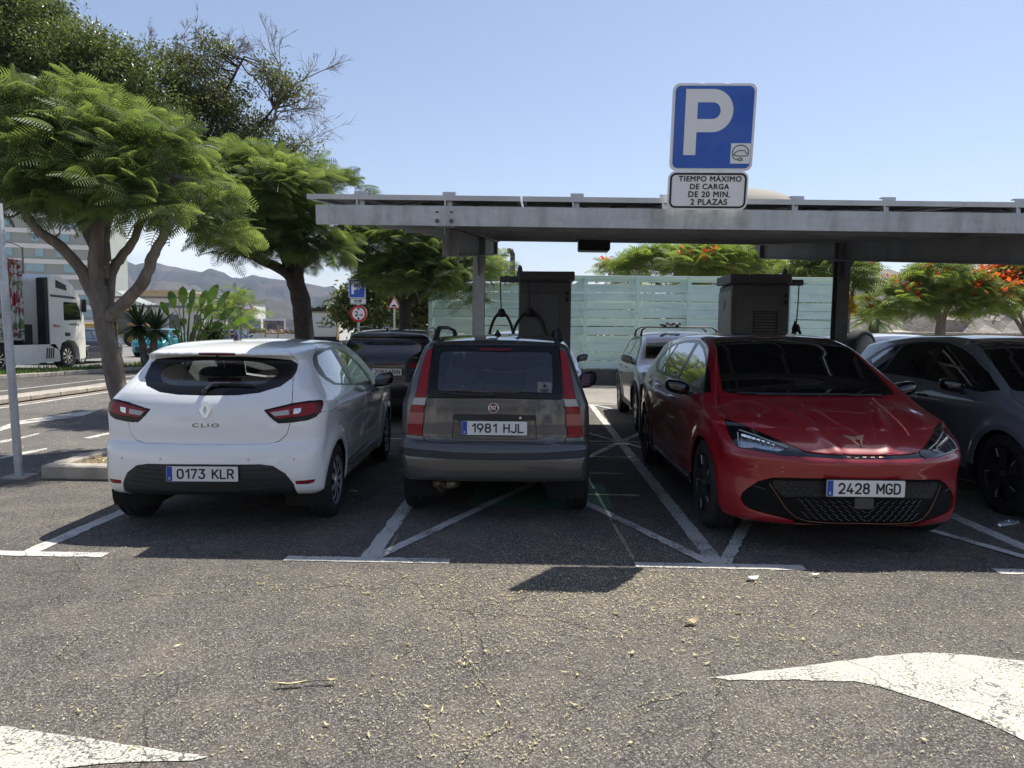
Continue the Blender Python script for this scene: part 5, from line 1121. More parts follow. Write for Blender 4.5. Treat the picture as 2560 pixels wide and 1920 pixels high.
def electric_car(label, pose, pm, roofm, plate_text, group=None):
    car = new_car('parked_car', label, pose, group)
    put(car, 'body', b, ['body'], pm); put(car, 'roof', b, ['roof'], roofm); bon = put(car, 'bonnet', b, ['bonnet'], pm, 0, .0025); put(car, 'windscreen', b, ['windscreen'], GL_TINT, -.001, .001, .004)
    put(car, 'nose_strip', b, ['nose_strip'], GLOSSB, -.010, 0, 0); gr_ = put(car, 'grille', b, ['grille'], plain('grille_black', (.004, .004, .0045), .65, spec=.15), -.012, 0, 0); put(car, 'grille_rim', b, [], TRIM) if 0 else None
    put(gr_, 'grille_insert', b, ['grille_insert'], plain('grille_grey', (.012, .012, .013), .5, vary=.4, scale=30, spec=.3), -.006, .001, .006); put(car, 'sill', b, ['sill'], GLOSSB, .004, 0, .01)
    for s in ('', "'"):
        h = put(car, 'headlight', b, ['headlight' + s], GLOSSB, -.004, .001, .006); put(h, 'lamp_reflector', b, ['lamp_chrome' + s], REFL, -.016, 0, 0); put(h, 'lamp_cover', b, ['lamp_chrome' + s], GL_LAMP, .0, 0, 0)
        d1 = put(car, 'rear_door', b, ['rear_door' + s], pm); d2 = put(car, 'front_door', b, ['front_door' + s], pm)
        put(car, 'window_surround', b, ['window_surround' + s], FRIT, .001, .0005)
        put(car, 'quarter_window', b, ['quarter_pane' + s], GL_DARK, -.0015, 0, 0); put(d1, 'side_window', b, ['rear_side_pane' + s], GL_DARK, -.0015, 0, 0); put(d2, 'side_window', b, ['front_side_pane' + s], GL_TINT, -.0015, 0, 0)
        q = -1 if not s else 1; q = 1 if s else -1
        B1 = [(3.923, q*.75, .811), (3.99, q*.765, .765), (4.031, q*.768, .727), (4.055, q*.745, .722), (4.09, q*.69, .727)]; B2 = [(3.903, q*.734, .829), (3.995, q*.666, .808), (4.106, q*.573, .777), (4.184, q*.482, .746)]
        k = MB(); k.tube(on_body(sh, B1, 0, .0), .005, 6); k.tube(on_body(sh, B2, 0, .0), .005, 6); k.build('light_blade', plain('lamp_white', (.42, .44, .46), .3), h)
        k = MB()
        for t in np.linspace(.08, .86, 7):
            c_ = np.array([3.96 + .20*t, q*(.735 - .20*t), .775 - .038*t]); c_ = on_body(sh, [c_], 0, -.010)[0]; sc = 1.15 - .6*t
            k.box((0, 0, 0), (.012, .036*sc, .046*sc), frame(c_, (.6, q*.75, .2), (-.75, q*.6, 0)))
        k.build('lamp_optics', CHROME, h)
        k = MB(); k.tube(on_body(sh, [(2.16, q*.88, .915), (2.20, q*.89, .918), (2.30, q*.89, .92), (2.36, q*.88, .915)], 0, .014), [.008, .013, .013, .008], 8); k.build('door_handle', GLOSSB, d2)
        k = MB(); k.tube(on_body(sh, [(1.30, q*.86, .968), (1.34, q*.87, .972), (1.46, q*.88, .975), (1.52, q*.88, .97)], 0, .014), [.008, .013, .013, .008], 8); k.build('door_handle', GLOSSB, d1)
        for i, z in enumerate((.455, .405, .355, .312)):
            k = MB(); y0, y1 = [(.585, .672), (.56, .715), (.53, .735), (.50, .70)][i]; k.tube(on_body(sh, [(4.1, q*(y0 + (y1 - y0)*t), z - .015 + .018*t) for t in np.linspace(0, 1, 8)], 0, .010), .009, 6, flat=.6); k.build('intake_fin', TRIM, gr_)
    cp = [(4.156, .59, .488), (4.167, .569, .455), (4.19, .53, .395), (4.212, .490, .327), (4.235, .43, .272), (4.25, .36, .2515), (4.28, .2, .2495), (4.297, 0, .2495)]
    cp = cp + [(x, -y, z) for x, y, z in cp[-2::-1]]; t = np.linspace(0, 1, 60)*(len(cp) - 1); i = np.minimum(t.astype(int), len(cp) - 2); cp = np.array(cp); P_ = cp[i]*(1 - (t - i))[:, None] + cp[i + 1]*(t - i)[:, None]
    k = MB(); k.tube(on_body(sh, P_, 0, .002), .0036, 8); k.build('copper_line', plain('dark_copper', (.20, .10, .06), .4, .8), gr_)
    k = MB()                                                             # slanted scales of the lower mesh
    for r_, z in enumerate((.392, .362, .332, .302, .275)):
        hwid = .45 - .018*r_
        for j in range(-9, 10):
            y = j*.052 + (.026 if r_ % 2 else 0)
            if abs(y) > hwid or (abs(y) < .05 and z > .34): continue
            s_ = 1 if y > 0 else -1; p0, p1 = on_body(sh, [(4.28, y + s_*.022, z + .012), (4.28, y - s_*.02, z - .010)], 0, -.005); k.tube([p0, p1], [.0035, .006], 5)
    k.build('grille_mesh', GLOSSB, gr_)
    k = MB()
    for r_, z in enumerate((.50, .462, .43)):
        for j in range(-10, 11):
            y = j*.05 + (.025 if r_ % 2 else 0)
            if abs(y) < .28 or abs(y) > .53: continue
            p0, p1 = on_body(sh, [(4.2, y + .012, z + .008), (4.2, y - .012, z - .008)], 0, -.004); k.tube([p0, p1], .003, 5)
    k.build('insert_relief', GLOSSB, gr_)
    k = MB(); k.prism(rrect(.125, .075, .008), -.01, .004, frame((4.300, 0, .388), (0, 1, 0), (0, 0, 1))); k.build('radar_cover', plain('radar_grey', (.045, .047, .045), .4), gr_)
    if plate_text: number_plate(car, plate_text, 4.318, .0, .493, 1)
    k = MB(); H2 = [(0, -.006), (.074, .006), (.042, -.020), (.036, -.024), (.005, -.064), (.003, -.050), (.020, -.027), (0, -.020)]
    for q in (1, -1): k.add(on_body(sh, [(4.115 - v*1.75, q*a, .822 + v) for a, v in H2], 0, .004), [tuple(range(8))], None, False)
    o_ = k.build('emblem', plain('pale_copper', (.50, .32, .24), .35, .7), bon); so = o_.modifiers.new('thick', 'SOLIDIFY'); so.thickness = .004
    k = MB(); LET = {'C': [[(1, 1), (0, 1), (0, 0), (1, 0)]], 'U': [[(0, 1), (0, 0), (1, 0), (1, 1)]], 'P': [[(0, 0), (0, 1), (1, 1), (1, .4), (0, .4)]], 'R': [[(0, 0), (0, 1), (1, 1), (1, .45), (0, .45)], [(.5, .45), (1, 0)]], 'A': [[(0, 0), (0, 1), (1, 1), (1, 0)], [(0, .45), (1, .45)]]}
    for i, ch in enumerate('CUPRA'):
        for st in LET[ch]:
            for (a, c_), (e_, f_) in zip(st[:-1], st[1:]):
                y = lambda u: (i - 2)*.054 - .0125 + .025*u; z = lambda v: .6985 + .0125*v
                k.tube(on_body(sh, [(4.29, y(a), z(c_)), (4.29, y(e_), z(f_))], 0, -.007),   .0012, 4)
    k.build('lettering', plain('pale_copper', (.36, .22, .16), .4, .6), car)
    wells(car, sh); cabin(car, sh, 3.02, .80, .30, .93)
    for x in (.715, 3.482):
        for s in (-1, 1): wheel(car, x, s*.785, .345, .347, .21, s, 'blade', .238, RIMD)
    for s in (-1, 1): mirror(car, 2.86, .975, 1.06, s, GLOSSB, (.085, .105, .062))
    k = MB(); k.tube(on_body(sh, [(3.36, .55, 1.035), (3.40, .2, 1.032), (3.41, -.1, 1.034), (3.38, -.45, 1.035)], 0, .014), .010, 6); k.tube(on_body(sh, [(3.35, -.60, 1.035), (3.41, -.05, 1.034), (3.40, .25, 1.036)], 0, .02), .008, 6); k.build('wiper', TRIM, car)
    return car
RP = paint('red_paint', (.27, .004, .011), .05, .38, .12, .015); BP_ = paint('black_roof', (.008, .008, .010), 0, .3); SP = paint('slate_paint', (.16, .183, .21), .1, .4, 0, .03)
POSES['born_grey'] = (5.16, 9.50, -91.2)
electric_car('red electric hatchback with black roof, facing the camera under the canopy', 'born', RP, BP_, '2428 MGD')
electric_car('slate grey electric hatchback at the right edge, facing the camera beside the red one', 'born_grey', SP, SP, '7315 MHC')
# ================================================================ the second row and the traffic: simpler bodies
BODIES = {}
def body_of(shape, h):
    if (shape, h) in BODIES: return BODIES[shape, h]
    sh = SHAPES[shape]; b = Body(sh, h); arches_cut(b, sh); suv = shape == 'dark_suv'; L_ = sh.L
    zbelt = float(sh.belt(1.5)); top = sh.H - .10
    if suv: b.split('tailgate', sym([(0, 0, 1.47), (0, .58, 1.46), (0, .66, 1.40), (0, .70, 1.12), (0, .78, .95), (0, .74, .62), (0, 0, .60)]), 180, src=['body'])
    b.split('rear_window', sym([(0, 0, 1.40), (0, .56, 1.39), (0, .66, 1.14), (0, .55, 1.09), (0, 0, 1.08)]), 180, 6, src=['body', 'tailgate'])
    b.split('tail_light', [(0, .40, .99), (0, .80, 1.03), (0, .85, .98), (0, .80, .92), (0, .42, .93)], 165, src=['body', 'tailgate']); b.split("tail_light'", [(0, -.40, .99), (0, -.80, 1.03), (0, -.85, .98), (0, -.80, .92), (0, -.42, .93)], -165, src=['body', 'tailgate'])
    b.split('rear_bumper', sym([(0, 0, .42), (0, 1, .42), (0, 1, .05), (0, 0, .05)]), 180, src=['body'])
    b.split('windscreen', sym([(2.70, 0, sh.H - .10), (2.70, .60, sh.H - .14), (3.26, .72, zbelt + .09), (3.36, 0, zbelt + .09)]) if 0 else sym([(2.42 if not suv else 2.52, 0, sh.H - .055), (2.42 if not suv else 2.52, .60, sh.H - .10), (3.18, .72, 1.13), (3.28, 0, 1.11)]), 0, 35, src=['body'])
    b.split('headlight', [(0, .45, .80), (0, .86, .86), (0, .86, .79), (0, .50, .75)], 18, src=['body']); b.split("headlight'", [(0, -.45, .80), (0, -.86, .86), (0, -.86, .79), (0, -.50, .75)], -18, src=['body'])
    b.split('grille', sym([(L_, 0, .56), (L_, .55, .56), (L_, .62, .48), (L_, .52, .30), (L_, 0, .28)]), 0, src=['body'])
    b.split('cladding', [(x, .9, z) for x, z in ((-.2, .05), (-.2, .36), (L_ + .2, .36), (L_ + .2, .05))], 90, src=['body']); b.split('cladding', [(x, -.9, z) for x, z in ((-.2, .05), (-.2, .36), (L_ + .2, .36), (L_ + .2, .05))], -90, src=['body'])
    dlo = [(.62, zbelt + .14), (.80, top - .06), (1.3, top), (2.2, top - .01), (2.6, top - .11), (3.05, zbelt + .09), (3.02, zbelt + .03), (.9, zbelt + .05)]
    panes = {'rear_side_pane': [(.80, zbelt + .14), (.95, top - .09), (1.78, top - .04), (1.78, zbelt + .075), (.95, zbelt + .09)], 'front_side_pane': [(1.86, top - .04), (2.2, top - .05), (2.55, top - .15), (2.93, zbelt + .08), (1.86, zbelt + .07)]}
    for n, o in (('rear_door', [(.86, top + .02), (.66, zbelt + .1), (.95, .85), (1.18, .37), (1.85, .37), (1.82, top + .05)]), ('front_door', [(1.82, top + .05), (1.85, .37), (2.90, .37), (3.02, .7), (3.06, zbelt + .06), (2.6, top - .08)])):
        for s, t in ((1, ''), (-1, "'")): b.split(n + t, [(x, s, z) for x, z in o], 90*s, src=['body'])
    for s, t in ((1, ''), (-1, "'")):
        b.split('window_surround' + t, [(x, s*.8, z) for x, z in dlo], 90*s, src=['body', 'rear_door' + t, 'front_door' + t])
        for n, o in panes.items(): b.split(n + t, [(x, s*.8, z) for x, z in o], 90*s, src=['window_surround' + t])
    BODIES[shape, h] = (sh, b); return sh, b
def simple_car(shape, h, label, pose, pm, group=None, plate_=None, far=False, glassm=None, arch=None, wheelm=None, name='parked_car'):
    sh, b = body_of(shape, h); g = glassm or GL_DARK; car = new_car(name, label, pose, group)
    put(car, 'body', b, ['body'], pm); has = lambda n: n in b.names
    if has('tailgate'): put(car, 'tailgate', b, ['tailgate'], pm)
    put(car, 'rear_window', b, ['rear_window'], g, -.001, 0, .004); put(car, 'rear_bumper', b, ['rear_bumper'], TRIM, 0, 0, .008); put(car, 'windscreen', b, ['windscreen'], GL_TINT if g is not GL_CLEAR else g, -.001, 0, .004)
    put(car, 'grille', b, ['grille'], TRIM, -.004, 0, .004); put(car, 'cladding', b, ['cladding'], arch or pm, .0, 0, .008)
    for t in ('', "'"):
        put(car, 'tail_light', b, ['tail_light' + t], REDL, .003, 0, .006); hh = put(car, 'headlight', b, ['headlight' + t], GLOSSB if not far else WHITEL, .002, 0, .006)
        d1 = put(car, 'rear_door', b, ['rear_door' + t], pm); d2 = put(car, 'front_door', b, ['front_door' + t], pm)
        put(car, 'window_surround', b, ['window_surround' + t], FRIT, .001, 0); put(d1, 'side_window', b, ['rear_side_pane' + t], g, -.001, 0, 0); put(d2, 'side_window', b, ['front_side_pane' + t], GL_TINT if g is GL_DARK else g, -.001, 0, 0)
        s = -1 if t else 1
        if not far:
            for d_, x in ((d1, 1.0), (d2, 1.95)): k = MB(); k.tube(on_body(sh, [(x, s*.9, .93), (x + .05, s*.9, .935), (x + .16, s*.9, .935), (x + .2, s*.9, .93)], 0, .014), [.008, .013, .013, .008], 8); k.build('door_handle', TRIM, d_)
        mirror(car, 2.78, sh.hw + .06, 1.10, s, pm if pm is not MATS.get('black_roof') else GLOSSB, (.08, .10, .075))
    wells(car, sh)
    if not far: cabin(car, sh, 3.0, .70, .32, .92)
    else: cabin(car, sh, 3.0, .70, .32, .92, seats=False)
    for (xc, zc, Rr, _) in sh.arches:
        for s in (-1, 1): wheel(car, xc, s*(sh.hw - .115), zc, Rr - .035, .21, s, 'blade' if not far else 'ten', .23, wheelm or RIMS)
    if plate_: number_plate(car, plate_[0], plate_[1], 0, plate_[2], plate_[3])
    return car, sh
POSES['suv_black'] = (-2.06, 11.55, 91.5); POSES['kona'] = (3.02, 14.55, -93.); POSES['silver_hidden'] = (.28, 15.0, -91.); POSES['silver_back'] = (7.35, 15.9, -91.)
BLP = paint('black_paint', (.010, .011, .014), .2, .3); PLATINUM = paint('platinum_paint', (.58, .575, .56), .25, .35, .08, .03); SILV = paint('silver_paint', (.42, .43, .45), .6, .35, .1); CLAD = plain('grey_cladding', (.05, .05, .052), .6)
row2 = 'cars parked in the second row'
c, sh_ = simple_car('dark_suv', .02, 'black estate car seen from behind between the white and the small grey car', 'suv_black', BLP, row2, ('2081 MXN', -.01, .86, -1), glassm=GL_DARK)
sh_ = SHAPES['dark_suv']
for s in (-1, 1): k = MB(); k.tube([(.75, s*.60, 1.53), (.85, s*.605, 1.575), (1.6, s*.62, 1.60), (2.4, s*.61, 1.575), (2.5, s*.60, 1.53)], .014, 8); k.build('roof_rail', BLACKP, c)
k = MB(); k.add(*rounded((.10, .03, .045), 2.5), frame((.62, .05, 1.56))); k.build('antenna', GLOSSB, c)
k = MB(); k.tube(on_body(sh_, [(.15, -.62, .97), (.13, 0, .975), (.15, .62, .97)], 0, .004), .012, 6, flat=.6); k.build('light_bar', REDD, c)
k = MB(); k.tube(on_body(sh_, [(.17, .05, 1.11), (.20, -.15, 1.14), (.22, -.38, 1.15)], 0, .014), .012, 6); k.build('wiper', TRIM, c)
c, sh_ = simple_car('crossover', .02, 'silver crossover with roof bars facing the camera before the mint fence', 'kona', PLATINUM, row2, None, glassm=GL_TINT, arch=CLAD)
for x in (1.25, 2.1):
    k = MB(); k.tube([(x, -.66, 1.47), (x, -.64, 1.58), (x, -.56, 1.635), (x, .56, 1.635), (x, .64, 1.58), (x, .66, 1.47)], [.035, .03, .022, .022, .03, .035], 10, flat=.6); k.build('roof_bar', ALU if 0 else BLACKP, c)
k = MB()
for i in range(7): k.box((0, 0, 0), (.10 + .02*i % .07, .05, .03), frame((2.1 + rng.uniform(-.1, .1), -.30 + .05*i, 1.68 + rng.uniform(-.02, .03)), (1, rng.normal(0, .4), rng.normal(0, .3))))
k.build('rack_clamp', BLACKP, c)
for s in (-1, 1):
    k = MB()
    for xc, zc, Rr, _ in sh_.arches:
        A = np.linspace(-.1, math.pi + .1, 24); P_ = on_body(sh_, [(xc + (Rr + .03)*math.cos(a), s*.92, zc + (Rr + .03)*math.sin(a)) for a in A], 0, .004); k.tube(P_, .038, 8, flat=.5)
    k.build('arch_cladding', CLAD, c)
simple_car('crossover', .02, 'silver car parked behind the rapid charger, in front of the fence', 'silver_hidden', SILV, row2, None, glassm=GL_TINT)
simple_car('crossover', .02, 'silver car whose roof shows behind the slate grey hatchback', 'silver_back', SILV, row2, None, glassm=GL_TINT)
# traffic and parked cars beyond the median
POSES['t_navy'] = (-19.3, 29.6, 90.); POSES['t_teal'] = (-20.4, 43.0, -84.); POSES['t_blue'] = (-20.2, 50., 92.); POSES['t_white'] = (at(868, 850, 62)[0], 62, 90.)
traf = 'cars on the avenue'
simple_car('crossover', .035, 'navy blue car driving beside the white lorry', 't_navy', paint('navy_paint', (.012, .018, .045), .2), traf, far=True, name='moving_car')
simple_car('crossover', .035, 'turquoise car coming towards the camera behind the yucca', 't_teal', paint('teal_paint', (.01, .23, .27), .3), traf, ('4590 LKD', 4.37, .55, 1), far=True, name='moving_car')
simple_car('crossover', .035, 'bright blue car seen from behind beyond the paddle leaved plant', 't_blue', paint('blue_paint', (.012, .04, .20), .3), traf, far=True, name='moving_car')
simple_car('crossover', .035, 'white car beyond the refuse lorry on the avenue', 't_white', paint('plain_white', (.7, .7, .7), 0), traf, far=True, name='moving_car')
# a spare wheel on the back of an off-road car that hides behind the red one
sx = at(1857*2560/2212, 742*2560/2212, 12.9)
o = thing('spare_wheel', 'covered black spare wheel on a bracket behind the slate grey hatchback', 'spare wheel', (sx[0], 12.9, 0), R(-60))
m = frame((0, 0, 1.27), (0, 1, 0), (0, 0, 1)); k = MB(); k.lathe([(.2, -.12), (.30, -.125), (.345, -.10), (.36, -.05), (.36, .05), (.345, .10), (.30, .125), (.26, .12)], 40, m); k.build('tyre', RUBBER, o)
k = MB(); k.lathe([(.26, .118), (.25, .128), (.10, .135), (0, .135)], 36, m, mi=0); k.build('cover', plain('cover_grey', (.12, .125, .13), .5), o); k = MB(); k.lathe([(.05, .137), (.04, .145), (0, .146)], 16, m); k.build('hub_cap', BLACKP, o)
k = MB(); k.tube([(-.2, 0, 0), (-.2, 0, 1.0), (-.1, 0, 1.27)], .04, 8); k.build('bracket', DKSTEEL, o)
# ================================================================ trees and plants
def leaf_mat(name, dark, light, trans=.45, rough=.5):
    """leaves: each leaf its own shade from a face attribute, light shining through"""
    m, t, o = new_mat(name); a = t.nodes.new('ShaderNodeAttribute'); a.attribute_name = 'shade'
    c = ramp(t, a.outputs['Fac'], [(0, dark), (1, light)])
    p = N(t, 'BsdfPrincipled', Roughness=rough); p.inputs['Specular IOR Level'].default_value = .35; L(t, c, p.inputs['Base Color'])
    tr = N(t, 'BsdfTranslucent'); L(t, mixc(t, 1., c, (1.45, 1.42, .85), 'MULTIPLY'), tr.inputs['Color']); mx = N(t, 'MixShader', Fac=trans)
    L(t, p.outputs[0], mx.inputs[1]); L(t, tr.outputs[0], mx.inputs[2]); L(t, mx.outputs[0], o.inputs[0]); return m
POIN = leaf_mat('feathery_leaf', (.055, .09, .036), (.205, .27, .095), .5); POIN2 = leaf_mat('far_feathery_leaf', (.08, .125, .04), (.24, .32, .08), .45)
FICUS = leaf_mat('glossy_leaf', (.045, .07, .026), (.17, .21, .08), .4, .3); OLIVE = leaf_mat('dull_leaf', (.05, .068, .026), (.18, .19, .075), .4, .42)
FLOWR = leaf_mat('red_blossom', (.45, .03, .01), (.75, .16, .04), .4); YFLOW = leaf_mat('yellow_leaf', (.40, .28, .02), (.65, .50, .06), .4); BANANA = leaf_mat('broad_leaf', (.05, .11, .02), (.16, .27, .05), .4, .35); YUCCA = leaf_mat('blade_leaf', (.03, .065, .025), (.09, .15, .05), .2, .4)
BARK, t_, o_ = new_mat('smooth_bark'); p_ = N(t_, 'BsdfPrincipled', Roughness=.85); n_ = noise(t_, 7, 6, .7, scaled(t_, coord(t_), (1, 1, .35)))
L(t_, ramp(t_, n_, [(.3, (.09, .075, .065)), (.55, (.20, .175, .155)), (.8, (.30, .27, .245))]), p_.inputs['Base Color']); L(t_, bumpn(t_, noise(t_, 24, 5, .7, scaled(t_, coord(t_), (1, 1, .4))), .7, .02), p_.inputs['Normal']); L(t_, p_.outputs[0], o_.inputs[0])
DBARK = plain('dark_bark', (.045, .036, .03), .9, vary=.4, scale=12, bump=.8); DEADW = plain('dead_wood', (.20, .175, .15), .85, vary=.3, scale=9)

def frond(L_=.42, n=12, droop=.75, w=.135, th=.0070):
    """a twice-feathered leaf: rows of narrow leaflets on a drooping rib, along +x"""
    V = []; F = []
    def P(t): return np.array([L_*(t - .10*droop*t*t), 0, L_*(.16*t - droop*.62*t*t)])
    for i in range(n):
        t = .16 + .84*i/(n - 1); p = P(t); wl = w*math.sin(math.pi*(.16 + .80*(i/(n - 1))))**.7; hw_ = th
        for s in (-1, 1):
            d = np.array([.42, s*.86, -.10]); d /= np.linalg.norm(d); x = np.array([d[1]*-s, d[0]*s, 0]); k = len(V)
            for j, (u, ww) in enumerate(((0, .35), (.35, 1.0), (.75, .85), (1, .15))):
                c = p + d*wl*u + np.array([0, 0, -.30*wl*u*u]); V += [c + x*hw_*ww, c - x*hw_*ww]
            F += [(k + 2*j, k + 2*j + 1, k + 2*j + 3, k + 2*j + 2) for j in range(3)]
    k = len(V); r = .004
    for t in np.linspace(0, 1, 5): c = P(t); V += [c + (0, r, 0), c - (0, r, 0)]
    F += [(k + 2*j, k + 2*j + 1, k + 2*j + 3, k + 2*j + 2) for j in range(4)]
    return np.array(V), np.array(F)
def scatter(name, template, pos, dirs, scale, mat, parent, shade, roll=None, up=(0, 0, 1)):
    """many leaves joined into one crown mesh; dirs = outward axis of each leaf"""
    V, F = template; n = len(pos); X = dirs/np.linalg.norm(dirs, axis=1)[:, None]; U = np.broadcast_to(np.array(up, float), X.shape)
    Y = np.cross(U, X); ln = np.linalg.norm(Y, axis=1); Y[ln < 1e-4] = (0, 1, 0); Y /= np.maximum(np.linalg.norm(Y, axis=1), 1e-6)[:, None]; Z = np.cross(X, Y)
    if roll is not None: c, s = np.cos(roll)[:, None], np.sin(roll)[:, None]; Y, Z = Y*c + Z*s, Z*c - Y*s
    A = V[None]*scale[:, None, None]
    W = pos[:, None] + A[..., 0:1]*X[:, None] + A[..., 1:2]*Y[:, None] + A[..., 2:3]*Z[:, None]
    FF = (F[None] + (np.arange(n)*len(V))[:, None, None]).reshape(-1, F.shape[1])
    o = mesh_obj(name, W.reshape(-1, 3), FF, mat, parent, smooth=False)
    at_ = o.data.attributes.new('shade', 'FLOAT', 'FACE'); at_.data.foreach_set('value', np.repeat(np.clip(shade, 0, 1), len(F)).astype(np.float32))
    return o
def limb(k, pts, r0, r1, n=9, wob=.0, seg=5):
    P = np.array(pts, float); m = (len(P) - 1)*seg + 1; t = np.linspace(0, len(P) - 1, m); i = np.minimum(t.astype(int), len(P) - 2); f = (t - i)[:, None]
    a, b, c, d = P[np.maximum(i - 1, 0)], P[i], P[i + 1], P[np.minimum(i + 2, len(P) - 1)]
    Q = .5*(2*b + (c - a)*f + (2*a - 5*b + 4*c - d)*f*f + (3*b - a - 3*c + d)*f**3)
    if wob: Q[1:-1] += rng.normal(0, wob, Q[1:-1].shape)
    rr = np.linspace(r0, r1, m)*(1 + rng.normal(0, .03, m)); k.tube(Q, rr, n); return Q
FR = frond(); FRF = frond(.46, 8, .7, .15, .011)
def feathery_tree(name, label, base, limbs, crown, n_ros, mat=POIN, bark=BARK, per=8, tpl=FR, size=(.85, 1.25), shade=(.1, .9), flowers=None, group=None, fill=.35, trunk_r=None):
    """limbs: list of (points, r0, r1) in world metres; crown: list of (centre, radii) lobes"""
    base = np.array(base, float); o = thing(name, label, 'tree', base, 0, group)
    k = MB(); tips = []
    for i, (pts, r0, r1) in enumerate(limbs):
        q = limb(k, np.array(pts) - base, r0, r1, 10 if r0 > .06 else 7, .004); tips.append(q[-1]); tips.append(q[len(q)*2//3])
    pos = []; nrm = []
    tot = sum(r[0]*r[1] for _, r in crown)
    for c, r in crown:
        m = int(n_ros*r[0]*r[1]/tot); z = rng.uniform(-.42, 1, m); a = rng.uniform(0, 2*math.pi, m); s = np.sqrt(1 - z*z)
        d = np.stack([s*np.cos(a), s*np.sin(a), z], 1); sh_ = np.where(rng.random(m) < fill, rng.uniform(.30, .85, m), rng.uniform(.80, 1.14, m))
        pos.append(np.array(c) - base + d*np.array(r)*sh_[:, None]); nrm.append(d/np.array(r)*min(r))
    pos = np.concatenate(pos); nrm = np.concatenate(nrm)
    keep = np.ones(len(pos), bool)
    for c, r in crown:                                             # rosettes deep inside another lobe are in its twigs, thin them
        q = ((pos + base - np.array(c))/np.array(r)); keep &= ~(((q*q).sum(1) < .45) & (rng.random(len(pos)) < .6))
    pos, nrm = pos[keep], nrm[keep]
    # twigs from the nearest limb tip to each rosette
    T = np.array(tips); sel = rng.permutation(len(pos))[:int(len(pos)*.55)]
    for i in sel:
        a = T[((T - pos[i])**2).sum(1).argmin()]; mid = (a + pos[i])/2 + np.array([0, 0, -.10]) + rng.normal(0, .05, 3); limb(k, [a, mid, pos[i]], .016, .005, 4, 0, 3)
    k.build('trunk', bark, o)
    m = len(pos); P = np.repeat(pos, per, 0); a = (np.tile(np.arange(per), m)*2.4 + np.repeat(rng.uniform(0, 6.28, m), per)) + rng.normal(0, .2, m*per)
    Nn = np.repeat(nrm/np.linalg.norm(nrm, axis=1)[:, None], per, 0)
    d = np.stack([np.cos(a), np.sin(a), rng.uniform(-.35, .60, m*per)], 1) + Nn*np.array([.65, .65, .50])
    sc = rng.uniform(*size, m*per); sh_ = np.repeat(rng.uniform(*shade, m), per) + rng.normal(0, .13, m*per)
    scatter('crown', tpl, P + rng.normal(0, .02, P.shape), d, sc, mat, o, sh_, rng.normal(0, .65, m*per))
    if flowers:
        nf, fl = flowers; sel = rng.integers(0, m, nf); w = np.array([[q*.0 for q in (0, 0, 0)]]); 
        sel = sel[[bool(rng.random() < fl(pos[i] + base)) for i in sel]]
        if len(sel):
            k_ = 9; pv = np.repeat(pos[sel] + rng.normal(0, .14, (len(sel), 3)) + nrm[sel]*.12 + np.array([0, -.1, .38]), k_, 0) + rng.normal(0, .13, (len(sel)*k_, 3))
            scatter('blossom', PETAL, pv, rng.normal(0, 1, (len(pv), 3)), rng.uniform(1.6, 3.2, len(pv)), FLOWR, o, rng.random(len(pv)))
    return o
PETAL = (np.array([(0, 0, 0), (.05, .03, .01), (.09, 0, .02), (.05, -.03, .01)], float), np.array([(0, 1, 2, 3)]))
LEAF = (np.array([(0, 0, 0), (.05, .026, .006), (.12, 0, -.012), (.05, -.026, .006)], float), np.array([(0, 1, 2, 3)]))

S2 = 2560/2212
def pt(x, y, Y): return at(x*S2, y*S2, Y)
# first tree: forked grey trunk on the kerbed island
Y1 = 8.9
b1 = np.array([-4.62, 9.0, .08])
T1 = [([b1, pt(262, 860, 9.0), pt(243, 780, 8.95), pt(222, 690, Y1), pt(212, 620, Y1)], .128, .105),
      ([pt(213, 660, Y1), pt(207, 560, Y1 - .05), pt(214, 480, Y1 - .1), pt(238, 410, Y1 - .1), pt(245, 330, Y1 - .2)], .095, .045),
      ([pt(214, 650, Y1), pt(196, 625, Y1), pt(170, 575, Y1 - .1), pt(120, 525, Y1 - .25), pt(85, 500, Y1 - .35), pt(50, 455, Y1 - .5)], .085, .045),
      ([pt(236, 690, Y1), pt(252, 670, Y1 - .05), pt(305, 615, Y1 - .2), pt(330, 555, Y1 - .25), pt(352, 510, Y1 - .3), pt(390, 440, Y1 - .4)], .085, .045),
      ([pt(232, 660, Y1 + .1), pt(240, 590, Y1 + .25), pt(262, 555, Y1 + .3), pt(290, 515, Y1 + .3), pt(320, 430, Y1 + .5)], .080, .040),
      ([pt(222, 600, Y1 + .1), pt(228, 500, Y1 + .3), pt(240, 420, Y1 + .5), pt(215, 330, Y1 + .6)], .070, .035),
      ([pt(225, 440, Y1), pt(185, 415, Y1 - .2), pt(120, 380, Y1 - .4), pt(60, 350, Y1 - .3)], .05, .025), ([pt(240, 410, Y1), pt(300, 385, Y1 - .3), pt(370, 380, Y1 - .5), pt(440, 400, Y1 - .4)], .05, .025)]
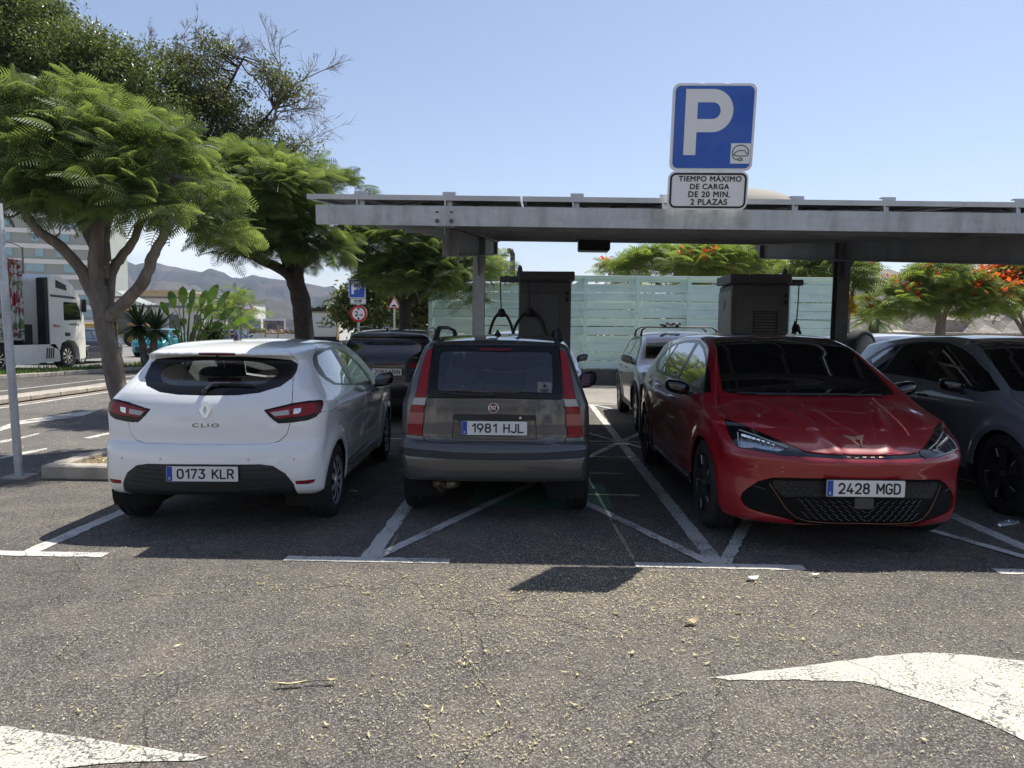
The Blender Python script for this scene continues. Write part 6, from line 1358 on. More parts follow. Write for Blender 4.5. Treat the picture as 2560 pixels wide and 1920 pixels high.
feathery_tree('feathery_tree', 'nearest feathery green tree with forked grey trunk behind the white hatchback', b1, T1,
    [(pt(170, 262, Y1), (.60, .7, .36)), (pt(245, 300, Y1), (.62, .7, .36)), (pt(95, 300, 8.7), (.60, .7, .36)), (pt(60, 365, 8.5), (.55, .7, .40)), (pt(190, 350, 8.5), (.75, .7, .42)), (pt(305, 345, 8.7), (.60, .7, .34)), (pt(30, 440, 8.4), (.36, .5, .28)), (pt(365, 405, 8.9), (.60, .6, .32)), (pt(200, 420, 8.1), (.62, .5, .32)), (pt(420, 470, 9.2), (.42, .6, .24)), (pt(320, 455, 8.4), (.50, .5, .26)), (pt(110, 430, 8.3), (.5, .5, .28)), (pt(10, 320, 8.7), (.36, .5, .30)), (pt(480, 520, 9.4), (.22, .4, .14)), (pt(140, 395, 8.3), (.5, .5, .3))], 460, size=(.72, 1.15), per=7)
# second and third trees further along
Y2 = 13.6; b2 = np.array([pt(665, 730, Y2)[0] + .05, Y2, 0.])
T2 = [([b2, pt(658, 725, Y2), pt(650, 650, Y2), pt(636, 605, Y2)], .19, .165), ([pt(640, 625, Y2), pt(620, 590, Y2), pt(560, 560, Y2 - .1), pt(500, 530, Y2 - .4), pt(460, 480, Y2 - .6)], .12, .05), ([pt(645, 610, Y2), pt(650, 575, Y2), pt(700, 540, Y2), pt(740, 480, Y2)], .11, .05), ([pt(636, 605, Y2), pt(615, 550, Y2 + .2), pt(600, 470, Y2 + .3), pt(610, 400, Y2)], .12, .05), ([pt(630, 560, Y2), pt(560, 500, Y2 - .5), pt(540, 420, Y2 - .6)], .07, .03)]
feathery_tree('feathery_tree', 'dark trunked feathery tree, second from the camera, beside the canopy end', b2, T2,
    [(pt(545, 400, Y2), (1.0, 1.1, .50)), (pt(610, 430, Y2 - .3), (.95, 1.1, .55)), (pt(500, 380, Y2 + .5), (.7, .9, .42)), (pt(665, 500, Y2), (.70, .9, .45)), (pt(560, 490, Y2 - .6), (.9, .8, .42)), (pt(692, 545, Y2 - .2), (.34, .5, .22)), (pt(500, 530, Y2 - .6), (.45, .6, .28)), (pt(615, 540, Y2 - .3), (.6, .6, .3)), (pt(700, 372, Y2 + 1.5), (.25, .3, .14)), (pt(735, 412, Y2 + 1.8), (.5, .5, .22))], 480, bark=DBARK, per=7, size=(.85, 1.3), shade=(.0, .8))
Y3 = 18.5; b3 = np.array([pt(878, 725, Y3)[0], Y3, 0.])
T3 = [([b3, pt(876, 690, Y3), pt(874, 655, Y3)], .17, .15), ([pt(874, 665, Y3), pt(850, 625, Y3), pt(800, 590, Y3)], .10, .05), ([pt(876, 660, Y3), pt(905, 632, Y3), pt(940, 600, Y3 - .3), pt(990, 570, Y3 - .4)], .11, .05), ([pt(870, 650, Y3), pt(868, 600, Y3), pt(880, 540, Y3)], .1, .05)]
feathery_tree('feathery_tree', 'dark trunked feathery tree, third from the camera, behind the black car', b3, T3,
    [(pt(850, 535, Y3), (1.3, 1.3, .60)), (pt(925, 555, Y3), (1.0, 1.2, .60)), (pt(990, 580, Y3 - .5), (.75, 1.0, .50)), (pt(800, 545, Y3), (.7, 1.0, .60)), (pt(1040, 585, Y3 + 1), (.65, .9, .50)), (pt(900, 610, Y3 - .8), (.7, .7, .40)), (pt(985, 640, Y3), (.40, .6, .30)), (pt(840, 600, Y3 - .5), (.6, .7, .35))], 420, bark=DBARK, per=7, size=(1.0, 1.5), shade=(.0, .75))
# poincianas beyond the fence
def far_poinciana(label, x, ytop, ybot, halfw, Y, trunk, fl, n=150, shade=(.2, 1.), extra=()):
    c = pt(x, (ytop + ybot)/2, Y); s = Y/1776*S2; base = np.array([pt(trunk, 700, Y)[0], Y, 0.]); hw_, hh = halfw*s, (ybot - ytop)/2*s
    lob = [(c + np.array([u*hw_*.6, rng.uniform(-.5, .5), v*hh*.45]), (hw_*.54, hw_*.5, hh*.70)) for u, v in ((-.75, -.55), (-.2, .3), (.35, .45), (.8, -.3), (0, -.4), (-.45, .05), (.55, -.05))] + list(extra)
    lm = [([base, base + (.1, 0, c[2]*.42)], .22, .17)] + [([base + (.1, 0, c[2]*.40), base + (u*hw_*.3, 0, c[2]*.62), c + np.array([u*hw_*.75, 0, .1*hh])], .12, .04) for u in (-.9, -.3, .4, .9)]
    feathery_tree('poinciana_tree', label, base, lm, lob, n, POIN2, BARK, 7, FRF, (1.5, 2.3), shade, flowers=(300, fl), group='flame trees beyond the fence', fill=.3)
far_poinciana('broad flame tree with a few red blossoms rising behind the mint fence', 1500, 532, 625, 180, 33, 1520, lambda p: .5 if p[2] < 4.5 and p[0] < 11 else .03, 420)
far_poinciana('darker flame tree behind the right canopy column', 1790, 535, 650, 85, 30, 1810, lambda p: .05, 140, (0., .55))
YR = 31.; bR = np.array([pt(2026, 700, YR)[0], YR, 0.]); lR = [([bR, bR + (.15, 0, 2.2)], .24, .18)] + [([bR + (.15, 0, 2.0), pt(x, 655, YR), pt(x2, y2, YR)], .12, .04) for x, x2, y2 in ((2000, 1930, 645), (2025, 2010, 610), (2050, 2080, 620), (2060, 2130, 650))]
feathery_tree('poinciana_tree', 'round flame tree with orange blossoms on its right half over the stone bank', bR, lR, [(pt(x, y, YR), (a, b_, c)) for x, y, a, b_, c in ((2030, 595, 1.0, 1.1, .45), (1985, 620, 1.0, 1.1, .5), (2070, 615, 1.1, 1.1, .5), (1925, 655, .95, 1.1, .45), (1980, 660, .9, 1., .4), (2060, 660, 1.1, 1., .45), (2125, 640, .9, 1., .5), (1900, 675, .5, .8, .25), (2120, 670, .7, .8, .35))], 330, POIN2, BARK, 7, FRF, (1.2, 1.9), (.2, 1.), flowers=(300, lambda p: .95 if p[0] > 19.3 else .16), group='flame trees beyond the fence', fill=.3)
far_poinciana('flame tree covered in red blossoms at the right edge of the lot', 2190, 572, 680, 75, 33, 2215, lambda p: 1., 260)
hd = thing('backing', 'dark leafy hedge added behind the mint fence to darken its gaps', 'backing', (3.5, 22.3, 0)); k = MB()  # unseen leaves added as a backing so gaps between the boards stay dark
for i in range(26): limb(k, [(-5.8 + i*.46, rng.normal(0, .2), 0), (-5.8 + i*.46 + rng.normal(0, .2), rng.normal(0, .2), 1.3), (-5.8 + i*.46, 0, 2.3)], .03, .01, 5)
k.build('backing_stems', DBARK, hd); n = 15000; P = np.stack([rng.uniform(-6, 6, n), rng.normal(0, .35, n), 2.75*rng.random(n)**.8], 1)
scatter('foliage', LEAF, P, rng.normal(0, 1, (n, 3)), rng.uniform(1.2, 2.4, n), FICUS, hd, rng.random(n))

# tall glossy trees behind the road
def clump_tree(name, label, base, limbs, lobes, n, mat, bark=DBARK, leaf=LEAF, size=(1., 1.8), shade=(0, 1), dead=0, cl=26):
    base = np.array(base, float); o = thing(name, label, 'tree', base); k = MB(); tips = []
    for pts, r0, r1 in limbs: q = limb(k, np.array(pts) - base, r0, r1, 9, .004); tips.append(q)
    tot = sum(r[0]*r[2] for _, r in lobes); cen = []; nr = []
    for c, r in lobes:
        m = max(3, int(n/cl*r[0]*r[2]/tot)); z = rng.uniform(-.8, 1, m); a = rng.uniform(0, 6.28, m); s = np.sqrt(1 - z*z); d = np.stack([s*np.cos(a), s*np.sin(a), z], 1)
        cen.append(np.array(c) - base + d*np.array(r)*rng.uniform(.45, 1.05, m)[:, None]**.6); nr.append(d)
    cen = np.concatenate(cen); nr = np.concatenate(nr); m = len(cen)
    T = np.concatenate(tips)
    for i in rng.permutation(m)[:min(m, 420)]:
        a = T[((T - cen[i])**2).sum(1).argmin()]; limb(k, [a, (a + cen[i])/2 + rng.normal(0, .10, 3), cen[i]], .032, .010, 4, 0, 3)
    k.build('trunk', bark, o)
    q = rng.normal(0, 1, (m*cl, 3)); q /= np.linalg.norm(q, axis=1)[:, None]
    q *= (rng.random(m*cl)**.42)[:, None]*np.repeat(rng.uniform(.40, .80, m), cl)[:, None]*np.array([1.05, 1.05, .72]); pos = np.repeat(cen, cl, 0) + q
    d = rng.normal(0, 1, (m*cl, 3)) + q*1.5 + np.array([0, 0, -.25])
    scatter('crown', leaf, pos, d, rng.uniform(*size, m*cl), mat, o, np.repeat(rng.uniform(*shade, m), cl) + rng.normal(0, .15, m*cl), rng.uniform(-1, 1, m*cl))
    return o, k
YF = 27.; bf = np.array([pt(238, 700, YF)[0], YF, .1])
clump_tree('ficus_tree', 'tall dense dark green tree filling the upper left corner', bf, [([bf, bf + (-.25, 0, 4.2), pt(150, 250, YF)], .30, .2), ([bf + (-.2, 0, 4.0), pt(200, 200, YF + 1)], .3, .1), ([bf + (-.25, 0, 4.3), pt(20, 200, YF)], .3, .1)],
    [(pt(40, 90, YF), (2.1, 2.5, 1.9)), (pt(90, 60, YF + 1), (1.4, 2, 1.2)), (pt(170, 150, YF), (2.0, 2.2, 1.5)), (pt(60, 200, YF), (2.4, 2.4, 1.9)), (pt(230, 165, YF + .5), (1.3, 2, 1.1)), (pt(310, 195, YF), (1.4, 1.8, 1.3)), (pt(240, 250, YF), (2.2, 2, 1.4)), (pt(-60, 120, YF), (2, 2, 2.4)), (pt(350, 265, YF), (1.2, 1.5, 1.0)), (pt(150, 290, YF), (2.5, 2, 1.3))], 125000, FICUS, size=(.8, 1.5), cl=110)
YD = 29.; bd = np.array([pt(652, 700, YD)[0], YD, .1])
dl = [([bd, bd + (-.1, 0, 2.6), pt(600, 470, YD), pt(480, 340, YD), pt(440, 290, YD)], .28, .16), ([pt(445, 300, YD), pt(480, 215, YD), pt(505, 165, YD), pt(528, 122, YD)], .09, .03), ([pt(450, 320, YD), pt(405, 250, YD), pt(370, 180, YD)], .09, .03), ([pt(455, 330, YD), pt(540, 335, YD), pt(615, 330, YD)], .08, .03), ([pt(465, 315, YD), pt(540, 290, YD), pt(590, 235, YD)], .08, .04)]
dt, kk = clump_tree('sparse_tree', 'tall sparse olive tree with dead branches beside the dense one', bd, dl,
    [(pt(420, 180, YD), (1.1, 1.4, 1.1)), (pt(470, 130, YD), (.75, 1, .75)), (pt(440, 260, YD), (1.6, 1.5, 1.2)), (pt(520, 240, YD), (1.2, 1.3, 1.0)), (pt(380, 140, YD), (.9, 1.1, .6)), (pt(590, 175, YD), (.7, .8, .6)), (pt(640, 215, YD), (.6, .8, .7)), (pt(560, 320, YD), (1.5, 1.4, .7)), (pt(650, 325, YD), (.8, .8, .25)), (pt(500, 330, YD), (1.5, 1.5, .9)), (pt(610, 355, YD), (.7, .8, .35)), (pt(400, 230, YD), (1.2, 1.2, 1.0))], 26000, OLIVE, size=(.8, 1.5), cl=95)
# bare branches of the sparse tree
k = MB()
def branch(p, d, l, r, depth):
    n = 4; q = [np.array(p, float)]
    for i in range(n): d = d + rng.normal(0, .10, 3); d /= np.linalg.norm(d); q.append(q[-1] + d*l/n)
    k.tube(q, np.linspace(r, r*.55, n + 1), 5)
    if depth == 0: return
    for i in range(rng.integers(4, 7)):
        j = rng.integers(1, n + 1); e = d + rng.normal(0, .48, 3)*np.array([1, .6, 1]); e /= np.linalg.norm(e); branch(q[j], e, l*rng.uniform(.45, .72), max(.007, r*.5), depth - 1)
for x, y, dx, dz, l, r in ((590, 270, .25, .9, 2.6, .11), (620, 190, -.25, .95, 1.9, .06), (625, 190, .75, .5, 1.8, .06), (510, 150, .2, 1, .8, .03), (430, 140, -.1, 1, 1.3, .04), (330, 150, -.2, 1, 1.2, .04), (390, 130, .3, .9, 1.0, .03), (250, 140, -.4, .8, 1.1, .04), (590, 330, .9, .25, 2.0, .05), (620, 345, .9, -.25, 1.6, .04), (560, 290, .6, .55, 2.0, .06), (480, 140, .5, .8, 1.2, .03)):
    branch(pt(x, y, YD) - bd, np.array([dx, rng.uniform(-.2, .2), dz]), l*.80, r*.55, 3)
k.build('bare_branches', DEADW, dt)
# dense mid trees behind the signs
YM = 44.
for lab, x, yt, yb, hw_, Y in (('leafy round tree behind the P sign and warning sign', 790, 590, 715, 70, 42), ('leafy tree behind the third feathery trunk', 900, 600, 720, 60, 46)):
    c = pt(x, (yt + yb)/2, Y); s = Y/1776*S2; h_ = (yb - yt)/2*s; w_ = hw_*s; bm = np.array([c[0], Y, 0.])
    clump_tree('leafy_tree', lab, bm, [([bm, bm + (0, 0, 2), c + np.array([0, 0, h_*.4])], .25, .1)], [(c + np.array([u*w_, 0, v*h_]), (w_*.55, w_*.5, h_*.55)) for u, v in ((-.5, -.3), (.5, -.2), (0, .4), (-.2, .1), (.3, .45), (0, -.6))], 7000, leaf_mat('mid_leaf' if 'mid_leaf' not in MATS else 'mid_leaf_b', (.05, .075, .02), (.15, .18, .05), .35), size=(2., 3.6), cl=22)
# small plants on the median and by the embankment
def blades(name, label, base, heads, blade_l, n, mat, cat='plant', stem_r=.11, droop=.5, w=.045, group=None):
    base = np.array(base, float); o = thing(name, label, cat, base, 0, group); k = MB(); P = []; D = []
    for c in heads:
        c = np.array(c) - base; limb(k, [(c[0]*.25, c[1]*.25, 0), c*np.array([.6, .6, .5]), c], stem_r, stem_r*.6, 8, .01)
        z = rng.uniform(-.55, 1, n); a = rng.uniform(0, 6.28, n); s = np.sqrt(1 - z*z); d = np.stack([s*np.cos(a), s*np.sin(a), z], 1); P.append(c + d*.06); D.append(d)
    k.build('stem', BARK, o); P = np.concatenate(P); D = np.concatenate(D)
    V = []; 
    for t, ww in ((0, .5), (.3, 1), (.65, .8), (1, .05)): V += [(blade_l*t, w*ww, -droop*.25*blade_l*t*t), (blade_l*t, -w*ww, -droop*.25*blade_l*t*t)]
    scatter('foliage', (np.array(V), np.array([(2*j, 2*j + 1, 2*j + 3, 2*j + 2) for j in range(3)])), P, D, rng.uniform(.75, 1.1, len(P)), mat, o, rng.random(len(P))); return o
YY = 27.
bx = lambda x, Y=YY: np.array([pt(x, 700, Y)[0], Y, .12])
blades('yucca_plant', 'spiky yucca with two heads and stout stems on the grassy median', bx(318), [pt(300, 703, YY), pt(338, 712, YY)], 1.0, 170, YUCCA, 'yucca', .16)
blades('yucca_plant', 'smaller spiky yucca at the right end of the median planting', bx(455, 28), [pt(450, 722, 28), pt(468, 735, 28)], .8, 120, YUCCA, 'yucca', .1)
def paddle(name, label, base, leaves, mat=BANANA):
    base = np.array(base, float); o = thing(name, label, 'plant', base); k = MB(); V = []; F = []; S = []
    for tip, w in leaves:
        tip = np.array(tip) - base; a = np.array([tip[0]*.15, tip[1]*.15, .3]); mid = (a + tip)/2 + np.array([-tip[0]*.10, 0, .25]); q = limb(k, [a, mid, a*.2 + tip*.8], .04, .018, 6)
        d = tip - q[-1]; d = d + (tip - mid)*.35; x = np.cross(d, (rng.normal(0, .4), 1, .2)); x /= np.linalg.norm(x); k0 = len(V)
        for t, ww in ((0, .25), (.2, .8), (.5, 1), (.8, .7), (1, .06)):
            c = q[-1] + d*t + np.array([0, 0, -.12*t*t]); V += [c + x*w*ww + (0, 0, .05*ww), c, c - x*w*ww + (0, 0, .05*ww)]
        for j in range(4): F += [(k0 + 3*j, k0 + 3*j + 1, k0 + 3*j + 4, k0 + 3*j + 3), (k0 + 3*j + 1, k0 + 3*j + 2, k0 + 3*j + 5, k0 + 3*j + 4)]; S += [rng.random()]*2
    k.build('stem', plain('green_stalk', (.16, .17, .06), .6), o)
    m = mesh_obj('foliage', np.array(V), np.array(F), mat, o, smooth=True); at_ = m.data.attributes.new('shade', 'FLOAT', 'FACE'); at_.data.foreach_set('value', np.array(S, np.float32)); return o
YB = 27.5
paddle('paddle_plant', 'large paddle leaved plant with upright leaves on the median', bx(400, YB), [(pt(x, y, YB + rng.uniform(-.6, .6)), w) for x, y, w in ((372, 640, .17), (395, 632, .17), (415, 636, .16), (440, 638, .16), (460, 628, .17), (482, 640, .16), (355, 660, .15), (410, 660, .15), (450, 665, .16), (490, 672, .15), (425, 700, .15), (395, 690, .15), (500, 700, .13), (380, 712, .15), (440, 720, .14), (470, 700, .14), (520, 690, .12))])
for lab, x, y, Y in (('thin young tree on a stake beside the median planting', 485, 640, 33), ('small young tree beside the danger sign', 520, 665, 36)):
    b_ = np.array([pt(x, 700, Y)[0], Y, 0.]); c = pt(x, y, Y); feathery_tree('young_tree', lab, b_, [([b_, (b_ + c)/2, c], .05, .02)], [(c, (.8, .7, .4)), (c + np.array([-.5, 0, -.7]), (.7, .6, .4)), (c + np.array([.4, 0, -1.0]), (.7, .6, .4))], 26, POIN2, BARK, 6, FRF, (1.3, 1.9))
def palm(label, x, y, Y, l=1.6, n=60, name='palm_tree', mat=YUCCA):
    c = pt(x, y, Y); b_ = np.array([c[0], Y, 0.]); o = thing(name, label, 'palm', b_); k = MB(); limb(k, [(0, 0, 0), (.05, 0, c[2]*.5), (0, 0, c[2])], .28, .20, 9, .02); k.build('trunk', DBARK, o)
    z = rng.uniform(-.35, 1, n); a = rng.uniform(0, 6.28, n); s = np.sqrt(1 - z*z); d = np.stack([s*np.cos(a), s*np.sin(a), z], 1)
    V, F = frond(l, 16, .9, l*.30, .02); scatter('crown', (V, F), np.tile([0, 0, c[2]], (n, 1)).astype(float), d, rng.uniform(.8, 1.1, n), mat, o, rng.random(n))
palm('bushy palm before the dark mass behind the white wall', 507, 662, 60, 1.9); palm('round headed palm by the billboards', 676, 690, 75, 2.2)
palm('small palm growing at the foot of the stone bank', 1888, 690, 34, 1.3, 40, mat=BANANA)
blades('yellow_shrub', 'yellow shrub hanging over the wall beside the canopy column', np.array([pt(1832, 700, 30)[0], 30, 0.]), [pt(1832, 655, 30), pt(1836, 668, 30)], .45, 130, YFLOW, 'shrub', .05)
# grass on the median
n = 9000; u_ = 17 + 38*rng.random(n)**1.5; P = np.stack([np.interp(u_, MED_Y, MED_X) - rng.uniform(.12, 1.9, n), u_, np.full(n, .11)], 1)
D = np.stack([rng.normal(0, .45, n), rng.normal(0, .45, n), np.ones(n)], 1)
tag(scatter('grass', (np.array([(0, .010, 0), (0, -.010, 0), (.16, 0, .0), (.08, .008, 0)], float), np.array([(0, 1, 2, 3)])), P, D, rng.uniform(.6, 1.3, n), leaf_mat('grass_blade', (.05, .10, .015), (.14, .22, .04), .3), None, rng.random(n)), 'bright green grass along the road median', 'grass', kind='stuff')
# ================================================================ lorries and street things beyond the median
CABW = plain('lorry_cream', (.85, .83, .74), .35, vary=.04, coat=.4); DARKM = plain('chassis', (.015, .015, .016), .7)
GRAF, t_, o_ = new_mat('graffiti_steel'); p_ = N(t_, 'BsdfPrincipled', Roughness=.6)
v_ = coord(t_); n1 = noise(t_, .55, 3, .5, v_, dist=1.2); n2 = noise(t_, 1.1, 4, .6, v_, dist=1.8); sp_ = N(t_, 'SeparateXYZ'); L(t_, v_, sp_.inputs[0])
c_ = mixc(t_, ramp(t_, sp_.outputs[2], [(0, (1, 1, 1)), (1, (1, 1, 1))]), (.10, .16, .05), (.10, .16, .05))
c_ = mixc(t_, ramp(t_, n1, [(.46, (0, 0, 0)), (.5, (1, 1, 1))]), (.095, .15, .045), (.20, .012, .02)); e_ = ramp(t_, n2, [(.46, (0, 0, 0)), (.485, (1, 1, 1)), (.53, (1, 1, 1)), (.56, (0, 0, 0))])
c_ = mixc(t_, e_, c_, (.42, .42, .40)); c_ = mixc(t_, ramp(t_, n2, [(.56, (0, 0, 0)), (.58, (1, 1, 1)), (.60, (0, 0, 0))]), c_, (.02, .02, .03)); c_ = mixc(t_, ramp(t_, n2, [(.62, (0, 0, 0)), (.64, (1, 1, 1))]), c_, (.32, .30, .38))
L(t_, c_, p_.inputs['Base Color']); L(t_, p_.outputs[0], o_.inputs[0])
lo = thing('lorry', 'cream articulated lorry cab pulling a graffiti covered container', 'lorry', (-17.82, 24.3, 0), R(90))
side = frame((0, 0, 0), (1, 0, 0), (0, 0, 1))                        # local z = -y: prisms across the cab
def across(k, pts, y0, y1, mi=0): k.prism(pts, -y1, -y0, side, mi=mi)
k = MB(); across(k, [(1.22, 1.0), (1.22, 3.30), (1.45, 3.46), (1.9, 3.42), (2.55, 3.18), (3.0, 2.72), (3.12, 2.55), (3.28, 1.75), (3.32, .95), (3.30, .40), (2.95, .36), (2.88, .78), (2.62, 1.06), (2.2, 1.10), (1.86, .98), (1.74, .72), (1.22, .9)], -1.25, 1.25)
k.build('cab_body', CABW, lo, bevel=.06)
k = MB(); across(k, [(1.9, 1.14), (1.9, 2.62), (2.95, 2.60), (3.2, 1.75), (3.2, 1.14)], -1.256, -1.24); dr = k.build('door', CABW, lo)
k = MB(); across(k, [(2.02, 1.82), (2.02, 2.50), (2.80, 2.50), (2.98, 2.2), (3.04, 1.86)], -1.268, -1.25); k.build('side_window', glass('lorry_glass', (.12, .14, .15)), dr)
k = MB(); across(k, [(2.06, 1.24), (2.06, 1.38), (2.36, 1.36), (2.36, 1.24)], -1.262, -1.25); k.build('door_handle', BLACKP, dr)
for s, x, z, w in (('Pérez', 1.58, 1.62, .36), ('TRANSPORTES', 2.62, 1.68, .60)):
    k = MB(); V, F = fit(text_geo(s, .1, .001, .001), w); k.add(V, F, frame((x, -1.27, z), (1, 0, 0), (0, 0, 1))); k.build('lettering', REDS if w < .5 else INK, lo)
k = MB(); across(k, [(1.6, 3.0), (1.62, 3.28), (2.2, 3.12), (2.24, 2.92)], -1.262, -1.24); k.build('roof_window', INK, lo)
k = MB(); k.tube([(1.3, -1.24, 2.70), (2.6, -1.26, 2.68), (3.0, -1.15, 2.64), (3.12, -.6, 2.62)], .045, 8); k.build('visor', DKSTEEL, lo)
k = MB(); k.box((3.16, -1.33, 2.4), (.12, .16, .5), ch=.03); k.tube([(3.0, -1.2, 2.65), (3.16, -1.33, 2.62)], .02, 6); k.build('wing_mirror', BLACKP, lo)
k = MB(); across(k, [(1.05, .95), (1.05, 3.3), (1.22, 3.34), (1.22, .95)], -1.22, -.92); k.build('side_deflector', BLACKP, lo)
k = MB(); k.box((.1, 0, .85), (4.2, .9, .3)); k.box((-3.5, 0, .95), (6.5, 1.0, .30)); k.box((.55, -.6, 1.2), (.5, .6, .9)); k.build('chassis', DARKM, lo)
k = MB(); across(k, [(-1.0, .36), (-1.0, .95), (1.5, .95), (1.72, .70), (1.76, .32), (-.8, .28)], -1.25, -1.18); k.build('side_skirt', CABW, lo, bevel=.02)
k = MB(); 
for i in range(4): across(k, [(.95 + .12*i, .45), (1.0 + .12*i, .82), (1.06 + .12*i, .82), (1.01 + .12*i, .45)], -1.262, -1.25)
k.build('skirt_vent', BLACKP, lo)
k = MB(); across(k, [(-.15, 1.12), (-.15, 3.78), (-12.3, 3.78), (-12.3, 1.12)], -1.19, 1.19)
for i in range(44): x = -.35 - .27*i; across(k, [(x, 1.25), (x, 3.65), (x - .12, 3.65), (x - .12, 1.25)], -1.225, -1.19)
for z in (1.17, 3.74): across(k, [(-.15, z - .06), (-.15, z + .06), (-12.3, z + .06), (-12.3, z - .06)], -1.235, -1.19)
across(k, [(-.10, 1.1), (-.10, 3.8), (-.27, 3.8), (-.27, 1.1)], -1.24, 1.22); k.build('container', GRAF, lo)
for x in (2.26, -1.35, -8.5, -9.8): wheel(lo, x, -1.08, .50, .50, .30, -1, 'ten', .30, CHROME)
for x in (2.26, -1.35): wheel(lo, x, 1.08, .50, .50, .30, 1, 'ten', .30, CHROME)
k = MB(); k.tube([(.95, -.3, 2.1), (.9, -.45, 1.9), (.95, -.25, 1.75)], .05, 8); k.build('air_hose', BLACKP, lo)
# refuse lorry
gx = at(811, 800, 58); gl_ = thing('refuse_lorry', 'white refuse lorry seen from behind with green lettering on its tailgate', 'lorry', (gx[0], 58, 0))
k = MB(); k.box((0, 3.2, 2.0), (2.35, 6.2, 2.6), ch=.05); k.build('hopper', plain('lorry_white', (.68, .68, .64), .5, vary=.08), gl_)
k = MB(); k.box((0, -.02, 2.0), (1.98, .10, 1.95), ch=.02); tgt = k.build('tailgate', plain('tail_white', (.62, .62, .57), .5, vary=.05), gl_)
k = MB()
for s in (-1, 1): k.box((s*1.06, -.06, 1.95), (.12, .14, 2.3))
k.box((0, -.06, 3.05), (2.24, .14, .10)); k.build('tail_frame', plain('amber_frame', (.55, .38, .14), .5), gl_)
k = MB(); k.box((0, .3, .75), (2.3, .5, .5)); k.box((0, -.1, .98), (2.0, .2, .10)); k.box((0, 0, 3.2), (2.3, .4, .25)); k.box((.0, .05, 3.4), (.35, .3, .45)); k.tube([(-.9, 0, 3.3), (.9, 0, 3.36)], .05, 6)
for i in range(7): k.box((rng.uniform(-.9, .9), .0, 3.36), (.2, .2, .16))
k.build('lift_gear', DARKM, gl_)
for s, z, w, mt in (('SANTA CRUZ', 2.15, 1.35, plain('moss_ink', (.22, .26, .05), .5)), ('más limpia, contigo', 1.83, 1.15, INK)):
    k = MB(); V, F = fit(text_geo(s, .2, .004, .006), w); k.add(V, F, facing(0, -.078, z)); k.build('lettering', mt, gl_)
k = MB(); k.prism([(-.16, .14), (-.06, .14), (0, .02), (.06, .14), (.16, .14), (.03, -.14), (-.03, -.14)], 0, .006, facing(0, -.078, 2.48)); k.build('emblem', GREENI, gl_)
for s in (-1, 1): wheel(gl_, s*.95, 1.2, .5, .5, .3, 1, 'ten', .3, ALU).rotation_euler = (0, 0, R(90)*-s)
for lab, px, Y, w, h in (('white box trailer with double rear doors beside the refuse lorry', 879, 70, 2.5, 3.4), ('long pale trailer beyond the height limit sign', 985, 82, 6.5, 3.1)):
    q = at(px, 800, Y); tr = thing('trailer', lab, 'trailer', (q[0], Y, 0)); k = MB(); k.box((0, 4, .9 + h/2), (w, 8, h), ch=.04); k.build('box_body', plain('trailer_white', (.70, .71, .70), .5, vary=.06), tr)
    for s in (-1, 1):
        k = MB(); k.box((s*w*.24, -.02, .9 + h/2), (w*.46, .05, h*.95)); d = k.build('door', MATS['trailer_white'], tr); k = MB(); k.tube([(s*.12, -.07, 1.0), (s*.12, -.07, h + .7)], .025, 6); k.tube([(s*w*.3, -.07, 1.0), (s*w*.3, -.07, h + .7)], .025, 6); k.build('lock_bar', DKSTEEL, d)
    k = MB(); k.box((0, .2, .6), (w, .3, .3)); k.build('bumper', DARKM, tr)
    for s in (-1, 1): wheel(tr, s*(w/2 - .3), 1.5, .5, .5, .3, 1, 'ten', .3, ALU).rotation_euler = (0, 0, R(90))
# yellow loader behind the first trunk
q = at(300, 860, 62); ex = thing('loader', 'dusty yellow construction loader standing beyond the avenue', 'loader', (q[0], 62, 0), R(15)); YEL = plain('machine_yellow', (.48, .30, .10), .6, vary=.25)
k = MB(); k.box((-1.2, 0, 1.5), (2.6, 2.0, 1.1), ch=.1); k.build('engine_cover', YEL, ex); k = MB(); k.box((.5, 0, 2.1), (1.5, 1.5, 2.0), ch=.1); k.build('cab', plain('loader_cab', (.10, .09, .07), .3), ex)
k = MB(); k.box((.5, 0, 3.15), (1.7, 1.7, .14), ch=.04); k.build('cab_roof', YEL, ex)
for s in (-.7, .7): k = MB(); k.tube([(.8, s, 1.9), (2.2, s, 2.1), (3.1, s, .9)], .14, 8); k.build('arm', YEL, ex)
k = MB(); k.prism([(3.0, .3), (3.9, .35), (3.5, 1.4), (3.1, 1.3)], -1.4, 1.4, side); k.build('bucket', YEL, ex)
for x in (-1.4, 1.2):
    for s in (-1, 1): wheel(ex, x, s*.95, .65, .65, .45, s, 'ten', .36, YEL)
def lamp(px, top_y, Y, label, arm=-1.):
    t = at(px, top_y, Y); o = thing('street_lamp', label, 'street lamp', (t[0], Y, 0), 0, 'street lamps along the avenue'); k = MB(); k.tube([(0, 0, 0), (0, 0, t[2]*.6), (0, 0, t[2])], [.11, .08, .055], 8); k.build('pole', DKSTEEL, o)
    k = MB(); k.tube([(0, 0, t[2] - .05), (arm*.6, 0, t[2] + .25), (arm*1.3, 0, t[2] + .35)], .035, 6); k.build('arm', DKSTEEL, o); k = MB(); k.add(*rounded((.45, .18, .09), 2.4), frame((arm*1.6, 0, t[2] + .36))); k.build('lamp_head', WHITEP, o)
lamp(56, 618, 48, 'grey street lamp rising above the container lorry'); lamp(447, 735, 95, 'distant street lamp with white head above the paddle leaved plant', 1.); lamp(556, 770, 80, 'short street lamp beside the palm before the white wall', -1.)

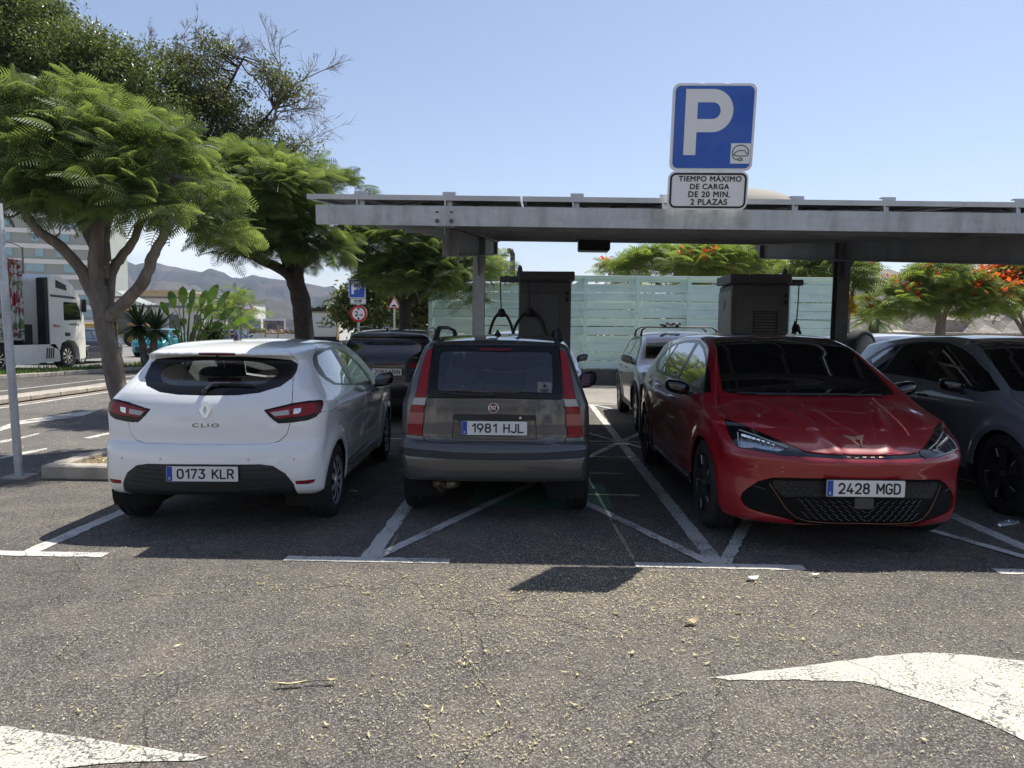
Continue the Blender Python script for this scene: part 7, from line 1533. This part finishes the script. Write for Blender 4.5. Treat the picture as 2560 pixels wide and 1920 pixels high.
# ================================================================ buildings
FAC = plain('facade_grey', (.33, .36, .33), .85, vary=.06, scale=.3); BANDW = plain('facade_white', (.72, .71, .70), .8, vary=.04, scale=.3); WINB = plain('window_blue', (.26, .42, .48), .12, 0, .15, .3)
hq = at(20, 700, 140); ho = thing('hotel_building', 'tall grey hotel with white floor bands and blue windows at the left', 'building', (-127.5, 140, 0), R(15))
k = MB(); k.box((12, 9, 15), (62, 18, 30)); k.build('wall', FAC, ho)
for i in range(10):
    k = MB(); k.box((12, -.06, 2.9 + 3.1*i), (62.3, .5, .95)); k.build('floor_band', BANDW, ho)
wn = random.Random(3)
for i in range(1, 9):
    x = -8. + wn.uniform(0, 3)
    while x < 41:
        w = wn.choice((1.5, 1.6, 3.2)); k = MB(); k.box((x + w/2, -.08, 4.85 + 3.1*(i - 1) + 3.1*0), (w, .2, 1.95))
        k.build('window', WINB, ho); x += w + wn.uniform(2.2, 4.6)
k = MB(); k.box((12, 9, 30.3), (62.6, 18.6, .7)); k.build('parapet', BANDW, ho)
def block(label, x0, x1, ytop, Y, d, wallm, roofm, floors=0, cat='building', name='low_building'):
    a, b2_ = at(x0, ytop, Y), at(x1, ytop, Y); w = b2_[0] - a[0]; h = a[2]; o = thing(name, label, cat, ((a[0] + b2_[0])/2, Y, 0))
    k = MB(); k.box((0, d/2, h/2), (w, d, h)); k.build('wall', wallm, o); k = MB(); k.box((0, d/2, h + .2), (w + .6, d + .6, .4)); k.build('roof', roofm, o)
    for f in range(floors):
        n = max(2, int(w/4))
        for i in range(n): k = MB(); k.box((-w/2 + (i + .5)*w/n, -.05, h*(f + .55)/floors), (w/n*.45, .16, h/floors*.45)); k.build('window', plain('window_dark', (.05, .06, .07), .15), o)
    return o, w, h
TAN = plain('tan_plaster', (.50, .40, .26), .9, vary=.08, scale=.2); GREYR = plain('grey_roof', (.15, .15, .16), .8, vary=.1, scale=.2); LTW = plain('light_wall', (.62, .60, .55), .9, vary=.06, scale=.3)
block('long tan rooftop building below the mountains', 285, 455, 728, 190, 20, TAN, TAN, 0); block('wide grey roofed hall behind the yuccas', 288, 560, 745, 150, 25, LTW, GREYR, 2); block('dark roofed market hall with a pergola front', 280, 530, 768, 120, 20, LTW, GREYR, 1); block('dark low building behind the bushy palm', 500, 560, 770, 105, 12, plain('dark_hedge_wall', (.03, .04, .03), .9), GREYR, 0)
aw = thing('awning', 'curved pale awning roof beside the first tree trunk', 'awning', tuple(at(315, 800, 100)[:2]) + (0,)); k = MB(); V = []; F = []
for i in range(9): t = i/8; z = 6.6 - 1.9*t + .9*(t - .5)**2; V += [(-1.2 + 4.2*t, 0, z), (-1.2 + 4.2*t, 3, z + .2)]
k.add(V, [(2*i, 2*i + 2, 2*i + 3, 2*i + 1) for i in range(8)]); o_ = k.build('canvas', plain('awning_canvas', (.26, .30, .29), .7), aw); md = o_.modifiers.new('thick', 'SOLIDIFY'); md.thickness = .12
for x in (0, 2.6): k = MB(); k.tube([(x, 1, 0), (x, 1, 5.9 - x*.42)], .1, 8); k.build('post', DKSTEEL, aw)
def wall_thing(label, x0, x1, ytop, Y, m, name='site_wall', cat='wall', th=.25, panels=0):
    a, b2_ = at(x0, ytop, Y), at(x1, ytop, Y); w = b2_[0] - a[0]; h = a[2]; o = thing(name, label, cat, ((a[0] + b2_[0])/2, Y, 0)); k = MB(); k.box((0, 0, h/2), (w, th, h), ch=.02); k.build('wall_body', m, o)
    k = MB(); k.box((0, 0, h + .04), (w + .05, th + .1, .08)); k.build('coping', m, o); return o, w, h
wall_thing('white site wall behind the paddle leaved plant', 505, 567, 787, 66, plain('white_render', (.72, .71, .68), .8, vary=.05, scale=.5))
o, w, h = wall_thing('low white wall with yellow and green painted letters', 560, 742, 836, 62, MATS['white_render'])
for s, x, mt in (('EYSA', -w*.36, YEL), ('VERDE', -w*.12, GREENI), ('BOULEVARD', w*.22, plain('letter_yellow', (.55, .45, .05), .7))):
    k = MB(); V, F = fit(text_geo(s, .5, .004, .02), None, min(.5, h*.6)); k.add(V, F, facing(x, -.14, h*.55)); k.build('lettering', mt, o)
fe2 = wall_thing('pale ribbed hoarding along the far side of the avenue', -120, 420, 845, 70, plain('hoarding', (.58, .56, .53), .8, vary=.08, scale=.6), 'hoarding', 'hoarding')[0]
for lab, x0, x1, c in (('narrow billboard with a grey picture beside the danger sign', 565, 595, (.10, .11, .13)), ('middle billboard showing a blue landscape', 598, 653, (.10, .18, .32)), ('right billboard showing dark figures and a green arrow', 657, 712, (.12, .11, .12))):
    a, b2_ = at(x0, 798, 78), at(x1, 798, 78); w = b2_[0] - a[0]; o = thing('billboard', lab, 'billboard', ((a[0] + b2_[0])/2, 78, 0), 0, 'billboards on the building site'); zc = a[2] - .95
    k = MB(); k.box((0, .05, zc), (w, .1, 2.0)); k.build('frame', BANDW, o)
    m_, t_, o2 = new_mat('billboard_picture_' + str(x0)); p_ = N(t_, 'BsdfPrincipled', Roughness=.5); nn = noise(t_, 1.4, 5, .6); L(t_, ramp(t_, nn, [(.3, tuple(x*.3 for x in c)), (.5, c), (.72, tuple(min(1, x*2.6 + .06) for x in c))]), p_.inputs['Base Color']); L(t_, p_.outputs[0], o2.inputs[0])
    k = MB(); k.box((0, -.01, zc), (w*.90, .02, 1.6)); k.build('picture', m_, o)
    for s in (-1, 1): k = MB(); k.box((s*w*.38, .1, (zc - 1)/2), (.12, .12, zc - 1)); k.build('post', DKSTEEL, o)
    if x0 == 657: k = MB(); k.prism([(.55, -.35), (.35, -.55), (.55, -.75), (.62, -.70), (.47, -.55), (.62, -.40)], 0, .01, facing(0, -.03, zc + .1)); k.build('arrow', plain('bright_green', (.1, .5, .15), .5), o)
# rubble below the billboards
k = MB()
for i in range(420):
    x, y = rng.uniform(0, 1), rng.uniform(0, 1); p = at(560 + 190*x, 850, 72 + 4*y); s = rng.uniform(.15, .5); V, F = rounded((s, s*rng.uniform(.6, 1), s*.7), rng.uniform(2, 4), 3); V = np.array(V) + rng.normal(0, s*.1, (len(V), 3)); k.add(V, F, rotz(rng.uniform(0, 6), (p[0], p[1], .5 + rng.uniform(0, 1.1)*(1 - abs(2*y - 1)))))
tag(k.build('rubble', plain('brown_stone', (.24, .18, .13), .95, vary=.4, scale=1.5)), 'brown rubble heap below the billboards', 'rubble', kind='stuff')
# stakes
for i, (px, Y) in enumerate(((548, 40), (571, 40), (662, 46), (693, 46))):
    p = at(px, 812, Y); o = thing('wooden_stake', ('stake left of', 'stake right of', 'first stake after', 'second stake after')[i] + ' the danger sign by the median', 'stake', (p[0], Y, 0)); k = MB(); k.tube([(0, 0, 0), (.03, 0, p[2]*.5), (.05, 0, p[2])], .05, 7); k.build('post', plain('stake_wood', (.34, .24, .12), .8), o)
    k = MB(); k.tube([(-.35, 0, p[2]*.72), (.4, 0, p[2]*.72)], .03, 6); k.build('crossbar', MATS['stake_wood'], o)
# domed building behind the canopy
dq = at(1600*S2, 600, 130); plain('dome_base', (.24, .2, .15), .9); do_ = thing('domed_building', 'beige domed building rising just above the canopy beside the P sign', 'building', (dq[0], 130, 0)); zt_ = at(1600*S2, 412*S2, 130)[2]
k = MB(); k.lathe([(10.5, 0), (10.5, zt_ - 5.5), (10.8, zt_ - 5.4)], 48); k.build('wall', MATS['dome_base'], do_); k = MB(); k.lathe([(11., zt_ - 5.4)] + [(11*math.cos(a), zt_ - 5.4 + 5.4*math.sin(a)) for a in np.linspace(0, math.pi/2, 14)], 48); k.build('dome', plain('dome_beige', (.24, .22, .19), .8, vary=.06, scale=.2), do_)
# stone bank on the right
STONE, t_, o_ = new_mat('rough_stone'); p_ = N(t_, 'BsdfPrincipled', Roughness=.95); n_ = noise(t_, .9, 8, .75, wpos(t_)); L(t_, ramp(t_, n_, [(.3, (.13, .115, .10)), (.5, (.30, .27, .235)), (.7, (.42, .38, .33))]), p_.inputs['Base Color']); L(t_, bumpn(t_, n_, 1., .3), p_.inputs['Normal']); L(t_, p_.outputs[0], o_.inputs[0])
nx, ny = 70, 14; V = []; 
for j in range(ny):
    for i in range(nx):
        x = 11.5 + 75*i/(nx - 1); t = j/(ny - 1); y = 41 + t*9; z = 1.5 + 4.2*min(1, t*1.25)**.8 + rng.normal(0, .22) + .35*math.sin(x*.35); V.append((x + rng.normal(0, .2), y + rng.normal(0, .2), z))
tag(mesh_obj('stone_hill', V, [(j*nx + i, j*nx + i + 1, (j + 1)*nx + i + 1, (j + 1)*nx + i) for j in range(ny - 1) for i in range(nx - 1)], STONE, smooth=False), kind='structure')
rw = thing('retaining_wall', 'dark low retaining wall with a pale top edge along the stone bank', 'wall', (48, 40.6, 0)); k = MB(); k.box((0, 0, .75), (76, .5, 1.5)); k.build('wall_body', MATS['stained_concrete'], rw); k = MB(); k.box((0, .1, 1.62), (76, .9, .24), ch=.03); k.build('coping', CONC, rw)

# ================================================================ mountains
MTN, t_, o_ = new_mat('mountain_rock'); p_ = N(t_, 'BsdfPrincipled', Roughness=1); p_.inputs['Specular IOR Level'].default_value = .1; n_ = noise(t_, .0035, 9, .62, wpos(t_)); n2 = noise(t_, .03, 5, .6, wpos(t_))
c_ = ramp(t_, n_, [(.35, (.020, .023, .016)), (.5, (.065, .055, .042)), (.65, (.115, .098, .076))]); L(t_, mixc(t_, .6, c_, ramp(t_, n2, [(.3, (.5, .5, .5)), (.7, (1.2, 1.2, 1.2))]), 'MULTIPLY'), p_.inputs['Base Color']); L(t_, p_.outputs[0], o_.inputs[0])
prof = [(-400, 640), (-100, 655), (120, 650), (215, 640), (245, 632), (262, 624), (272, 624), (285, 642), (301, 645), (325, 655), (355, 668), (380, 663), (399, 662), (440, 671), (498, 683), (513, 676), (558, 690), (606, 699), (645, 690), (656, 695), (700, 702), (753, 707), (807, 716), (833, 714), (851, 725), (900, 722), (960, 735), (1040, 745), (1150, 752), (1280, 762), (1450, 790), (1700, 815)]
def fbm(x, y, o=6, sd=0):
    v = 0; a = 1
    r2 = np.random.default_rng(sd)
    for i in range(o):
        p1, p2, p3 = r2.uniform(0, 6, 3); th = r2.uniform(0, 6.28); u = x*math.cos(th) + y*math.sin(th); w_ = -x*math.sin(th) + y*math.cos(th)
        v = v + a*np.abs(np.sin(u + p1 + .8*np.sin(w_*1.3 + p2)))*1.0 - a*.6; a *= .52; x = x*1.93; y = y*1.93
    return v
def ridge(name, prof, D, d0, spur, seed):
    px = np.linspace(prof[0][0], prof[-1][0], 420); yy = np.interp(px, [a for a, _ in prof], [b for _, b in prof]); T = np.linspace(0, 1.6, 64); V = []
    pts = np.array([at(x, y, D) for x, y in zip(px, yy)]); hor = np.maximum(pts[:, 2], 5)
    V = np.zeros((len(T), len(px), 3))
    for j, t in enumerate(T):
        Yd = d0 + (D - d0)*t; f = min(1, t)**1.25 if t <= 1 else max(0, 1 - (t - 1)*1.2); nz = fbm(pts[:, 0]/340*spur, np.full(len(px), Yd/420*spur), 6, seed)
        X = pts[:, 0]*Yd/D; z = hor*f*(1 + .55*nz*(1 - f)*2.0*(1 if t <= 1 else .5)) + 55*nz*f*(1 - f)
        V[j, :, 0] = X; V[j, :, 1] = Yd + 60*np.sin(px*.02 + j*.3)*(f < .99); V[j, :, 2] = np.maximum(z, -1) - .5
    n = len(px); F = np.array([(j*n + i, j*n + i + 1, (j + 1)*n + i + 1, (j + 1)*n + i) for j in range(len(T) - 1) for i in range(n - 1)])
    return tag(mesh_obj(name, V.reshape(-1, 3), F, MTN, smooth=True), kind='structure')
ridge('mountain', prof, 3600, 1500, 1., 5)
prof2 = [(400, 800), (540, 720), (601, 706), (645, 694), (700, 706), (760, 712), (833, 718), (900, 728), (1000, 742), (1280, 770), (1500, 800)]
# ================================================================ haze
hz, t_, o_ = new_mat('haze'); v_ = N(t_, 'VolumePrincipled', Density=.00011, Anisotropy=.2); v_.inputs['Color'].default_value = (.60, .76, 1, 1); L(t_, v_.outputs[0], o_.inputs['Volume'])
k = MB(); k.box((0, 2400, 300), (9000, 5200, 604)); hz_o = k.build('haze', hz); tag(hz_o, kind='stuff', label='pale haze over the far mountains', cat='haze')

# ================================================================ behind the camera: what the glass and paint mirror
ap = thing('apartment_building', 'cream apartment block standing behind the camera', 'building', (-14, -70, 0), R(8)); k = MB(); k.box((0, 0, 14), (30, 14, 28)); k.build('wall', TAN, ap)
for f in range(8):
    k = MB(); k.box((0, 7.2, 2.6 + 3.3*f), (30.4, .6, 1.0)); k.build('balcony', BANDW, ap)
k = MB(); k.box((0, 0, 28.3), (31, 15, .6)); k.build('roof', GREYR, ap)
for i, (x, y, s) in enumerate(((-22, -34, 1.), (-9, -38, 1.2), (4, -36, .9), (16, -40, 1.2), (28, -34, 1.))):
    b_ = np.array([x, y, 0.]); clump_tree('street_tree', ('leafy tree far left', 'tall leafy tree left', 'low leafy tree straight', 'tall leafy tree right', 'leafy tree far right')[i] + ' behind the camera', b_, [([b_, b_ + (0, 0, 2.5), b_ + (0, 0, 4)], .25, .12)], [(b_ + np.array([u*2*s, v, 4 + w_*s]), (2.2*s, 2*s, 1.8*s)) for u, v, w_ in ((-1, 0, .2), (1, 0, .3), (0, 0, 1.4), (0, .8, -.2))], 1500, FICUS, size=(3, 5), cl=20)

# the rest of the lot behind the camera, seen in the paint and the glass
c2_ = copy_tree(can); c2_.location = (1.0, -9.5, -.036); c2_.rotation_euler = (0, R(.5), R(180) - PSI); c2_['label'] = 'second solar carport standing behind the camera'
cars_ = [o for o in COL.objects if o.parent is None and o.name.startswith('parked_car')]
for i, (x, y, a, lab) in enumerate(((-3.5, -14.2, 88, 'parked car behind the camera, far left under the second carport'), (-.9, -14.5, 90, 'parked car behind the camera, left of the middle under the second carport'), (3.9, -14.3, 91, 'parked car behind the camera, right under the second carport'))):
    if i < len(cars_): q_ = copy_tree(cars_[(i*3 + 1) % len(cars_)]); q_.location = (x, y, 0); q_.rotation_euler = (0, 0, R(a)); q_['label'] = lab; q_['group'] = 'cars behind the camera'
# ================================================================ fallen leaves and litter
DRYL = leaf_mat('dry_leaf', (.36, .28, .15), (.86, .77, .50), .3, .6)
def lift(x, y): return .009
def leaf_mesh(L_, W_, curl, nz):
    V = []; 
    for t, w in ((0, .06), (.18, .62), (.42, 1), (.70, .72), (.90, .30), (1, .03)):
        z = .004 + curl*(t - .45)**2*L_*1.6
        V += [(L_*(t - .5), W_*w*.5, z + rng.uniform(0, nz)), (L_*(t - .5), 0, z - .001*curl), (L_*(t - .5), -W_*w*.5, z + rng.uniform(0, nz))]
    F = []
    for j in range(5): F += [(3*j, 3*j + 1, 3*j + 4, 3*j + 3), (3*j + 1, 3*j + 2, 3*j + 5, 3*j + 4)]
    return np.array(V), np.array(F)
def shade_attr(o, v): a = o.data.attributes.new('shade', 'FLOAT', 'FACE'); a.data.foreach_set('value', np.full(len(o.data.polygons), v, np.float32))
protos = []
for i in range(14):
    o = mesh_obj('fallen_leaf', *leaf_mesh(rng.uniform(.022, .055), rng.uniform(.006, .018), rng.uniform(.05, .6), .004), DRYL); shade_attr(o, rng.choice([.1, .5, .7, .85, 1.])); protos.append(o)
spots = []
r3 = np.random.default_rng(11)
while len(spots) < 170:                                             # denser in the drift right of the middle
    u = r3.random()
    if u < .55: p = ground_at(r3.normal(1500, 330), 1440 + abs(r3.normal(0, 130)))
    elif u < .7: p = ground_at(r3.normal(1180, 150), r3.uniform(1480, 1880))
    else: p = ground_at(r3.uniform(30, 2530), 1420 + 470*r3.random()**1.2)
    q = p[1]
    if 1.9 < q < 4.75: spots.append(p)
for i, p in enumerate(spots):
    o = protos[i] if i < len(protos) else protos[i % len(protos)].copy()
    if i >= len(protos): COL.objects.link(o)
    s = r3.uniform(.40, 1.15); o.location = (p[0], p[1], .005); o.rotation_euler = (r3.normal(0, .10), r3.normal(0, .10), r3.uniform(0, 6.28)); o.scale = (s, s, s)
    tag(o, 'small dry yellow leaf lying on the sunlit asphalt', 'leaf', 'dry leaves scattered on the asphalt')
def single(name, label, cat, px, py, L_, W_, rot, sh_, curl=.6, mat=DRYL):
    p = ground_at(px, py); o = mesh_obj(name, *leaf_mesh(L_, W_, curl, .008), mat); shade_attr(o, sh_); o.location = (p[0], p[1], .012); o.rotation_euler = (0, 0, rot); return tag(o, label, cat)
single('fallen_leaf', 'largest dry tan leaf, lying alone below the red car', 'leaf', 1732, 1562, .085, .045, .3, .45, 1.2)
single('petal', 'bright pink petal in the shade in front of the small grey car', 'petal', 1251, 1372, .022, .018, 0, .5, .3, plain('pink_petal', (.65, .02, .22), .5))
single('paper_scrap', 'crumpled white paper scrap near the line below the red car', 'paper', 1882, 1452, .085, .05, .2, .9, .35, plain('paper', (.72, .72, .74), .7)); single('paper_scrap', 'small white paper scrap beyond the crumpled one', 'paper', 2040, 1443, .06, .03, 0, .9, .2, MATS['paper'])
tw = thing('fallen_twig', 'thin broken twig with a long pale bark strip lying on the asphalt', 'twig', tuple(ground_at(765, 1716)[:2]) + (.012,), R(6)); k = MB(); k.tube([(-.11, -.006, .006), (-.02, .0, .008), (.06, .010, .010), (.12, .004, .006)], [.006, .004, .003, .002], 6); k.build('stem', DEADW, tw)
o = mesh_obj('bark_strip', *leaf_mesh(.14, .016, .15, .002), DRYL, tw); shade_attr(o, .75); o.location = (-.06, -.008, .006)
o = mesh_obj('leaf', *leaf_mesh(.05, .02, .8, .004), DRYL, tw); shade_attr(o, .5); o.location = (.11, .004, .006)
fb = thing('foil_scrap', 'crumpled silver foil beside the front wheel of the slate grey hatchback', 'litter', tuple(ground_at(2520, 1312)[:2]) + (.01,), .3); V, F = rounded((.13, .035, .02), 2, 8); V = np.array(V) + rng.normal(0, .006, (len(V), 3)); mesh_obj('foil', V, F, plain('foil', (.55, .55, .56), .3, .8, .2), fb, smooth=False)
# crumbs too fine to count
n = 24000; P = []
C6 = lambda x, y: (x/1.728, 1240 + y/1.728); C7 = lambda x, y: (1280 + x/1.728, 1240 + y/1.728)
seams = [[C6(*q) for q in l] for l in ([(580, 440), (700, 427), (900, 418), (1150, 410), (1330, 402), (1480, 385), (1560, 402), (1620, 440)], [(1480, 385), (1510, 340), (1540, 300)], [(1880, 495), (1950, 530), (1990, 590), (2000, 660), (2010, 720), (2060, 780), (2110, 850), (2160, 870)], [(1850, 920), (1848, 970), (1862, 1030)], [(1985, 1170), (2030, 1100), (2100, 1040), (2180, 1010), (2212, 960)], [(250, 720), (280, 660), (340, 610), (370, 585)], [(1480, 900), (1490, 860)], [(1700, 710), (1810, 655)])] + [[C7(*q) for q in l] for l in ([(515, 930), (560, 905), (640, 880), (770, 845)], [(880, 870), (905, 830), (870, 740)], [(40, 1160), (90, 1090), (130, 1040)])]
for l in seams:
    for (x0, y0), (x1, y1) in zip(l[:-1], l[1:]):
        for i in range(int(math.hypot(x1 - x0, y1 - y0)*.42)):
            t = rng.random()**1.5; p = ground_at(x0 + (x1 - x0)*t + rng.normal(0, 6.), y0 + (y1 - y0)*t + rng.normal(0, 4.5)); P.append((p[0], p[1], .006))
while len(P) < n:
    u = rng.random()
    if u < .50: p = ground_at(rng.normal(1560, 480), 1425 + abs(rng.normal(0, 95)))
    elif u < .56: p = ground_at(rng.normal(1180, 150), rng.uniform(1400, 1900))
    elif u < .7: p = ground_at(rng.normal(1480, 190), rng.normal(1375, 30))
    else: p = ground_at(rng.uniform(0, 2560), rng.uniform(1300, 1900))
    if 1.7 < p[1] < 6: P.append((p[0], p[1], .006))
a = rng.uniform(0, 6.28, n); D = np.stack([np.cos(a), np.sin(a), rng.normal(0, .12, n)], 1)
tag(scatter('leaf_litter', (np.array([(-.5, 0, 0), (0, .17, .06), (.5, 0, 0), (0, -.17, .06)], float), np.array([(0, 1, 2, 3)])), np.array(P), D, rng.uniform(.005, .012, n) + (rng.random(n) > .8)*rng.uniform(0, .013, n), DRYL, None, rng.uniform(.3, 1, n)), 'fine dry leaf crumbs drifted over the asphalt', 'leaf litter', kind='stuff')
n = 1500; P = np.stack([rng.uniform(-4.6, -3.05, n), rng.uniform(7.15, 14.5, n), rng.uniform(.10, .125, n)], 1); a = rng.uniform(0, 6.28, n)
tag(scatter('soil_litter', LEAF, P, np.stack([np.cos(a), np.sin(a), rng.normal(0, .3, n)], 1), rng.uniform(.3, .7, n), DRYL, None, rng.uniform(0, .8, n)), 'brown dry leaves covering the island soil', 'leaf litter', kind='stuff')
n = 2600; P = np.stack([rng.uniform(-9.8, -4.8, n), rng.uniform(4, 16, n), np.full(n, .010)], 1); a = rng.uniform(0, 6.28, n)
tag(scatter('roadside_litter', LEAF, P, np.stack([np.cos(a), np.sin(a), rng.normal(0, .2, n)], 1), rng.uniform(.12, .4, n), DRYL, None, rng.uniform(0, .7, n)), 'dry leaf crumbs under the first tree', 'leaf litter', kind='stuff')
# fine open cracks under the litter
k = MB()
for l in seams:
    pts = [ground_at(*q)[:2] for q in l]; fine = []
    for a, b in zip(pts[:-1], pts[1:]):
        m = max(2, int(np.linalg.norm(b - a)/.02)); fine += [a + (b - a)*i/m + rng.normal(0, .004, 2) for i in range(m)]
    fine = np.array(fine); T = np.gradient(fine, axis=0); T /= np.linalg.norm(T, axis=1)[:, None]; Nn = np.stack([-T[:, 1], T[:, 0]], 1)*np.clip(rng.normal(.0022, .0012, len(fine)), .0006, .005)[:, None]
    V = [(p[0], p[1], .0012) for p in fine - Nn] + [(p[0], p[1], .0012) for p in fine + Nn]; n_ = len(fine); k.add(V, [(i, i + 1, n_ + i + 1, n_ + i) for i in range(n_ - 1)])
tag(k.build('asphalt_crack', plain('crack_dark', (.02, .018, .016), .95)), kind='structure')
